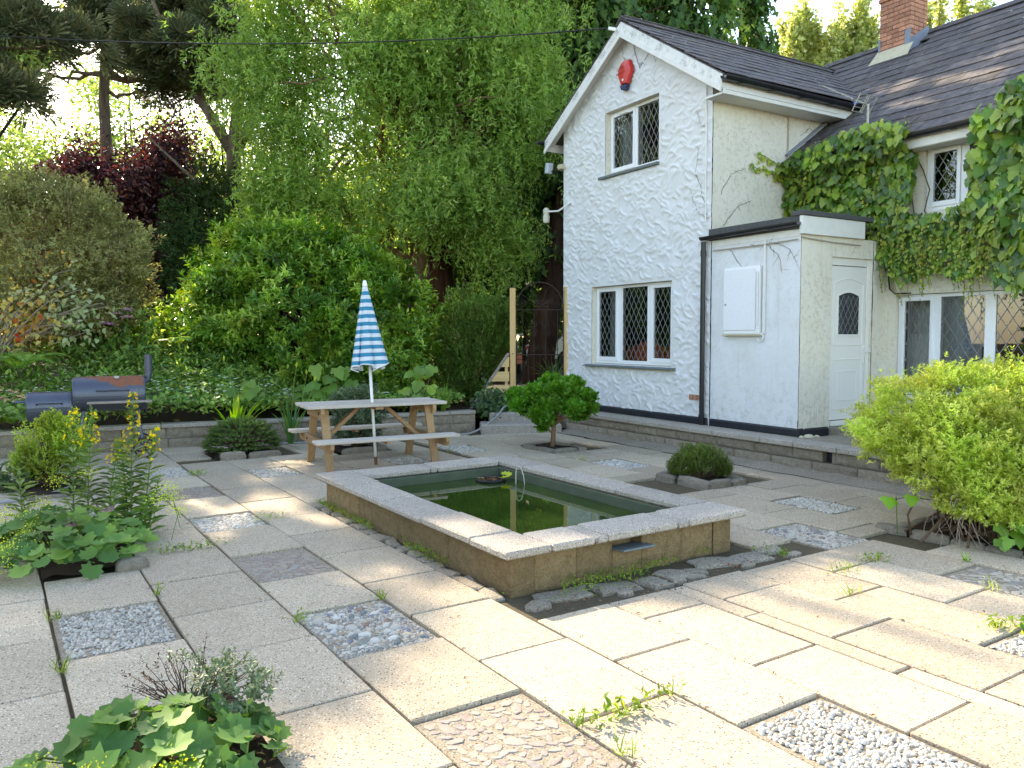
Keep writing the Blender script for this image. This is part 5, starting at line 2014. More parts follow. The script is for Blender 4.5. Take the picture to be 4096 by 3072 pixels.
# dead creeper stems left on the walls
def dead_vine(pts, plane='g', r=.006, twigs=6, lab='dry brown creeper stem clinging to the white wall'):
    r *= .6
    m = MB()
    P = []
    for i in range(len(pts) - 1):
        for k in range(6):
            t_ = k / 6
            P.append((pts[i][0] * (1 - t_) + pts[i + 1][0] * t_ + random.uniform(-.012, .012), pts[i][1] * (1 - t_) + pts[i + 1][1] * t_ + random.uniform(-.012, .012)))
    P.append(pts[-1])
    def to(p, lift=.0):
        if plane == 'g': return hw(GX - .016 - lift, p[0], p[1])
        if plane == 'p': return hw(PXL - .014 - lift, p[0], p[1])
        return hw(p[0], WY - .018 - lift, p[1])
    m.tube([to(p) for p in P], [r * (1 - .6 * i / len(P)) for i in range(len(P))], 5)
    for _ in range(twigs):
        i = random.randrange(2, len(P))
        a = random.uniform(0, 6.28); l = random.uniform(.05, .16)
        m.tube([to(P[i]), to((P[i][0] + math.cos(a) * l, P[i][1] + math.sin(a) * l))], [r * .5, r * .25], 4)
    o = m.build('dead_vine', M_VINE)
    tag(o, lab, 'vine', 'dead creeper stems on the walls')


dead_vine([(10.05, 6.25), (9.95, 5.95), (9.86, 5.76), (9.70, 5.88), (9.50, 6.02), (9.30, 5.96), (9.0, 5.62), (8.72, 5.30)], 'g', .008, 10, lab='longest dry creeper stem looping from the alarm box to the corner under the eaves')
dead_vine([(9.62, 6.12), (9.40, 6.05), (9.15, 5.90), (8.9, 5.78), (8.6, 5.5)], 'g', .007, 9, lab='dry creeper stem running under the right bargeboard of the gable')
dead_vine([(9.45, 6.02), (9.52, 5.88), (9.50, 5.70)], 'g', .005, 3, lab='short dry creeper twig hanging above the upper gable window')
dead_vine([(10.30, 6.2), (10.22, 5.95), (10.33, 5.82), (10.5, 5.80)], 'g', .005, 5, lab='dry creeper twig on the gable left of the alarm box')
dead_vine([(8.38, 3.3), (8.5, 3.7), (8.62, 3.95), (8.55, 4.25)], 'g', .006, 10, lab='dry creeper stem climbing the gable corner above the porch gutter')
dead_vine([(8.36, 3.25), (8.55, 3.35), (8.7, 3.65)], 'g', .005, 7, lab='lowest dry creeper sprig at the gable corner by the porch gutter')
dead_vine([(8.40, 4.5), (8.52, 4.62), (8.60, 4.8)], 'g', .005, 5, lab='small dry creeper twig at the gable corner beside the upper window')
dead_vine([(7.6, 2.80), (7.3, 2.78), (7.1, 2.62), (7.05, 2.4)], 'p', .006, 8, lab='dry creeper stem on the porch wall right of the cable trunking')
dead_vine([(7.95, 2.78), (7.75, 2.55), (7.6, 2.4)], 'p', .005, 6, lab='dry creeper stem on the porch wall above the meter cupboard')
dead_vine([(7.2, 2.80), (6.95, 2.7), (6.85, 2.55)], 'p', .005, 6, lab='dry creeper stem on the porch wall at its outer corner')
dead_vine([(8.45, 3.15), (8.75, 3.45), (9.0, 3.55)], 's', .006, 9, lab='dry creeper stem low on the side wall above the porch roof')
dead_vine([(10.1, 4.95), (10.35, 4.85), (10.55, 5.0), (10.8, 5.08)], 's', .006, 9, lab='dry creeper stem under the gutter at the far end of the side wall')
dead_vine([(10.05, 4.6), (10.25, 4.75), (10.4, 4.7)], 's', .005, 6, lab='small dry creeper twig on the side wall near the lead flashing')
dead_vine([(8.4, 3.6), (8.6, 3.9), (8.9, 4.0)], 's', .005, 8, lab='dry creeper stem in the middle of the side wall')

# ------------------------------------------------------------------ picnic table
TY = R(27)
tb = thing('picnic_table', 'weathered wooden picnic table with attached benches behind the pond', 'table', (-1.77, 10.03, 0), TY)
TZ = .78
W5 = .75 / 6
for i in range(6):
    y = -.375 + W5 * (i + .5)
    MB().box((random.uniform(-.006, .006), y, TZ - .019), (1.76, W5 - .006, .036), .004).build('table_plank', M_WOODT, tb)
BZ = .405
for s in (-1, 1):
    for k in (0, 1):
        y = s * (.54 + .125 * k + .06)
        MB().box((random.uniform(-.006, .006), y, BZ - .018), (1.76, .118, .034), .004).build('seat_plank', M_WOODT, tb)
for sx in (-1, 1):
    x = sx * .66
    for s in (-1, 1):
        MB().bar((x, s * .50, 0), (x, s * .235, TZ - .04), .044, .095, .004, (1, 0, 0)).build('leg', M_WOODZ, tb)
    m = MB()
    xx = x + sx * .046
    m.prism([(-.35, -.11), (.35, -.11), (.37, -.06), (.37, 0), (-.37, 0), (-.37, -.06)], -.021, .021, 0, lambda p, xx=xx: (xx + p[2], p[0], TZ - .04 + p[1]))
    m.build('top_bearer', M_WOODL, tb)
    m = MB()
    m.prism([(-.76, -.10), (.76, -.10), (.80, -.05), (.80, 0), (-.80, 0), (-.80, -.05)], -.021, .021, 0, lambda p, xx=xx: (xx + p[2], p[0], BZ - .036 + p[1]))
    m.build('seat_bearer', M_WOODL, tb)
    MB().bar((sx * .62, 0, BZ - .09), (sx * .16, 0, TZ - .05), .045, .085, .004, (0, 1, 0)).build('brace', M_WOODL, tb)
    for s in (-1, 1):
        m = MB()
        for (yy_, zz_) in ((s * .27, TZ - .10), (s * .37, BZ - .085)):
            m.lathe([(.014, 0), (.014, .010), (.006, .012)], 8, (x + sx * .069, yy_, zz_), Matrix.Rotation(R(90) * sx, 3, 'Y'))
        m.build('bolts', M_IRON, tb)
MB().span((-.05, -.34, TZ - .075), (.05, .34, TZ - .04), .004).build('middle_bearer', M_WOODL, tb)
MB().span((-.06, .55, BZ - .07), (-.015, .80, BZ - .036), .004).build('seat_cleat', M_WOODL, tb)
MB().span((-.06, -.80, BZ - .07), (-.015, -.55, BZ - .036), .004).build('seat_cleat', M_WOODL, tb)

# closed parasol leaning in the table hole
base, top = Vector((-1.70, 9.90, 0)), Vector((-1.835, 10.02, 2.30))
d = (top - base)
um = thing('parasol', 'closed blue and white striped parasol standing through the picnic table', 'parasol', base)
um.rotation_euler = d.to_track_quat('Z', 'Y').to_euler()
MB().tube([(0, 0, .02), (0, 0, 1.5)], .019, 12).build('pole', M_POLE, um, smooth=True)
MB().tube([(0, 0, 0), (0, 0, .10)], .0195, 12).build('pole_end', M_RUSTY, um)
MB().lathe([(.030, 2.225), (.034, 2.235), (.030, 2.25), (.024, 2.29), (.010, 2.305)], 12).build('tip', M_WHITE, um, smooth=True)
cv = MB()
NA, NZ_ = 96, 34
V, F = [], []
for j in range(NZ_ + 1):
    t_ = j / NZ_
    z = 2.235 - 1.02 * t_
    Rr = .026 + .175 * t_ ** .86
    for i in range(NA):
        a = 2 * math.pi * i / NA
        amp = .05 + .38 * t_
        fold = math.cos(7 * a + 1.4 * math.sin(2 * a + 1.0) + .5 * t_)
        r = Rr * (1 + amp * (fold * .62 - .18) + .09 * t_ * math.cos(a * 2 + .4))
        tw = .28 * t_ * math.sin(7 * a + 1.4 * math.sin(2 * a + 1.0) + 1.2)
        zz = z + t_ ** 3 * (.030 * math.sin(3 * a + .6) + .022 * fold)
        V.append((r * math.cos(a + tw), r * math.sin(a + tw) * .92, zz))
for j in range(NZ_):
    for i in range(NA):
        a, b = j * NA + i, j * NA + (i + 1) % NA
        F.append((a, a + NA, b + NA, b))
cv.add(V, F)
can = cv.build('canopy', M_CANVAS, um, smooth=True)
hem = [V[NZ_ * NA + i] for i in range(NA)] + [V[NZ_ * NA]]
MB().tube(hem, .006, 6, False).build('hem', M_FLOWW if False else M_WHITE, can)
m = MB()
for k in range(7):
    a = 2 * math.pi * k / 7 + .2
    m.tube([(.02 * math.cos(a), .02 * math.sin(a), 1.95), (.075 * math.cos(a), .075 * math.sin(a), 1.30)], .005, 5)
m.build('ribs', M_POLE, um)['kind'] = 'stuff'

# ------------------------------------------------------------------ barrel smoker
SY = R(28)
sm = thing('barrel_smoker', 'dark steel barrel barbecue smoker with offset firebox and rusty lid', 'barbecue', (-5.52, 10.55, 0), SY)
rotX = Matrix.Rotation(R(90), 3, 'Y')


def drum(x0, x1, r, zc, n=28):
    m = MB()
    m.lathe([(0.001, 0), (r * .97, 0), (r, .012), (r, (x1 - x0) - .012), (r * .97, x1 - x0), (.001, x1 - x0)], n, (x0, 0, zc), rotX, cap=False)
    return m


b_ = drum(-.26, .60, .225, .845).build('barrel', M_SMOKER, sm, smooth=False)
lid = MB()
V, F = [], []
nA = 18
for i in range(nA + 1):
    a = R(150) + (R(-5) - R(150)) * i / nA
    for x in (-.235, .575):
        V.append((x, -.236 * math.cos(a), .845 + .236 * math.sin(a)))
for i in range(nA):
    F.append((2 * i, 2 * i + 1, 2 * i + 3, 2 * i + 2)[::-1])
lid.add(V, F)
L_ = lid.build('lid', M_RUST, sm, smooth=True)
m = MB()
m.tube([(.02, -.222, .90), (.02, -.275, .905), (.40, -.275, .905), (.40, -.222, .90)], .011, 8)
m.build('handle', M_SMOKER, L_)
MB().lathe([(.032, 0), (.036, .012), (.030, .018), (.0, .018)], 16, (.26, -.10, .845 + .213), Matrix.Rotation(R(24), 3, 'X'), cap=False).build('temperature_gauge', M_ALU, L_)
fb = drum(-.78, -.262, .19, .70).build('firebox', M_SMOKER, sm)
m = MB()
V, F = [], []
for i in range(13):
    a = R(100) + (R(2) - R(100)) * i / 12
    for x in (-.735, -.30):
        V.append((x, -.197 * math.cos(a) if False else -.197 * math.sin(R(90) - a + R(0)) , .70 + .197 * math.sin(a)))
for i in range(12):
    F.append((2 * i, 2 * i + 1, 2 * i + 3, 2 * i + 2)[::-1])
m.add(V, F)
fl_ = m.build('firebox_lid', M_SMOKER, fb, smooth=True)
m = MB(); m.tube([(-.66, -.186, .74), (-.66, -.225, .765), (-.38, -.225, .765), (-.38, -.186, .74)], .012, 8); m.build('handle', M_SMOKER, fl_)
m = MB(); m.tube([(-.778, -.06, .775), (-.90, -.06, .775), (-.93, 0, .775), (-.90, .06, .775), (-.778, .06, .775)], .013, 8); m.build('end_handle', M_SMOKER, fb)
m = MB(); m.tube([(.56, .05, .98), (.64, .05, 1.02), (.655, .05, 1.10), (.655, .05, 1.36)], [.045, .045, .048, .05], 14); m.build('smoke_stack', M_SMOKER, sm)
m = MB()
for k in range(5):
    m.span((-.10, -.46 + k * .042, .745), (.66, -.43 + k * .042, .765), .003)
m.build('front_shelf', M_WOODG, sm)
m = MB()
for x in (-.06, .60):
    m.tube([(x, -.46, .74), (x, -.22, .74), (x, -.17, .70)], .012, 6)
    m.tube([(x, -.42, .74), (x, -.20, .60)], .010, 6)
m.build('shelf_bracket', M_SMOKER, sm)
for (x, y, xf, yf) in ((-.16, -.13, -.18, -.22), (-.16, .13, -.18, .22), (.50, -.13, .56, -.22), (.50, .13, .56, .22)):
    m = MB()
    m.tube([(x + .06, y * .2, .64), (x + .02, y * .8, .62), (x, y, .52), (xf, yf, .02 if x < 0 else .13)], .024, 10)
    m.build('leg', M_SMOKER, sm)
for y in (-.30, .30):
    m = MB()
    c = Vector((.56, y, .13))
    m.tube([c + Vector((.125 * math.cos(a), 0, .125 * math.sin(a))) for a in np.linspace(0, 2 * math.pi, 25)], .012, 6, False)
    for k in range(6):
        a = k * math.pi / 3
        m.tube([c, c + Vector((.12 * math.cos(a), 0, .12 * math.sin(a)))], .006, 5)
    m.lathe([(.022, -.02), (.022, .02)], 10, c, Matrix.Rotation(R(90), 3, 'X'))
    m.build('wheel', M_IRON, sm)
m = MB(); m.tube([(.56, -.30, .13), (.56, .30, .13)], .010, 8); m.build('axle', M_IRON, sm)

# ------------------------------------------------------------------ iron gate, posts, slatted fence
GYY = 14.45
gt = thing('iron_gate', 'rusty arched wrought iron garden gate with scrolls beside the house', 'gate', (.50, GYY, .40))
x0, x1 = -.42, .43
m = MB()
for x in (x0, x1):
    m.tube([(x, 0, .02), (x, 0, 1.69)], .010, 6)
cxx, rr_ = (x0 + x1) / 2, (x1 - x0) / 2
m.tube([(cxx + rr_ * math.cos(a), 0, 1.69 + (rr_ + .05) * math.sin(a)) for a in np.linspace(0, math.pi, 21)], .010, 6)
for z in (.12, .86, 1.67):
    m.tube([(x0, 0, z), (x1, 0, z)], .009, 6)
m.build('gate_frame', M_IRON, gt)
for i in range(1, 8):
    x = x0 + (x1 - x0) * i / 8
    MB().tube([(x, 0, .04), (x, 0, 1.67 if i % 2 else .86)], .006, 6).build('bar', M_IRON, gt)


def spiral(c, r, turns, a0, s=1):
    return [(c[0] + r * (1 - t_ * .85) * math.cos(a0 + s * turns * 6.283 * t_), 0, c[1] + r * (1 - t_ * .85) * math.sin(a0 + s * turns * 6.283 * t_)) for t_ in np.linspace(0, 1, 22)]


for (cx_, cz_, r_, a0, s_) in ((-.30, 1.77, .085, 0, 1), (.30, 1.77, .085, 3.14, -1), (-.02, 1.77, .08, 3.14, -1), (.12, 1.77, .08, 0, 1), (-.12, 1.25, .09, 0, 1), (.12, 1.25, .09, 3.14, -1),
                             (-.10, .97, .075, 0, 1), (.10, .97, .075, 3.14, -1), (-.1, 1.42, .07, 3.14, 1), (.1, 1.42, .07, 0, -1), (.28, .95, .06, 0, 1), (-.28, .95, .06, 3.14, -1)):
    MB().tube(spiral((cx_, cz_), r_, 1.6, a0, s_), .005, 5, False).build('scroll', M_IRON, gt)
m = MB()
for a in (R(35), R(65), R(115), R(145)):
    m.tube([(cxx, 0, 1.72), (cxx + rr_ * .98 * math.cos(a), 0, 1.69 + (rr_ + .05) * .98 * math.sin(a))], .005, 5)
m.build('arch_rays', M_IRON, gt)
m = MB(); m.tube([(x0 - .12, -.02, 1.24), (x0 + .10, -.02, 1.22), (x0 + .12, -.03, 1.25)], .012, 6); m.build('latch', M_ALU, gt)
m = MB(); m.tube([(x1, 0, 1.66), (x1 + .07, 0, 1.68)], .012, 6); m.build('hinge', M_RUSTY, gt)

p1 = thing('timber_post', 'new pale timber gate post standing free left of the iron gate', 'post', (.015, GYY, .33), 0, 'timber gate posts')
MB().box((0, 0, 1.06), (.105, .105, 2.14), .006).build('post', M_PINEZ, p1)
MB().box((.0, -.055, .95), (.02, .012, .02), .002).build('bolt', M_IRON, p1)
p2 = thing('timber_post', 'new pale timber gate post fixed against the corner of the white house', 'post', (.99, 14.42, .33), R(8), 'timber gate posts')
MB().box((0, 0, 1.07), (.10, .085, 2.16), .006).build('post', M_PINEZ, p2)
MB().box((.055, .012, .55), (.012, .10, 1.1), .003).build('packing_strip', M_PAINTW, p2)
fe = thing('slatted_fence', 'triangular end of a slatted timber fence left of the gate', 'fence', (-.04, 14.36, .33))
for (z0, z1) in ((.20, .375), (.455, .63), (.715, .895)):
    xa = lambda z: -.68 + (z - .02) * .68 / .97
    m = MB()
    m.prism([(xa(z0), z0), (-.01, z0), (-.01, z1), (xa(z1), z1)], -.012, .012, 0, lambda p: (p[0], p[2], p[1]))
    m.build('slat', M_PINEX, fe)
MB().bar((-.72, .0, -.06), (-.02, .0, .96), .045, .05, .004).build('sloping_rail', M_WOODG, fe)
MB().box((-.06, .045, .45), (.055, .06, .95), .004).build('back_post', M_PINEZ, fe)

# ------------------------------------------------------------------ vehicles beyond the gate
tr_ = thing('tractor', 'small orange-red tractor parked beyond the iron gate', 'tractor', (-.55, 21.8, .44), R(-18))
m = MB()
prof = [(-.75, .62), (-.75, 1.10), (-.55, 1.16), (.35, 1.10), (.62, .98), (.68, .62)]
m.prism(prof, -.30, .30, 0, lambda p: (p[0], p[2], p[1]))
hood = m.build('bonnet', M_TRACT, tr_)
MB().box((.66, 0, .80), (.06, .50, .22), .015).build('grille', M_RUBBER, hood)
for s in (-1, 1):
    MB().box((.665, s * .19, .86), (.07, .14, .09), .02).build('headlight', plain('pale_blue_lamp', (.40, .50, .62), .15, 0, .6), hood)
MB().box((.70, 0, .60), (.16, .66, .14), .02).build('front_bumper', M_TRACT, tr_)
MB().box((.74, 0, .46), (.12, .56, .12), .02).build('front_weight', M_TRACT, tr_)
text_mesh('KUBOTA', .15, M_RUBBER, 'lettering', hood, (.0, -.304, .83), (R(90), 0, 0), .002)
MB().box((-1.05, 0, .62), (.75, .7, .35), .05).build('body', M_TRACT, tr_)
MB().box((-1.1, 0, 1.0), (.45, .45, .12), .04).build('seat', M_RUBBER, tr_)
MB().box((-1.32, 0, 1.2), (.12, .45, .40), .04).build('seat_back', M_RUBBER, tr_)
m = MB(); m.tube([(-.72, 0, 1.05), (-.85, 0, 1.35)], .025, 8); m.tube([(-.85 + .17 * math.cos(a) * .5, .17 * math.sin(a), 1.35 + .17 * math.cos(a) * .85) for a in np.linspace(0, 6.283, 17)], .014, 6, False); m.build('steering_wheel', M_RUBBER, tr_)


def wheel(parent, c, r, w, name='wheel', rim=M_WHITE):
    t = MB()
    t.lathe([(r * .62, -w / 2), (r * .92, -w / 2), (r, -w * .3), (r, w * .3), (r * .92, w / 2), (r * .62, w / 2)], 20, c, Matrix.Rotation(R(90), 3, 'X'))
    w_ = t.build(name, M_RUBBER, parent)
    MB().lathe([(.01, -w * .35), (r * .61, -w * .35), (r * .61, w * .35), (.01, w * .35)], 16, c, Matrix.Rotation(R(90), 3, 'X'), cap=False).build('rim', rim, w_)


for s in (-1, 1):
    wheel(tr_, (.42, s * .45, .30), .30, .20)
    wheel(tr_, (-1.05, s * .55, .45), .45, .30)

va = thing('parked_car', 'white car with blue roof box mostly hidden behind the house corner', 'car', (2.55, 26.0, .55), R(20))
prof = [(-1.9, .35), (-1.95, .75), (-1.5, .85), (-.95, 1.40), (.7, 1.45), (1.35, .95), (1.9, .85), (1.95, .35)]
m = MB(); m.prism(prof, -.8, .8, 0, lambda p: (p[0], p[2], p[1])); bod = m.build('body', M_CARW, va)
m = MB()
m.prism([(-1.36, .90), (-.92, 1.34), (-.15, 1.37), (-.15, .90)], -.806, .806, 0, lambda p: (p[0], p[2], p[1]))
m.build('window', M_DARKGL, bod)
m = MB()
m.prism([(-.08, .90), (-.08, 1.37), (.66, 1.38), (1.2, .92)], -.806, .806, 0, lambda p: (p[0], p[2], p[1]))
m.build('window', M_DARKGL, bod)
m = MB()
m.add([(-1.49, -.7, .875), (-1.49, .7, .875), (-.97, .66, 1.39), (-.97, -.66, 1.39)], [(0, 1, 2, 3)]); m.v = [(x - .012, y, z + .012) for x, y, z in m.v]
m.build('rear_window', M_DARKGL, bod)
MB().box((-.2, 0, 1.56), (1.3, .6, .2), .06).build('roof_box', M_BLUEP, va)
for s in (-1, 1):
    wheel(va, (1.2, s * .76, .30), .31, .2, rim=M_ALU)
    wheel(va, (-1.2, s * .76, .30), .31, .2, rim=M_ALU)
    MB().box((-1.92, s * .62, .68), (.06, .26, .14), .02).build('tail_light', M_REDP, bod)

# ------------------------------------------------------------------ white garden chair, hoses
ch = thing('garden_chair', 'white plastic garden chair on the terrace at the right edge', 'chair', hw(8.95, 4.36, .325), HYAW + R(150))
m = MB()
V, F = [], []
nI, nJ = 12, 10
for j in range(nJ + 1):
    v = j / nJ
    z = .42 + .63 * v
    hw_ = .24 - .05 * (1 - v) - .14 * max(0, v - .62) ** 2 * 6
    for i in range(nI + 1):
        u = i / nI * 2 - 1
        V.append((u * hw_, .22 + .12 * v + .05 * (1 - u * u), z))
for j in range(nJ):
    for i in range(nI):
        a = j * (nI + 1) + i
        F.append((a, a + 1, a + nI + 2, a + nI + 1))
m.add(V, F)
bk_ = m.build('backrest', M_WHITE, ch, smooth=True)
so_ = bk_.modifiers.new('thick', 'SOLIDIFY'); so_.thickness = .014
MB().box((0, 0, .42), (.44, .44, .025), .01).build('seat', M_WHITE, ch)
for sx in (-1, 1):
    for sy in (-1, 1):
        MB().bar((sx * .24, sy * .24, 0), (sx * .20, sy * .19, .41), .045, .03, .006).build('leg', M_WHITE, ch)
    m = MB(); m.tube([(sx * .23, -.20, .40), (sx * .255, -.18, .62), (sx * .255, .10, .64), (sx * .22, .26, .62)], .018, 8); m.build('armrest', M_WHITE, ch)


def hose(pts, label, r=.013):
    P = []
    L = [Vector(p) for p in pts]
    for i in range(len(L) - 1):
        a, b, c, d_ = L[max(i - 1, 0)], L[i], L[i + 1], L[min(i + 2, len(L) - 1)]
        for k in range(8):
            t_ = k / 8
            P.append(.5 * ((2 * b) + (c - a) * t_ + (2 * a - 5 * b + 4 * c - d_) * t_ ** 2 + (3 * b - a - 3 * c + d_) * t_ ** 3))
    P.append(L[-1])
    o = MB().tube(P, r, 8).build('garden_hose', M_HOSE, smooth=True)
    tag(o, label, 'hose', 'grey garden hoses')


hose([(-5.6, 7.3, .014), (-5.0, 7.55, .014), (-4.72, 7.9, .014), (-4.68, 8.35, .014), (-4.75, 8.9, .014)], 'grey garden hose curving out at the left edge by the box bush', .018)
hose([(.0, 14.0, .36), (-.12, 13.62, .40), (-.30, 13.35, .22), (-.65, 12.95, .03), (-1.1, 12.75, .014), (-1.9, 12.45, .014), (-2.8, 12.0, .014), (-3.6, 11.75, .014), (-4.3, 11.6, .014)], 'grey garden hose hanging over the steps and running along the low wall', .017)
# loose bits by the door
for i, (x, y, s_) in enumerate(((8.30, 6.62, .10), (8.20, 6.66, .06), (8.42, 6.60, .06))):
    m = dome(700 + i, 7, (0, .6, .9, 1.0), (1.0, .8, .4, -.2))
    o = inst('loose_stone', m.mesh('loose_stone', M_CEMENT), None, hw(x, y, .325), (0, 0, i), (s_ * 1.4, s_, s_ * .8))
    tag(o, ('largest ochre stone lying on the terrace below the porch door', 'flat small stone left of the ochre stone by the porch', 'small stone right of the ochre stone by the porch')[i], 'stone', 'loose stones by the porch')

# ------------------------------------------------------------------ plants
UP = np.array([0., 0., 1.])
TOSUN = SUN


def plant(name, label, cat, base, group=None):
    return thing(name, label, cat, base, 0, group, off=base)


def shoots(P0, D0, K, length, spread, base_frac=0.0):
    """K leaves along each shoot that ends at P0 and points along D0: positions, leaf directions and normals."""
    n = len(P0)
    t = rng.random((n, K)) * (1 - base_frac)
    t[:, 0] = 0
    P = P0[:, None, :] - D0[:, None, :] * (length * t)[..., None]
    rd = rdir(n * K).reshape(n, K, 3)
    side = unit(rd - D0[:, None, :] * (rd * D0[:, None, :]).sum(-1, keepdims=True))
    D = unit(D0[:, None, :] * (1 - spread * (.35 + .65 * t))[..., None] + side * (spread * (.5 + .8 * t))[..., None])
    N = unit(D0[:, None, :] * .8 + UP * .5 + rdir(n * K).reshape(n, K, 3) * .35)
    return P.reshape(-1, 3), D.reshape(-1, 3), N.reshape(-1, 3)


def ell_shell(n, c, r, depth=.25, bump=.18, bs=1.3, low=-1.0, seed=0.0):
    """Points in the outer shell of an uneven ellipsoid; returns points and outward directions."""
    d = rdir(int(n * 1.6) + 10)
    d = d[d[:, 2] > low][:n]
    c, r = np.array(c, float), np.array(r, float)
    k = 1 + bump * 2 * (vnoise(d * 1.0 + seed, bs * 2) - .5) + bump * (vnoise(d + seed + 5, bs * 5) - .5)
    k = k * (1 - depth * rng.random(len(d)) ** 1.5)
    return c + d * r * k[:, None], unit(d / r)


def trunk_of(root, name, pts, rad, mat, n=10, limbs=()):
    m = MB()
    m.tube(pts, rad, n)
    for (L, r0, r1) in limbs:
        k = len(L)
        m.tube(L, [r0 + (r1 - r0) * i / (k - 1) for i in range(k)], 6)
    return m.build(name, mat, root, smooth=True)


def bend(a, b, k=6, sag=0.0, wob=.0):
    a, b = np.array(a, float), np.array(b, float)
    out = []
    for i in range(k + 1):
        t = i / k
        p = a + (b - a) * t
        p[2] += sag * math.sin(math.pi * t)
        if 0 < i < k and wob: p = p + rng.normal(0, wob, 3)
        out.append(tuple(p))
    return out


# --- curly willow -----------------------------------------------------
wb_ = (-2.1, 18.0, .45)
wi = plant('willow_tree', 'tall curly willow with trailing bright green foliage beside the house', 'tree', wb_)
LOBES = [((-5.0, 17.4, 7.6), (1.25, 1.3, 2.4), 62), ((-3.9, 17.0, 5.3), (1.35, 1.2, 1.5), 48), ((-2.3, 17.0, 7.6), (1.25, 1.2, 2.3), 62), ((-.1, 17.3, 7.4), (1.3, 1.2, 2.2), 62),
         ((-1.7, 16.6, 4.75), (1.35, 1.0, .85), 40), ((-.35, 17.0, 4.3), (.55, .7, 1.5), 22), ((-3.6, 18.6, 10.6), (2.4, 2.0, 1.8), 70), ((-.3, 18.8, 10.4), (2.2, 2.0, 1.8), 66), ((-5.3, 17.2, 4.6), (.6, .8, .9), 12)]
cl = []
for c, r, n in LOBES:
    p, _ = ell_shell(n, c, r, .75, .2)
    cl.append(p)
cl = np.concatenate(cl)
def hole(q, x0, x1, z0, z1):
    s = 17.3 / q[:, 1]
    return (q[:, 0] * s > x0) & (q[:, 0] * s < x1) & ((q[:, 2] - 1.6) * s + 1.6 > z0) & ((q[:, 2] - 1.6) * s + 1.6 < z1)


cl = cl[~(hole(cl, -1.45, -.55, 5.7, 7.9) | hole(cl, -4.3, -3.3, 4.9, 5.9) | hole(cl, -2.9, -2.2, 5.0, 6.2))]
S, K = 30, 15
n = len(cl)
st = cl[:, None, :] + rng.normal(0, 1, (n, S, 3)) * np.array([.36, .36, .26])
out = unit(np.c_[rng.normal(0, 1, (n * S, 2)), np.zeros(n * S)]).reshape(n, S, 1, 3)
ln = rng.uniform(.22, .80, (n, S, 1, 1))
t = (np.arange(K) + rng.random((n, S, K))) / K
t = t[..., None]
ph = rng.uniform(0, 6.28, (n, S, 1, 1))
P = st[:, :, None, :] + out * ln * .42 * np.sqrt(t) + np.array([0, 0, -1.]) * ln * (t ** 1.5) + .035 * np.concatenate([np.cos(9 * t + ph), np.sin(9 * t + ph), 0 * t], -1)
D = unit(np.array([0, 0, -.5]) + rdir(n * S * K).reshape(n, S, K, 3) * .85)
P, D = P.reshape(-1, 3), D.reshape(-1, 3)
rn = np.clip(np.repeat(rng.random(n * S), K) * .6 + rng.random(n * S * K) * .4, 0, 1)
keep = ~(sun_gap(P, 0.0, 9.3) | (sun_gap(P) & (P[:, 0] < -5.75)))
P, D, rn = P[keep], D[keep], rn[keep]
leaves('crown', T_WILLOW, P, D, rdir(len(P)), rng.uniform(.09, .15, len(P)), .034, L_WILLOW, wi, rn)
lim = []
for c in cl[::4]:
    s = np.array([-2.0 + rng.uniform(-.3, .3), 18.0, rng.uniform(3.0, 7.0)])
    L = [tuple(s + (c - s) * t_ + (rng.normal(0, .14, 3) if 0 < t_ < 1 else 0) + np.array([0, 0, .5 * math.sin(math.pi * t_)])) for t_ in np.linspace(0, 1, 8)]
    lim.append((L, .055, .010))
trunk_of(wi, 'trunk', [(-1.75, 18, .3), (-2.0, 17.9, 1.6), (-2.15, 17.9, 3.0), (-1.75, 17.9, 4.6), (-1.6, 17.9, 6.2), (-1.35, 17.9, 7.2), (-1.1, 18, 9.5)], [.24, .2, .18, .16, .13, .10, .05], B_WILLOW, 12,
         [([(-1.8, 17.9, .9), (-2.3, 17.7, 2.2), (-2.75, 17.6, 3.0), (-3.6, 17.6, 4.3), (-4.4, 17.5, 6.0)], .15, .05), ([(-1.65, 17.9, 5.6), (-1.2, 17.5, 6.1), (-.7, 17.4, 5.9), (-.1, 17.3, 6.5), (.5, 17.3, 7.2)], .10, .03),
          ([(-1.4, 17.6, 6.6), (-1.5, 17.3, 7.3), (-1.15, 17.2, 7.8), (-.8, 17.2, 8.6)], .09, .03), ([(-1.7, 17.7, 5.2), (-1.35, 17.2, 5.5), (-1.0, 17.1, 5.0), (-.75, 17.1, 4.7)], .05, .015),
          ([(-4.6, 17.8, 4.2), (-4.25, 17.5, 5.0), (-4.1, 17.4, 5.7)], .09, .05), ([(-3.5, 17.6, 4.2), (-4.2, 17.5, 4.5), (-4.8, 17.5, 4.0), (-5.0, 17.4, 3.3)], .08, .05)] + lim)

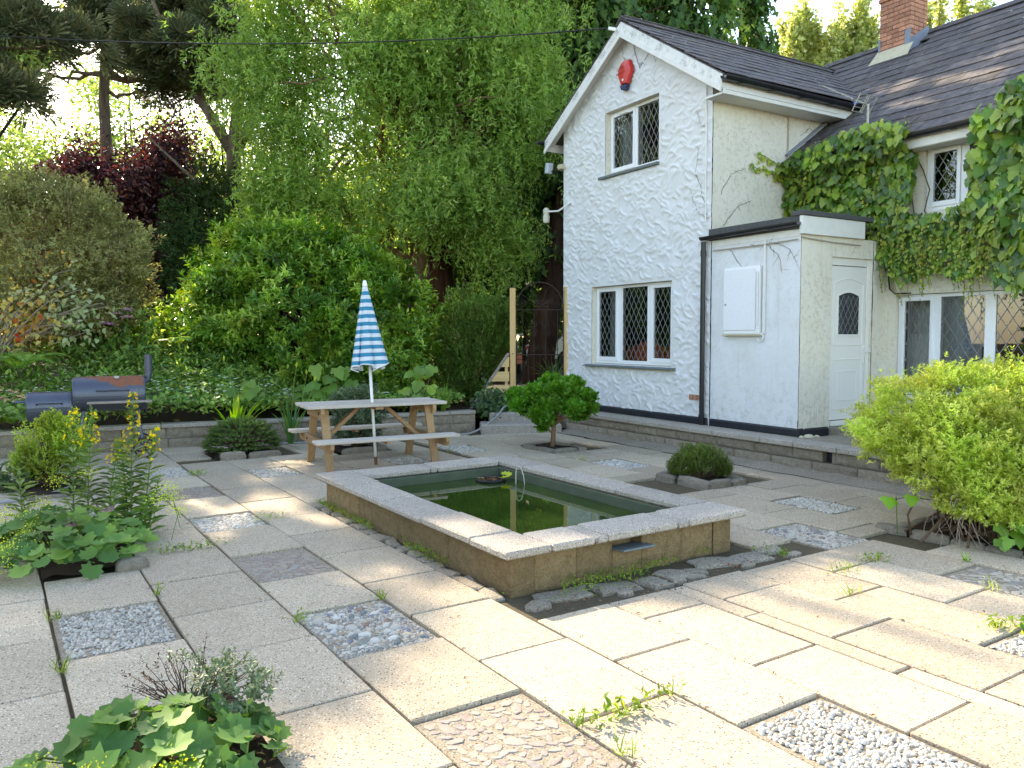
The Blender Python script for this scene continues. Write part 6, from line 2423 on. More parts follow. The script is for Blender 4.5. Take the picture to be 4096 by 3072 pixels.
# --- cypresses behind the gable ---------------------------------------
def cypress(base, label, h, rad, z0, nspray, trunk_r, lean=(0, 0), seed=0, name='cypress_tree', mat=None, L=.34):
    o = plant(name, label, 'tree', base, 'dark conifers behind the house and gate')
    b = np.array(base)
    topp = b + np.array([lean[0], lean[1], h])
    pts = [tuple(b + (topp - b) * t_ + np.array([0, 0, 0])) for t_ in np.linspace(0, 1, 7)]
    nb = int(nspray / 34)
    zz = z0 + (h - z0) * rng.random(nb) ** .9
    az = rng.uniform(0, 6.283, nb)
    rr = rad * (1 - .62 * (zz - z0) / (h - z0)) * rng.uniform(.45, 1.1, nb)
    tips = b + np.array([lean[0], lean[1], 0]) * (zz / h)[:, None] + np.c_[np.cos(az) * rr, np.sin(az) * rr, zz - .25 * rr]
    M_ = 34
    f = rng.random((nb, M_)) ** .7
    root = b + np.array([lean[0], lean[1], 0]) * (zz / h)[:, None] + np.c_[0 * zz, 0 * zz, zz + .25]
    P = root[:, None, :] + (tips - root)[:, None, :] * (.35 + .65 * f)[..., None] + rng.normal(0, .16, (nb, M_, 3))
    P[..., 2] -= rng.uniform(0, .45, (nb, M_))
    outd = unit(tips - root)
    D = unit(outd[:, None, :] * .5 + np.array([0, 0, -.85]) + rng.normal(0, .28, (nb, M_, 3)))
    P, D = P.reshape(-1, 3), D.reshape(-1, 3)
    keep = ~sun_gap(P, .2, 10.0)
    P, D = P[keep], D[keep]
    leaves('crown', T_SPRAY, P, D, unit(rdir(len(P)) + np.array([0, -.6, .3])), rng.uniform(.6, 1.25, len(P)) * L, L * .62, mat or L_CYP, o)
    lim = [([tuple(root[i]), tuple((root[i] + tips[i]) / 2 + np.array([0, 0, .05])), tuple(tips[i])], .04, .008) for i in range(0, nb, 3)]
    trunk_of(o, 'trunk', pts, [trunk_r * (1 - .8 * t_) + .02 for t_ in np.linspace(0, 1, 7)], B_CYP, 12, lim)
    return o


cypress((4.3, 20.6, .3), 'broad dark cypress rising behind the gable ridge', 14.5, 2.5, 2.5, 11500, .42)
cypress((6.3, 22.2, .3), 'narrow dark cypress with wispy tip at the right end of the gable roof', 12.2, 1.5, 3.0, 5200, .30)
cypress((1.7, 20.5, .3), 'tall dark cypress between the willow and the gable', 14.0, 2.3, 3.2, 13000, .40)
cypress((.56, 18.9, .3), 'leaning reddish cypress trunk right behind the iron gate', 11.0, 1.7, 5.0, 4200, .34, (1.7, .1))
cypress((-1.75, 19.6, .3), 'thick dark cypress trunk standing behind the big glossy shrub', 13.0, 2.4, 4.0, 10000, .36)
cypress((-.15, 24.0, .3), 'dark cypress trunk in the shade left of the gate arch', 13.0, 2.4, 2.6, 9500, .22)
cypress((-1.2, 22.6, .3), 'thin dark cypress deep in the shade between willow trunk and gate', 12.0, 2.4, 2.2, 8500, .18)

# --- pines at the left ---------------------------------------------------
def pine(base, label, pts, r0, clumps, nt, lim_from, name='pine_tree', forks=()):
    o = plant(name, label, 'tree', base, 'pines at the left edge')
    P, D = [], []
    lim = list(forks)
    for (c, r) in clumps:
        c = np.array(c)
        k = int(nt * 1.9 * r ** 1.6)
        nsub = max(4, int(10 * r))
        sub = c + rdir(nsub) * rng.random((nsub, 1)) ** .5 * r * np.array([1, 1, .45])
        i = rng.integers(0, nsub, k)
        d = unit(rdir(k) * np.array([1, 1, .7]) + np.array([0, 0, .45]))
        P.append(sub[i] + d * rng.random((k, 1)) ** .6 * .34)
        D.append(d)
        s = np.array(lim_from(c))
        lim.append((bend(s, c, 6, -.15, .10), .06, .02))
        for q in sub[::2]:
            lim.append((bend(c, q, 3, 0, .03), .02, .008))
    P, D = np.concatenate(P), np.concatenate(D)
    keep = ~sun_gap(P, .5, 10.2)
    P, D = P[keep], D[keep]
    leaves('crown', T_NEEDLES, P, D, rdir(len(P)), rng.uniform(.18, .30, len(P)), .26, L_PINE, o)
    trunk_of(o, 'trunk', pts, [r0 * (1 - .75 * i / (len(pts) - 1)) for i in range(len(pts))], B_PINE, 12, lim)


def rc(n, lo, hi, r0, r1):
    return [((rng.uniform(lo[0], hi[0]), rng.uniform(lo[1], hi[1]), rng.uniform(lo[2], hi[2])), rng.uniform(r0, r1)) for _ in range(n)]


pine((-11.0, 22.0, .5), 'tall pine with bare straight trunk behind the purple tree', [(-11.0, 22, .4), (-10.95, 22, 4), (-11.0, 22, 8), (-10.8, 22, 11), (-10.6, 22, 14)], .22,
     rc(18, (-14.5, 20.5, 9.6), (-7.6, 23.0, 13.5), .55, 1.1) + rc(17, (-13.8, 20.5, 7.9), (-7.8, 21.8, 10.2), .55, .95), 480, lambda c: (-10.9, 22, min(12, c[2] + .3)))
pine((-6.9, 20.0, .5), 'pine with forked trunk between the purple tree and the willow', [(-6.95, 20, .4), (-6.9, 20, 3), (-6.85, 20, 6.2), (-6.6, 20, 8), (-6.4, 20, 12)], .27,
     rc(12, (-8.9, 18.8, 9.4), (-4.9, 21, 12.5), .5, 1.0) + rc(12, (-9.2, 18.8, 7.6), (-5.6, 20.5, 9.6), .5, .8), 480, lambda c: (-6.7, 20, min(11, c[2] - .2)),
     forks=[([(-6.85, 20, 6.1), (-7.5, 20, 7.2), (-8.2, 20, 8.2), (-8.8, 20, 10)], .17, .05), ([(-6.85, 20, 6.0), (-6.2, 20, 7.3), (-5.9, 20, 9.5)], .15, .05), ([(-6.9, 19.9, 4.8), (-7.8, 19.6, 5.5), (-8.7, 19.4, 6.4)], .07, .02)])
pine((-12.2, 15.4, .4), 'pine at the left frame edge reaching branches into the picture', [(-12.2, 15.4, .3), (-12.1, 15.4, 4), (-12.0, 15.4, 8), (-11.9, 15.4, 12)], .24,
     rc(13, (-12.0, 14.2, 5.9), (-8.2, 16.5, 8.3), .4, .75) + rc(14, (-15, 13.0, 6.5), (-11.5, 18.5, 12), .7, 1.2), 430, lambda c: (-12.1, 15.4, min(10.5, c[2] - .1)))

# --- shade trees outside the picture on the left ----------------------------
for (x, y, zt, nm) in ((-15.5, 12.0, 8.5, 'first'), (-13.0, 18.5, 10.5, 'second')):
    o = plant('garden_tree', 'broad leafy tree outside the left edge of the picture, %s of two' % nm, 'tree', (x, y, .3), 'trees outside the left edge')
    P, d = ell_shell(7500, (x, y, zt - 1.5), (2.6, 2.6, 2.8), .6, .25)
    keep = ~sun_gap(P)
    P = P[keep]
    leaves('crown', T_LEAF, P, rdir(len(P)), unit(rdir(len(P)) + UP), .17, .10, L_FAR, o)
    trunk_of(o, 'trunk', [(x, y, .2), (x + .1, y, 3), (x, y, zt - 1)], [.25, .2, .08], B_DARK, 10, [(bend((x, y, 3 + i * .3), P[i * 37], 5, .2, .1), .06, .02) for i in range(12)])

hg = plant('unseen_hedge', 'added tall dark hedge outside the picture, there to be mirrored in the windows', 'hedge', (-14.5, -3, 0))  # unseen hedge, added to darken the window reflections
n = 15000
a_ = rng.uniform(-1, 1, n)
P = np.c_[-14.5 + 1.5 * a_ + rng.normal(0, .5, n), -3 + 11 * a_, 4.2 * rng.random(n) ** .8]
leaves('foliage', T_LEAF, P, rdir(n), unit(rdir(n) + UP * .4 + np.array([.5, 0, 0])), .24, .15, L_GATES, hg)
trunk_of(hg, 'stems', [(-16, -14, 0), (-16, -14, 2.5)], [.06, .03], B_DARK, 6, [([(-14.5 + 1.5 * q, -3 + 11 * q, 0), (-14.5 + 1.5 * q, -3 + 11 * q, 3)], .06, .02) for q in np.linspace(-.9, .9, 8)])

# --- purple-leaved tree ---------------------------------------------------------
pb = (-9.4, 21.0, .5)
pu = plant('purple_tree', 'dark purple-leaved plum tree behind the golden shrub', 'tree', pb)
cl = np.concatenate([ell_shell(n_, c, r, .8, .2)[0] for c, r, n_ in (((-9.8, 21, 3.9), (1.85, 1.6, 2.7), 125), ((-11.5, 21.2, 3.7), (1.3, 1.3, 1.7), 50), ((-9.1, 20.8, 5.9), (1.1, 1.1, 1.25), 36), ((-11.1, 21, 6.0), (1.2, 1, .7), 20), ((-8.5, 20.6, 2.6), (.9, .9, 1.6), 40))])
n, S = len(cl), 190
P = (cl[:, None, :] + rng.normal(0, 1, (n, S, 3)) * np.array([.31, .31, .27])).reshape(-1, 3)
P = P[~sun_gap(P, .35, 20)]
D = unit(rdir(len(P)) + np.array([0, 0, -.35]))
rn = np.where(rng.random(len(P)) < .1, 1.0, rng.random(len(P)) * .75)
leaves('crown', T_LEAF, P, D, unit(rdir(len(P)) + UP * .6), rng.uniform(.10, .16, len(P)), .065, L_PURPLE, pu, rn)
trunk_of(pu, 'trunk', [(-9.4, 21, .3), (-9.4, 21, 2.2), (-9.5, 21, 3.9), (-9.6, 21, 6)], [.15, .13, .09, .03], B_DARK, 10,
         [(bend((-9.45, 21, 1.4 + 2.2 * rng.random()), c, 5, .1, .08), .05, .01) for c in cl[::4]])

# --- golden olive shrub ------------------------------------------------------------
gb = (-7.75, 13.7, .45)
go = plant('golden_shrub', 'large mounded olive-gold conifer shrub at the left edge', 'shrub', gb)
P0, D0 = ell_shell(8200, (-8.0, 13.7, 2.85), (1.75, 1.3, 1.5), .22, .20, 1.6, -.75)
P1, D1 = ell_shell(1500, (-7.0, 13.4, 2.1), (.7, .7, .75), .25, .2, 1.6, -.6)
P0, D0 = np.concatenate([P0, P1]), np.concatenate([D0, D1])
D0 = unit(D0 + rdir(len(D0)) * .45 + UP * .25)
P, D, N = shoots(P0, D0, 8, .16, .8)
leaves('crown', T_LEAF, P, D, N, rng.uniform(.05, .085, len(P)), .028, L_GOLD, go, np.clip(np.repeat(rng.random(len(P0)), 8) * .7 + rng.random(len(P)) * .3, 0, 1))
trunk_of(go, 'trunk', [(-7.3, 13.6, .3), (-7.25, 13.6, 1.3), (-7.5, 13.7, 2.2)], [.10, .08, .05], B_WILLOW, 8, [(bend((-7.3, 13.6, 1.0), P0[i], 5, .1, .04), .04, .01) for i in range(0, 5200, 170)])

# --- yew behind the big shrub --------------------------------------------------------
yb = (-7.25, 19.4, .5)
ye_ = plant('yew_tree', 'dark green yew between the purple tree and the willow', 'tree', yb)
P0, D0 = ell_shell(4200, (-7.25, 19.4, 3.2), (1.2, 1.0, 2.6), .35, .28, 1.6)
D0 = unit(D0 + rdir(len(D0)) * .4)
P, D, N = shoots(P0, D0, 9, .26, .75)
leaves('crown', T_LEAF, P, D, N, rng.uniform(.07, .12, len(P)), .03, L_YEW, ye_)
trunk_of(ye_, 'trunk', [(-7.25, 19.4, .3), (-7.25, 19.4, 2.6), (-7.25, 19.4, 5.4)], [.12, .09, .02], B_DARK)

# --- big glossy shrub behind the picnic table ------------------------------------------
hb = (-3.8, 14.7, .4)
hs = plant('glossy_shrub', 'huge rounded glossy green shrub behind the picnic table', 'shrub', hb)
parts_ = [((-4.05, 14.8, 1.9), (2.05, 1.25, 1.75), 5200, 1.0), ((-2.6, 14.7, 1.55), (1.15, 1.1, 1.45), 2300, 2.0), ((-5.2, 14.4, 1.35), (.75, .8, 1.15), 1300, 3.0), ((-4.3, 14.8, 2.9), (.95, .8, .85), 1200, 4.0)]
PP, DD = [], []
for c, r, n_, sd in parts_:
    p, d_ = ell_shell(n_, c, r, .16, .34, 2.2, -.85, sd)
    PP.append(p); DD.append(d_)
P0, D0 = np.concatenate(PP), np.concatenate(DD)
D0 = unit(D0 * .8 + UP * .55 + rdir(len(D0)) * .38)
P, D, N = shoots(P0, D0, 9, .15, .9)
rn = np.clip(np.repeat(vnoise(P0, 3.0) * 1.3 - .35, 9) + rng.normal(0, .22, len(P)) + .15, 0, 1)  # light and dark leaf patches imitate lit highlights and shaded gaps
leaves('crown', T_LEAF, P, D, N, rng.uniform(.085, .145, len(P)), rng.uniform(.036, .052, len(P)), L_SHRUB, hs, rn)
i = rng.choice(len(P), 260, replace=False)
leaves('yellow_leaves', T_LEAF, P[i] + D0[i // 9] * .03, unit(D[i] + np.array([0, 0, -.5])), N[i], .10, .045, L_YELLOW, hs)['kind'] = 'stuff'
trunk_of(hs, 'trunk', [(-3.7, 14.8, .2), (-3.75, 14.8, 1.2), (-3.9, 14.8, 2.2)], [.10, .08, .04], B_DARK, 8, [(bend((-3.7, 14.8, .5 + .8 * rng.random()), P0[i], 5, .15, .06), .04, .008) for i in range(0, len(P0), 160)])

# --- small-leaved shrub by the gate ---------------------------------------------------------
sb = (-.75, 15.3, .4)
sh = plant('gate_shrub', 'upright small-leaved shrub leaning towards the free gate post', 'shrub', sb)
PP, DD = [], []
for c, r, n_, sd in (((-.85, 15.3, 1.45), (.72, .7, 1.02), 5200, 1.), ((-.34, 15.1, 1.75), (.42, .5, .62), 2400, 2.), ((-1.0, 15.2, .9), (.6, .6, .6), 1800, 3.)):
    p, d_ = ell_shell(n_, c, r, .35, .26, 1.8, -.9, sd); PP.append(p); DD.append(d_)
P0, D0 = np.concatenate(PP), np.concatenate(DD)
D0 = unit(D0 * .5 + UP * .7 + rdir(len(D0)) * .35)
P, D, N = shoots(P0, D0, 10, .16, .8)
rn = np.clip(np.repeat(rng.random(len(P0)), 10) * .5 + rng.random(len(P)) * .3 + .25 * (P[:, 2] > 1.9), 0, 1)  # top leaves made paler, sunlit tops put into leaf colour
leaves('crown', T_LEAF, P, D, N, rng.uniform(.034, .055, len(P)), .020, L_GATES, sh, rn)
trunk_of(sh, 'trunk', [(-.75, 15.3, .2), (-.72, 15.3, .7)], [.06, .05], B_WILLOW, 8, [(bend((-.75, 15.3, .35), P0[i], 6, .0, .03), .018, .004) for i in range(0, len(P0), 45)])

# --- far trees ---------------------------------------------------------------------------------
def soft_tree(name, label, base, h, r, mat, nleaf, size, group, dens=.55, z0=1.5, trunk=.12):
    o = plant(name, label, 'tree', base, group)
    b = np.array(base)
    ncl = 42
    c, _ = ell_shell(ncl, b + np.array([0, 0, (h + z0) / 2]), (r, r, (h - z0) / 2), .8, .2)
    k = nleaf // ncl
    P = (c[:, None, :] + rng.normal(0, 1, (ncl, k, 3)) * dens).reshape(-1, 3)
    leaves('crown', T_LEAF, P, rdir(len(P)), unit(rdir(len(P)) + UP * .5), rng.uniform(.7, 1.3, len(P)) * size, size * .55, mat, o)
    trunk_of(o, 'trunk', [tuple(b), tuple(b + np.array([.1, 0, h * .5])), tuple(b + np.array([0, 0, h * .9]))], [trunk, trunk * .7, .02], B_DARK, 8, [(bend(b + np.array([0, 0, h * rng.uniform(.2, .6)]), c[i], 4, .1, .08), .04, .012) for i in range(0, ncl, 2)])
    return o


for (x, y, h, r, lab) in ((-17.5, 27, 8.2, 2.6, 'sunlit pale green tree far back at the left edge'), (-13.8, 29, 9.6, 2.7, 'loose green tree far back behind the bare pine trunk'), (-10.0, 28, 8.8, 2.5, 'bright green tree far back between the pines'),
                          (-6.5, 30, 7.6, 2.4, 'yellow-green tree far back left of the willow'), (-3.0, 29, 7.2, 2.2, 'yellow-green tree glimpsed behind the willow strands'), (.5, 30, 6.5, 2.2, 'leafy tree seen far beyond the gate arch'), (3.6, 31, 7.0, 2.3, 'green tree far back behind the house corner'), (-20.0, 31, 12.5, 3.4, 'tall pale tree behind the pines at the left edge'), (-15.5, 33, 13.0, 3.4, 'tall pale green tree in the gap between the two left pines'), (-11.5, 34, 12.6, 3.2, 'tall loose tree behind the purple crown'), (-8.0, 35, 12.0, 3.0, 'tall green tree behind the forked pine')):
    soft_tree('background_tree', lab, (x, y, .6), h, r, L_FAR if x < 2 else L_GATES, 8000, .19, 'trees far behind the garden', .5, 1.2)

# dense wood beyond the path
n = 26000
P = np.c_[rng.uniform(-9, 12, n), rng.uniform(33, 38, n), np.zeros(n)]
P[:, 2] = .5 + (5.2 + 4.5 * (vnoise(P, .35) - .3)) * rng.random(n) ** .8
o = leaves('far_wood', T_LEAF, P, rdir(n), unit(rdir(n) + UP * .5 + np.array([0, -.5, 0])), rng.uniform(.22, .42, n), .22, L_YEW)
tag(o, 'dark leafy wood closing the view beyond the gate path', kind='stuff')
n = 20000
P = np.c_[rng.uniform(-30, -7, n), rng.uniform(36, 42, n), np.zeros(n)]
P[:, 2] = .5 + (6.2 + 4 * (vnoise(P, .3) - .5)) * rng.random(n) ** .8
o = leaves('far_wood', T_LEAF, P, rdir(n), unit(rdir(n) + UP * .5), rng.uniform(.25, .45, n), .24, L_FAR)
tag(o, 'pale sunlit wood far behind the left side of the garden', kind='stuff')

# poplars beyond the roofs
def poplar(x, y, h, r, lab):
    o = plant('poplar_tree', lab, 'tree', (x, y, .3), 'poplars beyond the roofs')
    n_ = int(330 * h / 8)
    ax_x = [(0, 0, h)] + [(rng.uniform(-1, 1) * r * 1.1, rng.uniform(-1, 1) * r, h * rng.uniform(.72, .95)) for _ in range(6)]
    pick = rng.integers(0, 7, n_)
    hh_ = np.array([q[2] for q in ax_x])[pick]
    zz = 4 + (hh_ - 4) * rng.random(n_) ** .8
    rr = r * .75 * np.clip((hh_ - zz) / (h * .40), .04, 1) ** .7 * rng.uniform(.1, 1.1, n_)
    az = rng.uniform(0, 6.283, n_)
    c = np.c_[x + np.array([q[0] for q in ax_x])[pick] + rr * np.cos(az), y + np.array([q[1] for q in ax_x])[pick] + rr * np.sin(az), zz]
    k = 26
    P = c[:, None, :] + rng.normal(0, 1, (n_, k, 3)) * np.array([.14, .14, .28])
    P = P.reshape(-1, 3)
    leaves('crown', T_LEAF, P, unit(rdir(len(P)) + np.array([0, 0, -.3])), rdir(len(P)), rng.uniform(.15, .24, len(P)), .16, L_POP, o)
    trunk_of(o, 'trunk', [(x, y, .2), (x, y, h * .6), (x, y, h)], [.22, .12, .02], B_PINE, 8, [([tuple(c[i] * np.array([1, 1, 1]) - np.array([(c[i][0] - x) * .9, (c[i][1] - y) * .9, 1.2])), tuple(c[i])], .03, .008) for i in range(0, n_, 6)])


PR = 34.0
for (px, py, r, lab) in ((1697, 62, .8, 'short poplar column at the left of the poplar row'), (1726, 14, .75, 'slim poplar with pointed top left of the chimney'), (1762, 40, .8, 'poplar with rounded top in the gap beside the slim one'), (1806, 12, .85, 'tall poplar second from the chimney'),
                         (1852, -14, .9, 'tallest poplar just left of the chimney'), (1884, 45, .7, 'poplar half hidden by the left side of the chimney'), (2030, -20, .9, 'poplar just right of the chimney'), (2076, -30, .95, 'poplar above the ridge right of the chimney'), (2118, 2, .8, 'low poplar at the right end of the row')):
    x = (px - 1106) / 1726 * PR
    poplar(x, PR + rng.uniform(-1, 1), 1.6 + (722 - py) / 1726 * PR, r, lab)

# --- undergrowth on the bed ------------------------------------------------------------------------
def on_bed(u, d):
    """u metres along the low wall, d metres behind its face."""
    x = WL0.x + WLD.x * u + WLN.x * d
    y = WL0.y + WLD.y * u + WLN.y * d
    return x, y


def cover_top(x, y, d, u):
    base = bed_h(x, y)
    hh = .18 + .16 * np.clip((u - 2.5) / 2, 0, 1) + .30 * np.clip(d, 0, 4.5) * np.clip((8.8 - u) / 2.2, .25, 1)
    hh = hh + .42 * (vnoise(np.stack([x, y, x * 0], -1), 1.2) - .5) * np.clip(d * .7, .2, 1)
    return base, np.clip(hh, .06, 2.0)


n = 24000
u, d_ = rng.uniform(0, 10.6, n), .10 + 4.6 * rng.random(n) ** 1.5
x, y = on_bed(u, d_)
b_, hh = cover_top(x, y, d_, u)
z = b_ + hh * (1 - .45 * rng.random(n) ** 2.2)
P = np.c_[x, y, z]
front = d_ < 1.5
ov = (d_ < .32) & (rng.random(n) < .45) & (vnoise(np.c_[x, y, x * 0], 1.1) > .45)
P[ov] += np.array([.1, -.25, 0]) * rng.random((ov.sum(), 1)); P[ov, 2] -= .12 * rng.random(ov.sum()) - .06
D = unit(np.c_[rng.normal(0, .6, n), rng.normal(-.45, .5, n), rng.normal(-.15, .3, n)])
N = unit(np.c_[rng.normal(0, .35, n), rng.normal(-.45, .35, n), np.ones(n)])
o = leaves('ground_cover', T_HEART, P[front], D[front], N[front], rng.uniform(.055, .085, front.sum()), .06, L_COVER)
tag(o, 'low heart-leaved ground cover spilling over the back wall', kind='stuff')
n2 = 30000
u2, d2 = rng.uniform(-.5, 8.6, n2), .9 + 4.4 * rng.random(n2)
x, y = on_bed(u2, d2)
b_, hh = cover_top(x, y, d2, u2)
P = np.c_[x, y, b_ + hh * (1.08 - .55 * rng.random(n2) ** 1.6) + .10 * rng.random(n2)]
D = unit(np.c_[rng.normal(0, .7, n2), rng.normal(-.2, .7, n2), rng.normal(.25, .5, n2)])
N = unit(np.c_[rng.normal(0, .5, n2), rng.normal(-.2, .5, n2), np.ones(n2)])
o = leaves('undergrowth', T_LEAF, P, D, N, rng.uniform(.06, .13, n2), rng.uniform(.025, .05, n2), L_COVER)
tag(o, 'mixed leafy undergrowth on the raised bed', kind='stuff')
k = 420
u, d_ = np.r_[rng.uniform(1.2, 5.2, 250), rng.uniform(4, 9.4, 170)], np.r_[.5 + 2.2 * rng.random(250), .25 + .9 * rng.random(170)]
x, y = on_bed(u, d_)
b_, hh = cover_top(x, y, d_, u)
c = np.c_[x, y, b_ + hh + .05]
a = rng.uniform(0, 6.28, k)
P, D = [], []
for j in range(4):
    P.append(c); D.append(np.c_[np.cos(a + j * 1.571), np.sin(a + j * 1.571), np.full(k, .25)])
o = leaves('white_flowers', T_LEAF, np.concatenate(P), np.concatenate(D), UP + np.array([0, -.6, 0]), .028, .018, L_FLOWW)
tag(o, 'tiny white flowers dotted over the ground cover', kind='stuff')


def fern(base, label, nf=9, L=.75, mat=None):
    o = plant('fern', label, 'fern', base, 'ferns in the raised bed')
    b = np.array(base)
    P, D, N, ll = [], [], [], []
    st_ = MB()
    for i in range(nf):
        a = 2 * math.pi * i / nf + rng.uniform(-.3, .3)
        h = np.array([math.cos(a), math.sin(a), 0])
        l = L * rng.uniform(.75, 1.1)
        t = np.linspace(.12, 1, 26)
        pts = b + h * (l * (t ** 1.1))[:, None] * .8 + UP * (l * (.95 * t - .75 * t * t))[:, None]
        st_.tube([tuple(p) for p in pts[::3]], .005, 4)
        w = .17 * np.sin(np.clip(t, .02, 1) * math.pi) ** .7 * l + .015
        tan = unit(np.gradient(pts, axis=0))
        sd = unit(np.cross(tan, UP))
        for s in (-1, 1):
            P.append(pts); D.append(unit(sd * s + tan * .35 + UP * -.1)); N.append(np.cross(sd, tan)); ll.append(w)
    leaves('fronds', T_LEAF, np.concatenate(P), np.concatenate(D), np.concatenate(N), np.concatenate(ll), .032, L_FERN, o)
    st_.build('stalks', M_STEM, o)


for (px, py, dd, lab, L) in ((40, 740, 11.6, 'large bright fern at the left edge of the bed', .95), (190, 760, 13.2, 'fern in the middle of the undergrowth', .7), (385, 700, 13.8, 'fern below the pink hydrangea', .7), (20, 850, 10.6, 'low fern at the left end of the wall', .6), (250, 690, 14.4, 'fern half hidden behind the hydrangea', .6)):
    x = (px - 1106) / 1726 * dd
    fern((x, dd, max(.4, 1.55 - (py - 722) / 1726 * dd - .35)), lab, 9, L)
fern((-5.75, 8.6, .02), 'small fern cut by the left edge of the patio', 7, .42)

# hydrangea with lacecap flowers
hy = plant('hydrangea', 'lacecap hydrangea with pink and buff flower heads in the bed', 'shrub', (-6.65, 13.5, .6))
P0, D0 = ell_shell(170, (-6.65, 13.5, 1.35), (.75, .6, .75), .3, .15, 1.5, -.4)
P, D, N = shoots(P0, D0, 5, .1, .9)
leaves('foliage', T_LEAF, P, D, N, rng.uniform(.11, .16, len(P)), .08, L_COVER, hy)
hm = []
for (dx, dz) in ((-.35, .78), (-.15, .85), (.03, .80), (.2, .72), (.38, .66), (-.05, .62), (.12, .55), (-.2, .45), (-.28, .33), (.42, .78)):
    c = np.array([-6.65 + dx, 13.0 + rng.uniform(-.1, .1), 1.27 + dz])
    k = 80
    a, r = rng.uniform(0, 6.28, k), .10 * np.sqrt(rng.random(k))
    P = c + np.c_[r * np.cos(a), r * np.sin(a), .02 * rng.random(k) - r * .2]
    leaves('flower_head', T_LEAF, P, rdir(k) * np.array([1, 1, .2]), UP + rdir(k) * .4, .042, .032, L_FLOWP, hy, np.clip(rng.random(k) * .5 + (.5 if dx > .15 or dz < .5 else 0), 0, 1))
m = MB()
for i in range(0, 170, 9):
    m.tube(bend((-6.65, 13.5, .6), P0[i], 4, .05, .02), [.012, .011, .009, .007, .005], 5)
m.build('stems', M_TWIG, hy)


def upright(base, h, label, name='leafy_shoot', lean=0.0, leafL=.10, mat=None, group='tall leafy shoots in the bed'):
    o = plant(name, label, 'plant', base, group)
    b = np.array(base)
    k = int(h / .035)
    t = np.linspace(.15, 1, k)
    a = np.arange(k) * 2.4
    P = b + np.c_[lean * t, 0 * t, h * t]
    D = np.c_[np.cos(a), np.sin(a), .55 + .5 * t]
    leaves('foliage', T_LEAF, P, D, UP + np.c_[-np.cos(a), -np.sin(a), 0 * a], leafL * (1.1 - .6 * t), leafL * .42, mat or L_FERN, o)
    MB().tube([tuple(b), tuple(b + np.array([lean, 0, h]))], [.008, .003], 5).build('stem', M_STEM, o)


upright((-6.55, 13.6, 1.15), 1.75, 'tallest leafy shoot rising beside the hydrangea', lean=.05)
upright((-6.75, 13.2, 1.0), .95, 'short leafy shoot in front of the hydrangea', lean=-.05)
upright((-5.55, 13.3, .8), 1.15, 'leafy shoot at the left foot of the big glossy shrub', lean=.05)
upright((-7.6, 12.8, .9), .7, 'leafy shoot among the undergrowth near the smoker', lean=.1)

# shrub with red and yellow leaves
au = plant('autumn_shrub', 'sprawling thin shrub with red and yellow leaves before the golden shrub', 'shrub', (-8.1, 12.3, .9))
brs = []
P, D = [], []
for i in range(26):
    a = rng.uniform(-.35, .9)
    L = rng.uniform(.9, 2.0)
    e = np.array([-8.1 + math.cos(a) * L * .95, 12.3 + rng.uniform(-.4, .5), 1.5 + max(0.1, math.sin(a)) * L * .8 + .2 * rng.random()])
    br = bend((-8.1 + rng.uniform(-.4, .1), 12.3, .9), e, 7, .25, .05)
    brs.append((br, .022, .005))
    for p in br[3:]:
        k = 8
        P.append(np.array(p) + rng.normal(0, .11, (k, 3))); D.append(rdir(k) + np.array([0, -.2, -.5]))
P, D = np.concatenate(P), np.concatenate(D)
k = rng.random(len(P)) < .62
P, D = P[k], D[k]
leaves('foliage', T_HEART, P, D, unit(rdir(len(P)) * .6 + UP), rng.uniform(.06, .11, len(P)), .08, L_AUT, au, np.clip(vnoise(P, 1.2) * 1.5 - .02 + rng.normal(0, .18, len(P)), 0, 1))
trunk_of(au, 'branches', [(-8.1, 12.3, .6), (-8.1, 12.3, .95)], [.04, .03], M_TWIGG, 8, brs)

# big lobed leaves behind the table and other bed plants
def big_leaves(base, n_, spread, h, size, label, mat=None, tmpl=None, name='large_leaved_plant'):
    o = plant(name, label, 'plant', base, 'large-leaved plants in the bed')
    b = np.array(base)
    a = rng.uniform(0, 6.28, n_)
    r = spread * np.sqrt(rng.random(n_))
    P = b + np.c_[r * np.cos(a), r * np.sin(a) * .6, h * rng.uniform(.35, 1, n_)]
    D = np.c_[rng.normal(0, .6, n_), rng.normal(-.5, .3, n_), rng.normal(-.55, .25, n_)]
    for i in range(n_):
        t_, f_ = tmpl or T_IVY
        q = leaves('leaf', tmpl or T_IVY, P[i:i + 1], D[i:i + 1], UP + np.array([0, -.9, 0]), size * rng.uniform(.7, 1.2), size * rng.uniform(.9, 1.1), mat or L_LILY, o)
    m = MB()
    for p in P[::2]:
        m.tube(bend(b, p, 4, .05, .01), .006, 5)
    m.build('stalks', M_STEM, o)


big_leaves((-2.95, 12.75, .35), 16, .5, .85, .26, 'bright lobed leaves behind the left end of the picnic table', L_FERN)
big_leaves((-4.05, 12.25, .35), 8, .35, .6, .22, 'lobed leaves above the wall left of the parasol', L_FERN)
big_leaves((-1.5, 13.25, .35), 9, .4, .75, .24, 'lobed leaves below the gate shrub', L_SHRUB)


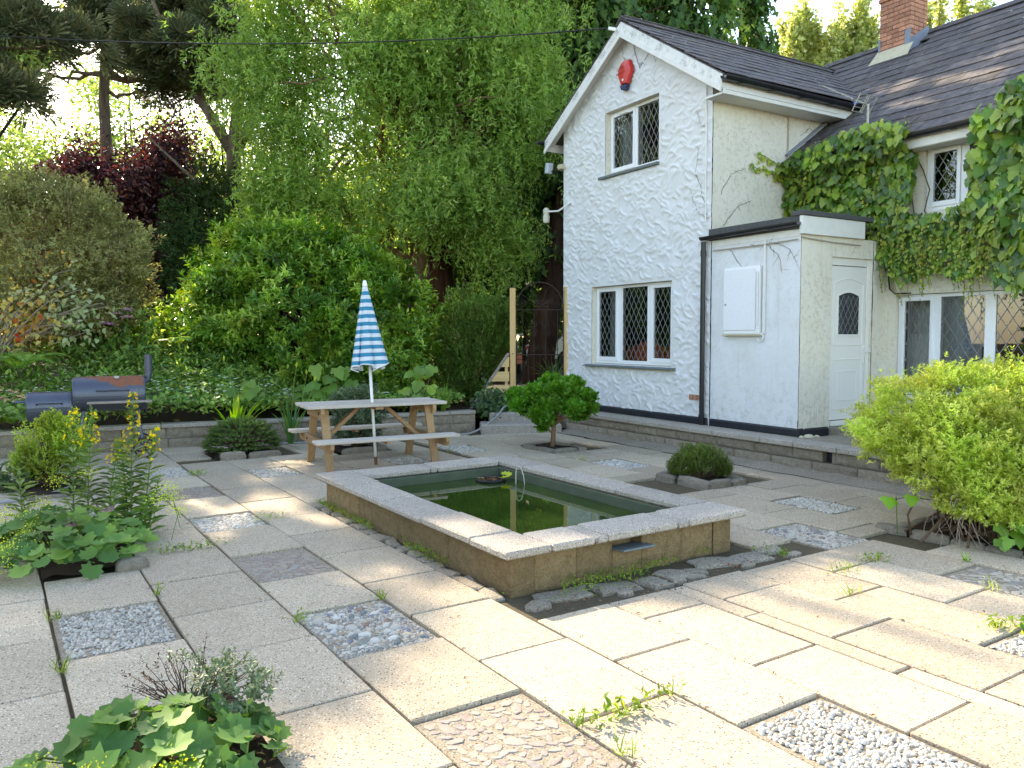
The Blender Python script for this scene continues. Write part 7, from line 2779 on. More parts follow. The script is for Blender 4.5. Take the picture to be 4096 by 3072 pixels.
def straps(base, n_, L, w, label, mat, lean=.5, name='strap_plant', cat='plant'):
    o = plant(name, label, cat, base)
    b = np.array(base)
    for i in range(n_):
        a = rng.uniform(0, 6.283)
        l = L * rng.uniform(.65, 1.1)
        ln_ = lean * rng.uniform(.2, 1.4)
        h = np.array([math.cos(a), math.sin(a), 0])
        sd = np.array([-math.sin(a), math.cos(a), 0])
        t = np.linspace(0, 1, 7)
        droop = rng.uniform(.2, 1.0) * ln_
        pts = b + h * (.03 + l * ln_ * (.35 * t + .65 * t * t))[:, None] + UP * (l * (t - .55 * droop * t ** 2.2))[:, None]
        wd = w * (1 - .12 * t - .85 * t ** 4)
        V = np.concatenate([pts - sd * wd[:, None] / 2, pts + sd * wd[:, None] / 2, pts + np.cross(sd, h) * .0 - UP * (wd * .15)[:, None]])
        k = 7
        T = []
        for j in range(k - 1):
            T += [(j, 2 * k + j, 2 * k + j + 1), (j, 2 * k + j + 1, j + 1), (2 * k + j, k + j, k + j + 1), (2 * k + j, k + j + 1, 2 * k + j + 1)]
        np_mesh('blade', V, T, mat, o, np.full(len(V), rng.random()), True)
    return o


straps((-3.98, 11.45, .05), 24, .78, .065, 'bright green strap-leaved lily clump beside the dwarf spruce', L_LILY, .6, 'lily_plant')
straps((-3.22, 11.55, .05), 26, .64, .040, 'blue-green iris clump behind the left end of the bench', L_IRIS, .42, 'iris_plant')
straps((-1.15, 13.35, .33), 22, .75, .022, 'thin dry-tipped strap leaves below the gate shrub', L_WEED, .9, 'strap_plant')
straps((.95, 17.6, .4), 40, .8, .04, 'dark strap-leaved clump beyond the gate at the foot of the leaning trunk', L_IRIS, .8, 'strap_plant')
al2 = plant('allium', 'tall thin allium stems with closed buds behind the table', 'plant', (-3.3, 11.7, .05))
for (dx, dz, tx) in ((.05, 1.05, .25), (-.02, 1.16, .18), (.12, .95, .30), (-.55, 1.25, -.35)):
    m = MB(); m.tube(bend((-3.3 + dx, 11.7, .05), (-3.3 + dx + tx, 11.65, dz), 5, .0, .01), [.009, .008, .007, .006, .005, .005], 6); s_ = m.build('stem', M_STEM, al2)
    MB().lathe([(.003, -.03), (.016, 0), (.017, .015), (.006, .045), (.001, .06)], 8, (-3.3 + dx + tx, 11.65, dz + .02)).build('bud', L_FLOWG, s_)

# grey-green shrub in the stone square beyond the table
gs_p = pw(4.3, 10.62, .02)
gs = plant('grey_shrub', 'low grey-green shrub seen under and behind the picnic table', 'shrub', gs_p)
P0, D0 = ell_shell(900, np.array(gs_p) + np.array([.05, .1, .48]), (.40, .36, .42), .35, .2, 2., -.8)
D0 = unit(D0 * .6 + UP * .6 + rdir(len(D0)) * .4)
P, D, N = shoots(P0, D0, 8, .08, .95)
leaves('crown', T_LEAF, P, D, N, rng.uniform(.04, .065, len(P)), .02, L_SILVER, gs)
trunk_of(gs, 'stems', [gs_p, tuple(np.array(gs_p) + np.array([0, .03, .2]))], [.02, .015], M_TWIG, 6, [(bend(gs_p, P0[i], 4, .03, .01), .010, .003) for i in range(0, 900, 25)])
iv = plant('ivy_clump', 'dark ivy clump at the foot of the slatted fence', 'plant', (-.30, 13.75, .33))
n = 420
P = np.array([-.32, 13.75, .45]) + rng.normal(0, 1, (n, 3)) * np.array([.17, .10, .13]); P[:, 2] = np.maximum(P[:, 2], .2)
leaves('foliage', T_IVY, P, np.c_[rng.normal(0, .5, n), rng.normal(-.4, .3, n), rng.normal(-.5, .3, n)], np.array([0, -.8, .6]) + rdir(n) * .4, rng.uniform(.05, .085, n), .07, L_YEW, iv)

# --- planting squares ---------------------------------------------------------------------------------
# clipped cypress on a bare stem
tp = pw(6.68, 9.12, .02)
dc = plant('dwarf_cypress', 'small bright green clipped cypress on a bare stem before the gate', 'tree', tp)
bb3 = np.array(tp)
PP, DD = [], []
lim = []
for (dx, dy, dz, r) in ((-.42, 0, .62, .17), (-.22, -.1, .78, .18), (-.02, .1, .92, .15), (.2, -.05, .80, .18), (.42, .05, .72, .17), (-.30, .15, .52, .16), (-.06, -.22, .62, .17), (.26, -.22, .58, .16), (.48, .0, .55, .14), (.12, .22, .66, .17), (-.12, -.12, .42, .12), (.38, .12, .46, .13), (-.50, .1, .74, .12), (.06, -.2, .84, .13), (-.20, -.25, .50, .13), (.30, .1, .9, .12), (-.15, .0, .28, .06)):
    c = bb3 + np.array([dx, dy, dz])
    p, d_ = ell_shell(330 if r > .1 else 90, c, (r, r, r * .62), .35, .25, 2., -.7, dx * 9)
    PP.append(p); DD.append(d_)
    lim.append((bend(bb3 + np.array([0, 0, .30]), c, 4, .02, .01), .022, .008))
P0, D0 = np.concatenate(PP), np.concatenate(DD)
D0 = unit(D0 * .8 + UP * .55 + rdir(len(D0)) * .35)
P, D, N = shoots(P0, D0, 3, .05, .6)
rn = np.clip(np.repeat(rng.random(len(P0)), 3) * .7 + rng.random(len(P)) * .3, 0, 1)
leaves('crown', T_SPRAY, P, D, unit(rdir(len(P)) + UP * .4), rng.uniform(.05, .085, len(P)), .06, L_DWARF, dc, rn)
trunk_of(dc, 'trunk', [tp, tuple(bb3 + np.array([.01, 0, .18])), tuple(bb3 + np.array([.02, 0, .34])), tuple(bb3 + np.array([0, 0, .5]))], [.038, .034, .030, .02], B_WILLOW, 10, lim + [(bend(bb3 + np.array([0, 0, .2]), bb3 + np.array([-.12, -.05, .3]), 3), .018, .008)])

hp = pw(6.55, 6.20, .02)
he = plant('heather_bush', 'low dark green heather bush in the stone-edged square by the wall', 'shrub', hp)
PP, DD = [], []
for (dx, dy, dz, r) in ((-.18, 0, .16, .16), (.0, -.05, .20, .18), (.16, .05, .20, .16), (.05, .15, .22, .15), (-.08, .12, .24, .14), (.26, -.02, .13, .11), (-.24, .1, .12, .10)):
    p, d_ = ell_shell(330, np.array(hp) + np.array([dx, dy, dz]), (r, r, r), .4, .3, 2.2, -.5, dx * 7)
    PP.append(p); DD.append(d_)
P0, D0 = np.concatenate(PP), np.concatenate(DD)
D0 = unit(D0 * .6 + UP * .7 + rdir(len(D0)) * .3)
P, D, N = shoots(P0, D0, 14, .07, .9)
leaves('crown', T_LEAF, P, D, N, rng.uniform(.014, .024, len(P)), .007, L_HEATH, he)
trunk_of(he, 'stems', [hp, tuple(np.array(hp) + np.array([0, 0, .06]))], [.02, .015], M_TWIG, 6, [(bend(np.array(hp) + rng.normal(0, .03, 3) * np.array([1, 1, 0]), P0[i], 4, .02, .01), .008, .003) for i in range(0, len(P0), 30)])

jp = pw(2.87, 11.08, .02)
ju = plant('dwarf_spruce', 'dark green dwarf spruce mound with layered tips left of the table', 'shrub', jp)
n0 = 900
dd = rdir(2400); dd = dd[dd[:, 2] > -.12][:n0]
lay = np.round(dd[:, 2] * 6) / 6
P0 = np.array(jp) + np.array([0, 0, .10]) + dd * np.array([.54, .46, .40]) * (.80 + .2 * rng.random(len(dd)))[:, None] * np.array([1, 1, 1])
P0[:, 2] = .5 * P0[:, 2] + .5 * (jp[2] + .10 + lay * .40)
D0 = unit(np.c_[dd[:, 0], dd[:, 1], .12 + .45 * dd[:, 2]] + rdir(len(dd)) * .15)
P, D, N = shoots(P0, D0, 42, .085, .9)
rn = np.clip(.75 - (np.linalg.norm(P - np.repeat(P0, 42, 0), axis=1) / .085) * .6 + rng.random(len(P)) * .25, 0, 1)
leaves('crown', T_LEAF, P, D, N, rng.uniform(.016, .026, len(P)), .0065, L_JUNI, ju, rn)
trunk_of(ju, 'stems', [jp, tuple(np.array(jp) + np.array([0, 0, .1]))], [.03, .025], M_TWIG, 6, [(bend(np.array(jp) + np.array([0, 0, .06]), P0[i], 4, .02, .01), .012, .004) for i in range(0, len(P0), 12)])

xp_ = pw(.52, 9.75, .02)
bx_ = plant('box_bush', 'yellow-green small-leaved box bush in front of the smoker', 'shrub', xp_)
PP, DD = [], []
for (dx, dy, dz, rx, rz_) in ((0, 0, .38, .34, .36), (.22, .0, .46, .22, .28), (-.22, .05, .24, .22, .22), (.05, .0, .62, .16, .18)):
    p, d_ = ell_shell(620, np.array(xp_) + np.array([dx, dy, dz]), (rx, rx * .9, rz_), .4, .3, 2.2, -.75, dx * 5)
    PP.append(p); DD.append(d_)
P0, D0 = np.concatenate(PP), np.concatenate(DD)
D0 = unit(D0 * .6 + UP * .6 + rdir(len(D0)) * .4)
P, D, N = shoots(P0, D0, 9, .08, .8)
leaves('crown', T_LEAF, P, D, N, rng.uniform(.022, .036, len(P)), .016, L_HEBE, bx_, np.clip(np.repeat(rng.random(len(P0)), 9) * .5 + rng.random(len(P)) * .3 + .2 * (P[:, 2] > .5) - .25, 0, 1))  # higher leaves lightened in colour, as if lit from above
trunk_of(bx_, 'stems', [xp_, tuple(np.array(xp_) + np.array([0, 0, .1]))], [.02, .015], M_TWIG, 6, [(bend(xp_, P0[i], 4, .02, .01), .010, .003) for i in range(0, len(P0), 50)])
di = plant('ivy_clump', 'dark bluish ivy at the left foot of the box bush', 'plant', pw(.05, 9.85, .0))
n = 160
P = np.array(pw(.10, 9.8, .12)) + rng.normal(0, 1, (n, 3)) * np.array([.14, .12, .08])
leaves('foliage', T_IVY, P, rdir(n) * np.array([1, 1, .4]) + np.array([0, -.3, -.3]), np.array([0, -.5, .9]) + rdir(n) * .4, rng.uniform(.05, .08, n), .065, L_YEW, di)


# --- lady's mantle and loosestrife --------------------------------------------------------------------
MANTLE_ME = []


def leaf_bank(tmpl, mat, n_, name='leaf'):
    out = []
    for i in range(n_):
        tv, tf = tmpl
        tv = tv + rng.normal(0, .018, tv.shape)
        me = bpy.data.meshes.new(name)
        me.from_pydata([tuple(v) for v in tv], [], [tuple(int(q) for q in f) for f in tf])
        a = me.attributes.new('rnd', 'FLOAT', 'POINT')
        a.data.foreach_set('value', np.full(len(tv), (i + .5) / n_, np.float32))
        me.polygons.foreach_set('use_smooth', [True] * len(me.polygons))
        me.materials.append(mat)
        out.append(me)
    return out


def put_leaf(me, parent, p, d, nrm, size, name='leaf'):
    d = Vector(d).normalized(); nrm = Vector(nrm)
    s = nrm.cross(d).normalized(); nn = d.cross(s)
    o = bpy.data.objects.new(name, me)
    link(o, parent)
    f = off_of(parent)
    o.matrix_local = Matrix.Translation((p[0] - f[0], p[1] - f[1], p[2] - f[2])) @ Matrix((d, s, nn)).transposed().to_4x4() @ Matrix.Scale(size, 4)
    return o


MANT = leaf_bank(T_ROUND, L_MANTLE, 7)


def mantle(base, label, n_, rx, ry, h, size, yaw):
    o = plant('ladys_mantle', label, 'plant', base)
    b = np.array(base)
    m = MB()
    for i in range(n_):
        a = rng.uniform(0, 6.283); r = math.sqrt(rng.random())
        lx, ly = rx * r * math.cos(a), ry * r * math.sin(a)
        wx, wy = lx * math.cos(yaw) - ly * math.sin(yaw), lx * math.sin(yaw) + ly * math.cos(yaw)
        z = h * (1 - .72 * r ** 2.2) * rng.uniform(.55, 1.0) + .03
        outw = np.array([wx, wy, 0]) / max(.05, math.hypot(wx, wy))
        d = outw * rng.uniform(.3, 1) + rdir(1)[0] * .5 + np.array([0, -.25, -.15 - .4 * r])
        nr = UP + outw * (.7 * r) + rdir(1)[0] * .35 + np.array([0, -.35, 0])
        p = b + np.array([wx, wy, z])
        put_leaf(MANT[rng.integers(0, 7)], o, p, d, nr, size * rng.uniform(.6, 1.2))
        if i % 3 == 0:
            m.tube([tuple(b + np.array([wx * .25, wy * .25, 0])), tuple(b + np.array([wx * .7, wy * .7, z * .75])), tuple(p)], .003, 4)
    m.build('stalks', M_STEM, o)
    return o


def froth(root, centers, rad, n_, size=.008, name='flower_froth'):
    c = np.array(centers)
    P = np.concatenate([q + rng.normal(0, 1, (n_, 3)) * np.array([rad, rad, rad * .6]) for q in c])
    leaves(name, T_LEAF, P, rdir(len(P)), rdir(len(P)), rng.uniform(.7, 1.4, len(P)) * size, size, L_FLOWG, root)['kind'] = 'stuff'
    m = MB()
    for q in c:
        m.tube([(q[0] - rng.uniform(-.1, .1), q[1] + .05, max(.02, q[2] - .25)), tuple(q)], .0025, 4)
    m.build('flower_stalks', M_STEM, root)


la = mantle(pw(.40, 6.58, .0), 'wide lady\'s mantle clump spilling over the slabs at the left edge', 260, .56, .74, .34, .125, PYAW)
froth(la, [(-3.55, 5.75, .30), (-3.45, 5.55, .24), (-3.35, 5.2, .22), (-3.6, 5.6, .34), (-3.5, 5.9, .36), (-3.28, 5.35, .18), (-3.3, 5.05, .12), (-2.62, 6.1, .36), (-2.7, 6.2, .42), (-2.55, 6.05, .28), (-2.75, 6.15, .34), (-3.8, 6.6, .40), (-3.6, 6.7, .45), (-3.35, 5.0, .2)], .045, 110, .011)
br_ = [put_leaf(leaf_bank(T_ROUND, L_DEAD, 1)[0], la, p, (1, -.5, -.2), (.2, -.4, 1), .10) for p in ((-3.05, 5.9, .32), (-3.2, 5.7, .26))]
for q in br_: q['label'] = 'withered brown leaf'

LANCE = None


def loosestrife(base, h, label, lean=(0, 0), fl=.36, leafy=1.0, branches=4):
    o = plant('loosestrife', label, 'plant', base, 'yellow loosestrife stems at the left')
    b = np.array(base)
    lean = np.array([lean[0], lean[1], 0])
    at = lambda t: b + lean * t ** 1.5 + UP * (h * t)
    MB().tube([tuple(at(t)) for t in np.linspace(0, 1, 8)], [.007, .0065, .006, .0055, .005, .004, .003, .002], 6).build('stem', M_STEM, o)
    P, D, L = [], [], []
    k = int(h / .048)
    for i in range(k):
        t = .08 + .86 * i / k
        for j in range(3):
            a = j * 2.094 + i * 1.05
            P.append(at(t)); D.append([math.cos(a), math.sin(a), .35 if t < .6 else .6])
            L.append((.155 if t < .62 else .08) * rng.uniform(.8, 1.15) * (leafy if t < .62 else 1))
    leaves('foliage', T_LEAF, np.array(P), np.array(D), UP + np.array(D) * -.5, np.array(L), np.array(L) * .40, L_LOOSE, o)
    if fl > 0:
        FP, FD = [], []
        n_ = int(fl * h / .011)
        for i in range(n_):
            t = 1 - fl * rng.random() ** 1.15 - .02
            a = rng.uniform(0, 6.283)
            r = .022 + .055 * (1 - t) / fl
            c = at(t) + np.array([math.cos(a) * r, math.sin(a) * r, .012])
            f = unit(np.array([math.cos(a), math.sin(a), .5]))
            u_ = unit(np.cross(f, UP)); v_ = np.cross(u_, f)
            for j in range(5):
                q = j * 1.2566
                FP.append(c); FD.append(f * .55 + u_ * math.cos(q) + v_ * math.sin(q))
        FP, FD = np.array(FP), np.array(FD)
        leaves('flowers', T_LEAF, FP, FD, np.roll(FD, 1, 0) * 0 + rdir(len(FP)), .019, .013, L_FLOWY, o)
        n2_ = 130
        t = 1 - fl * .9 * rng.random(n2_)
        P = np.array([at(q) for q in t]) + rng.normal(0, .022, (n2_, 3))
        leaves('buds', T_LEAF, P, rdir(n2_) + UP * .6, rdir(n2_), .026, .011, L_FLOWG if False else L_LOOSE, o)
    return o


loosestrife((-3.86, 6.95, 0), .98, 'yellow flowering loosestrife stem left of its twin', (.02, .02), .34)
loosestrife((-3.68, 6.85, 0), 1.00, 'yellow flowering loosestrife stem leaning right of its twin', (.06, .02), .34)
loosestrife((-3.55, 6.95, 0), .72, 'shorter yellow loosestrife side stem', (.12, .0), .30)
loosestrife((-3.14, 6.50, 0), 1.15, 'tallest yellow loosestrife spire right of the box bush', (.03, .05), .42)
loosestrife((-3.05, 6.55, 0), .85, 'yellow loosestrife spire leaning right below the tallest', (.10, .03), .30)
loosestrife((-3.22, 6.62, 0), .74, 'yellow loosestrife stem in front of the smoker wheel', (-.05, .0), .24)
loosestrife((-2.93, 6.35, 0), .50, 'flowerless loosestrife shoot bending over the slabs', (.12, -.02), 0)
loosestrife((-2.98, 6.28, 0), .38, 'low flowerless loosestrife shoot at the edge of the mantle', (.14, -.05), 0)
loosestrife((-3.25, 6.4, 0), .45, 'flowerless loosestrife shoot between the two flowering groups', (.05, .0), 0)
loosestrife((-4.25, 6.85, 0), .52, 'flowerless loosestrife shoot at the left edge', (-.02, 0), 0, 1.1)

lb = mantle((-1.32, 2.82, .0), 'bright lady\'s mantle clump in the bottom left corner', 110, .44, .32, .22, .13, PYAW)
froth(lb, [(-1.12, 2.62, .16), (-1.18, 2.58, .14), (-1.35, 2.5, .2), (-1.55, 2.55, .18), (-1.0, 2.45, .15)], .030, 90, .009)
# small half-dead hebe
hb2 = pw(.62, 3.36, .01)
hbb = plant('small_hebe', 'small hebe, half grey-green rosettes and half dead purple twigs', 'shrub', hb2)
b = np.array(hb2)
P0, D0 = ell_shell(115, b + np.array([.18, .02, .18]), (.19, .15, .14), .4, .25, 2., -.5)
P, D, N = shoots(P0, unit(D0 + UP * .6), 14, .045, 1.0)
leaves('foliage', T_LEAF, P, D, N, rng.uniform(.018, .028, len(P)), .011, L_SILVER, hbb)
P1, D1 = ell_shell(46, b + np.array([-.08, .04, .18]), (.20, .14, .16), .4, .3, 2., -.3)
P, D, N = shoots(P1, unit(D1 + UP * .5), 7, .035, .9)
leaves('withered_leaves', T_LEAF, P, D, N, rng.uniform(.012, .020, len(P)), .007, L_DEAD, hbb)
P2, D2 = ell_shell(10, b + np.array([.0, .03, .28]), (.08, .08, .08), .4, .3, 2., -.3)
P, D, N = shoots(P2, unit(D2 + UP * .6), 12, .04, 1.0)
leaves('foliage', T_LEAF, P, D, N, .018, .008, L_SILVER, hbb)
trunk_of(hbb, 'twigs', [hb2, tuple(b + np.array([0, .01, .08]))], [.012, .009], M_TWIG, 6, [(bend(b + np.array([.01, 0, .04]), p, 5, .02, .008), .0038, .0010) for p in np.concatenate([P0[::4], P1[::2], P2[::2]])])
for i, (x, y, h, lab) in enumerate(((-1.05, 3.02, .16, 'reddish loosestrife seedling in the dark soil by the hebe'), (-.98, 2.82, .13, 'green loosestrife seedling at the right side of the corner bed'), (-.90, 2.92, .10, 'small seedling at the slab edge of the corner bed'), (-1.22, 2.98, .17, 'leafy seedling between the mantle and the hebe'), (-1.08, 2.70, .10, 'lowest seedling at the bottom of the corner bed'))):
    upright((x, y, .01), h, lab, 'seedling', .02, .075, L_LOOSE if i % 2 else L_WEED, 'seedlings in the corner bed')
n = 260
P = np.c_[rng.uniform(.27, .82, n), rng.uniform(2.3, 3.6, n)]
P = np.array([pw(a, c_, .03) for a, c_ in P])
o = leaves('bark_litter', T_LEAF, P, rdir(n) * np.array([1, 1, .15]), UP + rdir(n) * .3, rng.uniform(.015, .04, n), .012, L_LITTER)
tag(o, 'brown leaf litter on the corner bed soil', kind='stuff')

# --- lime green bush at the right -----------------------------------------------------------------------
lp = (4.15, 6.55, .0)
lg = plant('lime_bush', 'big rounded lime green bush at the right edge of the patio', 'shrub', lp)
PP, DD = [], []
for c, r, n_, sd in (((4.0, 6.75, .84), (1.0, .85, .54), 6200, 1.), ((3.70, 6.42, .64), (.60, .60, .44), 3600, 2.), ((4.7, 6.5, .82), (.85, .8, .55), 3000, 3.), ((3.85, 6.02, .50), (.52, .42, .32), 2200, 4.), ((3.62, 6.02, .36), (.36, .32, .26), 1500, 5.), ((4.3, 5.90, .36), (.50, .36, .28), 1900, 6.), ((3.95, 5.86, .34), (.42, .28, .26), 1500, 7.)):
    p, d_ = ell_shell(n_, c, r, .16, .20, 2.2, -.55, sd)
    PP.append(p); DD.append(d_)
P0, D0 = np.concatenate(PP), np.concatenate(DD)
tall = rng.random(len(P0)) < .02
D0 = unit(D0 * .75 + UP * .55 + rdir(len(D0)) * .30)
P0 = P0 + D0 * np.where(tall, .10, .0)[:, None]
K = 9
P, D, N = shoots(P0, D0, K, .05, 1.0)
rn = np.clip(np.repeat(rng.random(len(P0)), K) * .5 + .5 - (np.linalg.norm(P - np.repeat(P0, K, 0), axis=1) / .055) * .4 + rng.normal(0, .08, len(P)), 0, 1)
leaves('crown', T_LEAF, P, D, N, rng.uniform(.026, .042, len(P)), rng.uniform(.010, .014, len(P)), L_HEBE, lg, rn)
lim = []
for i in range(0, len(P0), 75):
    s = np.array([3.9 + rng.normal(0, .28), 6.25 + rng.normal(0, .15), .02])
    lim.append((bend(s, P0[i] * .92 + s * .08, 5, .05, .02), .010, .003))
trunk_of(lg, 'stems', [(4.0, 6.3, 0), (4.0, 6.35, .2)], [.03, .02], M_TWIG, 6, lim)
dn = MB()
for i in range(150):
    s = np.array([rng.uniform(3.25, 4.5), rng.uniform(5.85, 6.2), rng.uniform(.15, .48)])
    e = s + np.array([rng.normal(0, .1), rng.normal(-.08, .08), -rng.uniform(.1, .35)]); e[2] = max(.015, e[2])
    dn.tube(bend(s, e, 3, .02, .012), .0025, 4, False)
dn.build('dry_stems', M_TWIGG, lg)['kind'] = 'stuff'
sy = plant('sycamore_seedling', 'sycamore seedling with pale lobed leaves beneath the lime bush', 'plant', (3.02, 6.3, 0))
for p, s_ in (((2.92, 6.15, .34), .13), ((3.08, 6.1, .36), .12), ((3.0, 6.22, .30), .10)):
    put_leaf(leaf_bank(T_IVY, L_LILY, 1)[0], sy, p, (rng.normal(0, .5), -.6, -.35), (0, -.5, 1), s_)
MB().tube(bend((3.1, 6.35, 0), (3.0, 6.18, .34), 4), .004, 5).build('stem', M_STEM, sy)
sy = plant('sycamore_seedling', 'dark lobed sycamore leaves low at the front of the lime bush', 'plant', (3.75, 5.75, 0))
for i in range(12):
    p = (3.72 + rng.normal(0, .11), 5.72 + rng.normal(0, .04), rng.uniform(.10, .34))
    put_leaf(leaf_bank(T_IVY, L_SHRUB, 1)[0], sy, p, (rng.normal(0, .4), -.5, -.6), (0, -.9, .6), rng.uniform(.09, .14))
MB().tube(bend((3.8, 5.85, 0), (3.72, 5.74, .3), 4), .005, 5).build('stem', M_STEM, sy)

# --- creeper on the house ----------------------------------------------------------------------------------
cr = thing('wall_creeper', 'large-leaved green creeper hanging over the main wall and eaves', 'creeper', hw(9.95, 6.7, .3), HYAW, off=(9.95, 6.7, .3))
IVY_POLY = [(8.28, 4.12), (7.98, 4.22), (7.3, 4.32), (6.92, 4.40), (6.45, 4.36), (6.28, 4.22), (6.27, 3.95), (6.29, 3.16), (5.9, 3.10), (5.72, 3.18), (5.50, 3.22), (5.44, 3.95), (5.36, 4.22), (5.2, 4.40), (4.3, 4.62), (3.2, 4.5), (3.0, 2.6), (4.2, 2.25), (4.9, 2.10), (5.06, 2.24), (5.34, 2.46), (5.61, 2.28), (6.09, 2.52), (6.38, 2.24), (6.88, 2.78), (7.03, 3.12), (8.04, 3.30), (8.30, 3.62)]
pts = np.c_[rng.uniform(3.0, 8.3, 12000), rng.uniform(2.05, 4.65, 12000)]
pts = pts[in_poly(pts, IVY_POLY)]
IVY_ME = leaf_bank(T_IVY, L_IVY, 8)
IVY_YE = leaf_bank(T_IVY, L_IVYY, 4)


def ivy_x(y, z):
    bulge = .10 + .20 * float(vnoise(np.array([y, z, 2.]), 1.6)) + (.18 if y < 5.5 else 0) * min(1, (5.6 - y)) + (.14 if z > 4.0 else 0)
    return 9.97 - bulge


ni = 0
kept = []
rs, rd_, rl = [], [], []
for (y, z) in pts:
    if len(kept) > 1500: break
    s = rng.uniform(.085, .16) * (1.25 if y < 5.6 else 1.0)
    if any(abs(y - a) < s * .42 and abs(z - c_) < s * .36 for a, c_ in kept[-900:]):
        continue
    kept.append((y, z))
    x = ivy_x(y, z) - rng.uniform(0, .06)
    d = (rng.normal(-.3, .4), rng.normal(0, .5), -1)
    nr = (-1, rng.normal(0, .5), rng.normal(.45, .45))
    if ni < 285 and y > 4.6 and s > .115:
        put_leaf(IVY_ME[rng.integers(0, 8)], cr, (x, y, z), d, nr, s); ni += 1
    else:
        rs.append((x, y, z)); rd_.append((d, nr)); rl.append(s)
P = np.array(rs); D = np.array([q[0] for q in rd_]); N = np.array([q[1] for q in rd_])
leaves('foliage', T_IVY, P, D, N, np.array(rl), np.array(rl), L_IVY, cr)['kind'] = 'stuff'
# inner layer and young shoots
n = 1500
q = pts[rng.integers(0, len(pts), n)]
P = np.array([(ivy_x(a, c_) + .08, a, c_) for a, c_ in q])
P[:, 0] = np.minimum(P[:, 0], 9.985)
leaves('inner_foliage', T_IVY, P, np.c_[rng.normal(0, .2, n), rng.normal(0, .5, n), -np.ones(n)], np.array([-1, 0, .3]) + rdir(n) * .4, .12, .12, L_IVY, cr)['kind'] = 'stuff'
m = MB()
P, D, N, L = [], [], [], []


def strand(y, z, length, x=None, dy=0.0, up=False, sz=.05):
    x = x if x is not None else ivy_x(y, z) - .06
    k = int(length / .05)
    pts_ = []
    for i in range(k + 1):
        t = i / max(1, k)
        p = np.array([x - .03 * math.sin(3 * t), y + dy * t + .015 * math.sin(8 * t + y * 9), z - length * t * (1 if not up else -1)])
        pts_.append(tuple(p))
        P.append(p + rng.normal(0, .012, 3)); D.append((rng.normal(-.2, .2), rng.normal(0, .6), -.8)); N.append((-1, rng.normal(0, .3), .5)); L.append(sz * (1.25 - .75 * t) * rng.uniform(.7, 1.25))
    m.tube(pts_, .0025, 4, False)


for _ in range(58):
    y = rng.uniform(5.2, 7.0)
    strand(y, rng.uniform(2.6, 3.1), rng.uniform(.25, .7), None, rng.normal(0, .08))
for y, l in ((6.42, .75), (6.1, .5), (5.62, .95), (5.52, .8), (5.7, .6), (6.25, .4), (5.18, .4), (6.6, .35)):
    strand(y, 2.75, l, 9.88, rng.normal(0, .03))
for _ in range(46):
    y, z = pts[rng.integers(0, len(pts))]
    strand(y, z, rng.uniform(.2, .55), None, rng.normal(0, .12))
for _ in range(16):
    strand(rng.uniform(6.3, 7.9), 4.20, rng.uniform(.06, .2), 9.74, rng.normal(0, .1), True)
leaves('young_leaves', T_IVY, np.array(P), np.array(D), np.array(N), np.array(L), np.array(L), L_IVYY, cr)['kind'] = 'stuff'
for k in range(12):
    y0 = rng.uniform(5.3, 8.2)
    m.tube([(9.96, y0 + rng.normal(0, .05) + .5 * t * (-1 if k % 2 else 1), 2.4 + 1.6 * t) for t in np.linspace(0, 1, 7)], .008, 5)
m.build('vine_stems', M_VINE, cr)['kind'] = 'stuff'
# sprig creeping on to the side wall
sp = thing('creeper_sprig', 'thin creeper sprig reaching on to the side wall', 'creeper', hw(9.8, 8.25, 4.0), HYAW, off=(9.8, 8.25, 4.0))
P, m = [], MB()
for (x0_, z0_, x1_, z1_) in ((9.85, 3.9, 9.15, 4.22), (9.85, 3.85, 9.0, 4.02), (9.9, 3.75, 9.45, 3.95), (9.85, 3.6, 9.70, 3.25), (9.9, 3.5, 9.62, 3.15)):
    L_ = bend((x0_, 8.22, z0_), (x1_, 8.26, z1_), 14, .05, .01)
    m.tube(L_, .004, 4, False)
    P += [np.array(p) + rng.normal(0, .03, 3) * np.array([1, .2, 1]) for p in L_ for _ in range(3)]
P = np.array(P); P[:, 1] = np.minimum(P[:, 1], 8.27)
leaves('foliage', T_IVY, P, np.c_[rng.normal(-.4, .5, len(P)), rng.normal(-.1, .1, len(P)), rng.normal(-.4, .5, len(P))], np.array([0, -1, .4]) + rdir(len(P)) * .3, rng.uniform(.035, .07, len(P)), .06, L_IVYY, sp)
m.build('stems', M_VINE, sp)

# --- weeds in the joints, moss by the pond, litter -----------------------------------------------------------
def weed(x, y, label, n_=26, r=.07, h=.05, size=.035, mat=None, long=0.0):
    base = pw(x, y, 0)
    o = plant('weed_tuft', label, 'weed', base, 'weeds in the paving joints')
    b = np.array(base)
    ax_ = np.array(pw(1, 0)) if long else np.zeros(3)
    s = rng.normal(0, 1, (n_, 1)) * long
    P = b + ax_ * s + rng.normal(0, 1, (n_, 3)) * np.array([r * .5, r * .5, 0]) + UP * (h * rng.random((n_, 1)) + .004)
    D = np.c_[rng.normal(0, 1, (n_, 2)), rng.uniform(.1, .9, n_)]
    leaves('foliage', T_LEAF, P, D, UP + rdir(n_) * .4, rng.uniform(.6, 1.3, n_) * size, size * .42, mat or L_WEED, o)
    k = min(10, n_)
    D = np.c_[rng.normal(0, .5, (k, 2)), np.ones(k)]
    leaves('blades', T_BLADE, b + ax_ * s[:k] + rng.normal(0, 1, (k, 3)) * np.array([r * .4, r * .4, 0]), D, rdir(k), rng.uniform(.04, .11, k), .006, mat or L_WEED, o)


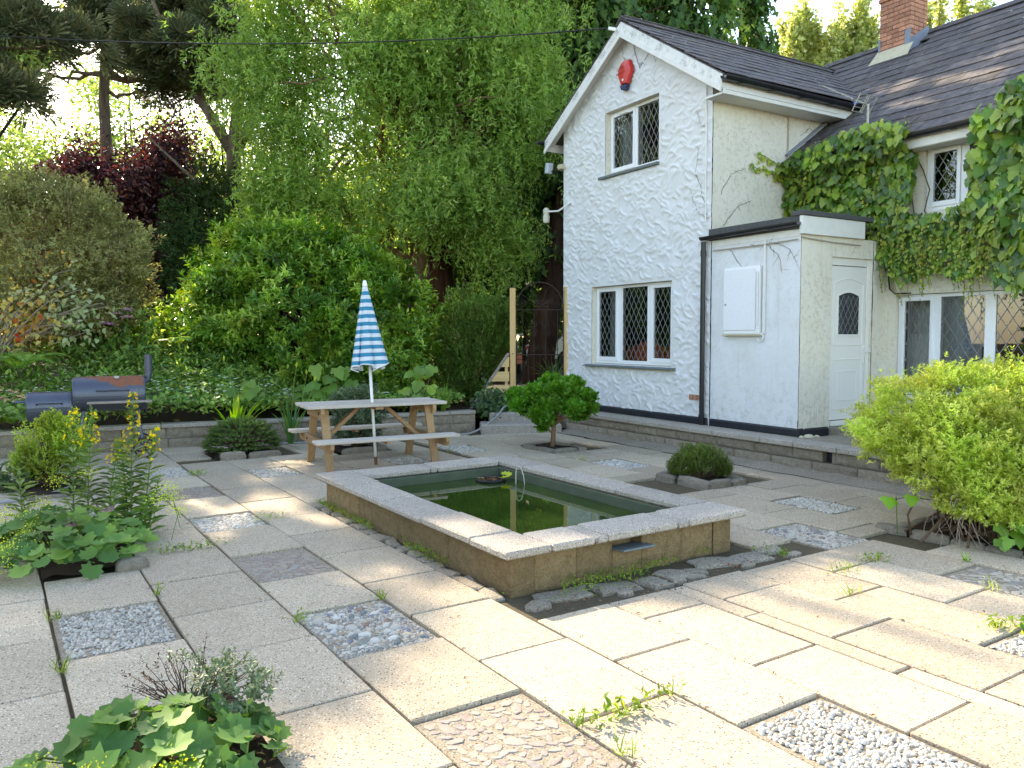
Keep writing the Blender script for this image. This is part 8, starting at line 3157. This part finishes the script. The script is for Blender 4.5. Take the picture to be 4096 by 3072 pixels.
for (x, y, lab, kw) in ((2.17, 2.50, 'bright broad-leaved weed in the joint at the bottom centre', dict(n_=46, r=.06, long=.06, size=.05)), (2.42, 2.53, 'small yellowish weed beside the bright one at the bottom centre', dict(n_=20, r=.05, long=.05)), (1.99, 2.52, 'grassy weed at the corner of the mauve stone panel', dict(n_=24, r=.07)),
                        (1.99, 2.25, 'mossy weed on the edge of the mauve stone panel', dict(n_=14, r=.05, size=.02)), (1.30, 6.28, 'spreading weed in the joint below the cobble panel at left', dict(n_=70, r=.09, long=.10)), (1.12, 6.29, 'weed strip in the joint near the lady\'s mantle', dict(n_=40, r=.07, long=.07)),
                        (2.0, 6.95, 'grassy yellow weed on the right edge of the left cobble panel', dict(n_=60, r=.16, mat=L_POP)), (2.0, 9.65, 'weed at the corner of the gravel panel near the smoker', dict(n_=50, r=.10)), (1.42, 8.35, 'weed line beside the back stone panel', dict(n_=36, r=.09, size=.03)),
                        (1.42, 4.33, 'small dark weed at the left corner of the front cobble panel', dict(n_=18, r=.04, size=.03)), (1.96, 4.45, 'moss tuft at the back corner of the front cobble panel', dict(n_=24, r=.05, size=.02)), (.27, 5.15, 'weed at the left corner of the front gravel panel', dict(n_=18, r=.05, size=.025)),
                        (.25, 4.3, 'thin weed in the joint left of the front gravel panel', dict(n_=14, r=.04, size=.02)), (.84, 5.3, 'tiny weed in the joint by the loose brown stone', dict(n_=14, r=.03, size=.025)), (5.22, 3.25, 'grassy weed in the joint right of the pond', dict(n_=50, r=.08, long=.06)), (4.80, 3.22, 'low weed strip in the joint below the right cobble panel', dict(n_=40, r=.07, long=.07, size=.025)),
                        (4.68, 1.98, 'leafy weed at the corner of the far right gravel panel', dict(n_=60, r=.10, size=.05)), (4.55, 2.12, 'low weed clump beside the far right gravel panel', dict(n_=40, r=.09, size=.04)), (5.22, 2.47, 'dry grass weed at the corner of the pale stone panel', dict(n_=14, r=.06, mat=L_POP)), (5.72, 2.88, 'pale sprout at the corner of the pale stone panel', dict(n_=8, r=.03, mat=L_LILY, size=.05)), (4.78, 3.70, 'weed beside the right corner of the pond', dict(n_=16, r=.04)),
                        (4.40, 2.90, 'moss line in the joint near the right slabs', dict(n_=14, r=.03, size=.02, long=.05)), (6.35, 8.05, 'pale weed at the corner of the white pebble panel', dict(n_=18, r=.07, size=.03, mat=L_POP)), (5.3, 9.6, 'weed by the gravel square beyond the table', dict(n_=16, r=.05, size=.03))):
    weed(x, y, lab, **kw)

n = 2600
side = rng.random(n) < .55
tx = np.where(side, rng.uniform(2.7, 4.8, n), 2.60 + rng.normal(0, .03, n))
ty = np.where(side, 3.92 + rng.normal(0, .07, n), rng.uniform(4.0, 7.3, n))
k = vnoise(np.c_[tx, ty, tx * 0], 3.2) > .52
tx, ty = tx[k], ty[k]
P = np.array([pw(a, c_, .02 + .035 * rng.random()) for a, c_ in zip(tx, ty)])
o = leaves('moss', T_LEAF, P, rdir(len(P)) + UP * .7, rdir(len(P)), rng.uniform(.012, .032, len(P)), .009, L_WEED)
tag(o, 'green moss and small weeds along the foot of the pond', kind='stuff')
n = 900
P = np.array([pw(a, c_, .006) for a, c_ in zip(rng.uniform(0, 7, n), rng.uniform(1.2, 11, n))])
o = leaves('leaf_litter', T_LEAF, P, rdir(n) * np.array([1, 1, .1]), UP + rdir(n) * .25, rng.uniform(.008, .030, n), .007, L_LITTER)
tag(o, 'scattered bits of dry leaf on the slabs', kind='stuff')
n = 340
P = np.array([pw(a, c_, rng.uniform(-.006, .01)) for a, c_ in zip(np.r_[rng.uniform(2.6, 4.7, 170), rng.choice([.84, 1.42, 1.98, 2.53, 3.06, 3.70, 4.24, 4.74], 170) + rng.normal(0, .012, 170)], np.r_[3.72 + rng.normal(0, .08, 170), rng.uniform(1.5, 9, 170)])])
o = leaves('red_litter', T_LEAF, P, rdir(n) * np.array([1, 1, .2]), UP + rdir(n) * .3, rng.uniform(.012, .034, n), .012, foliage('reddish_litter', (.12, .035, .02), (.20, .07, .03), (.28, .15, .06), .1))
tag(o, 'reddish dead leaves caught in the joints and beside the pond', kind='stuff')
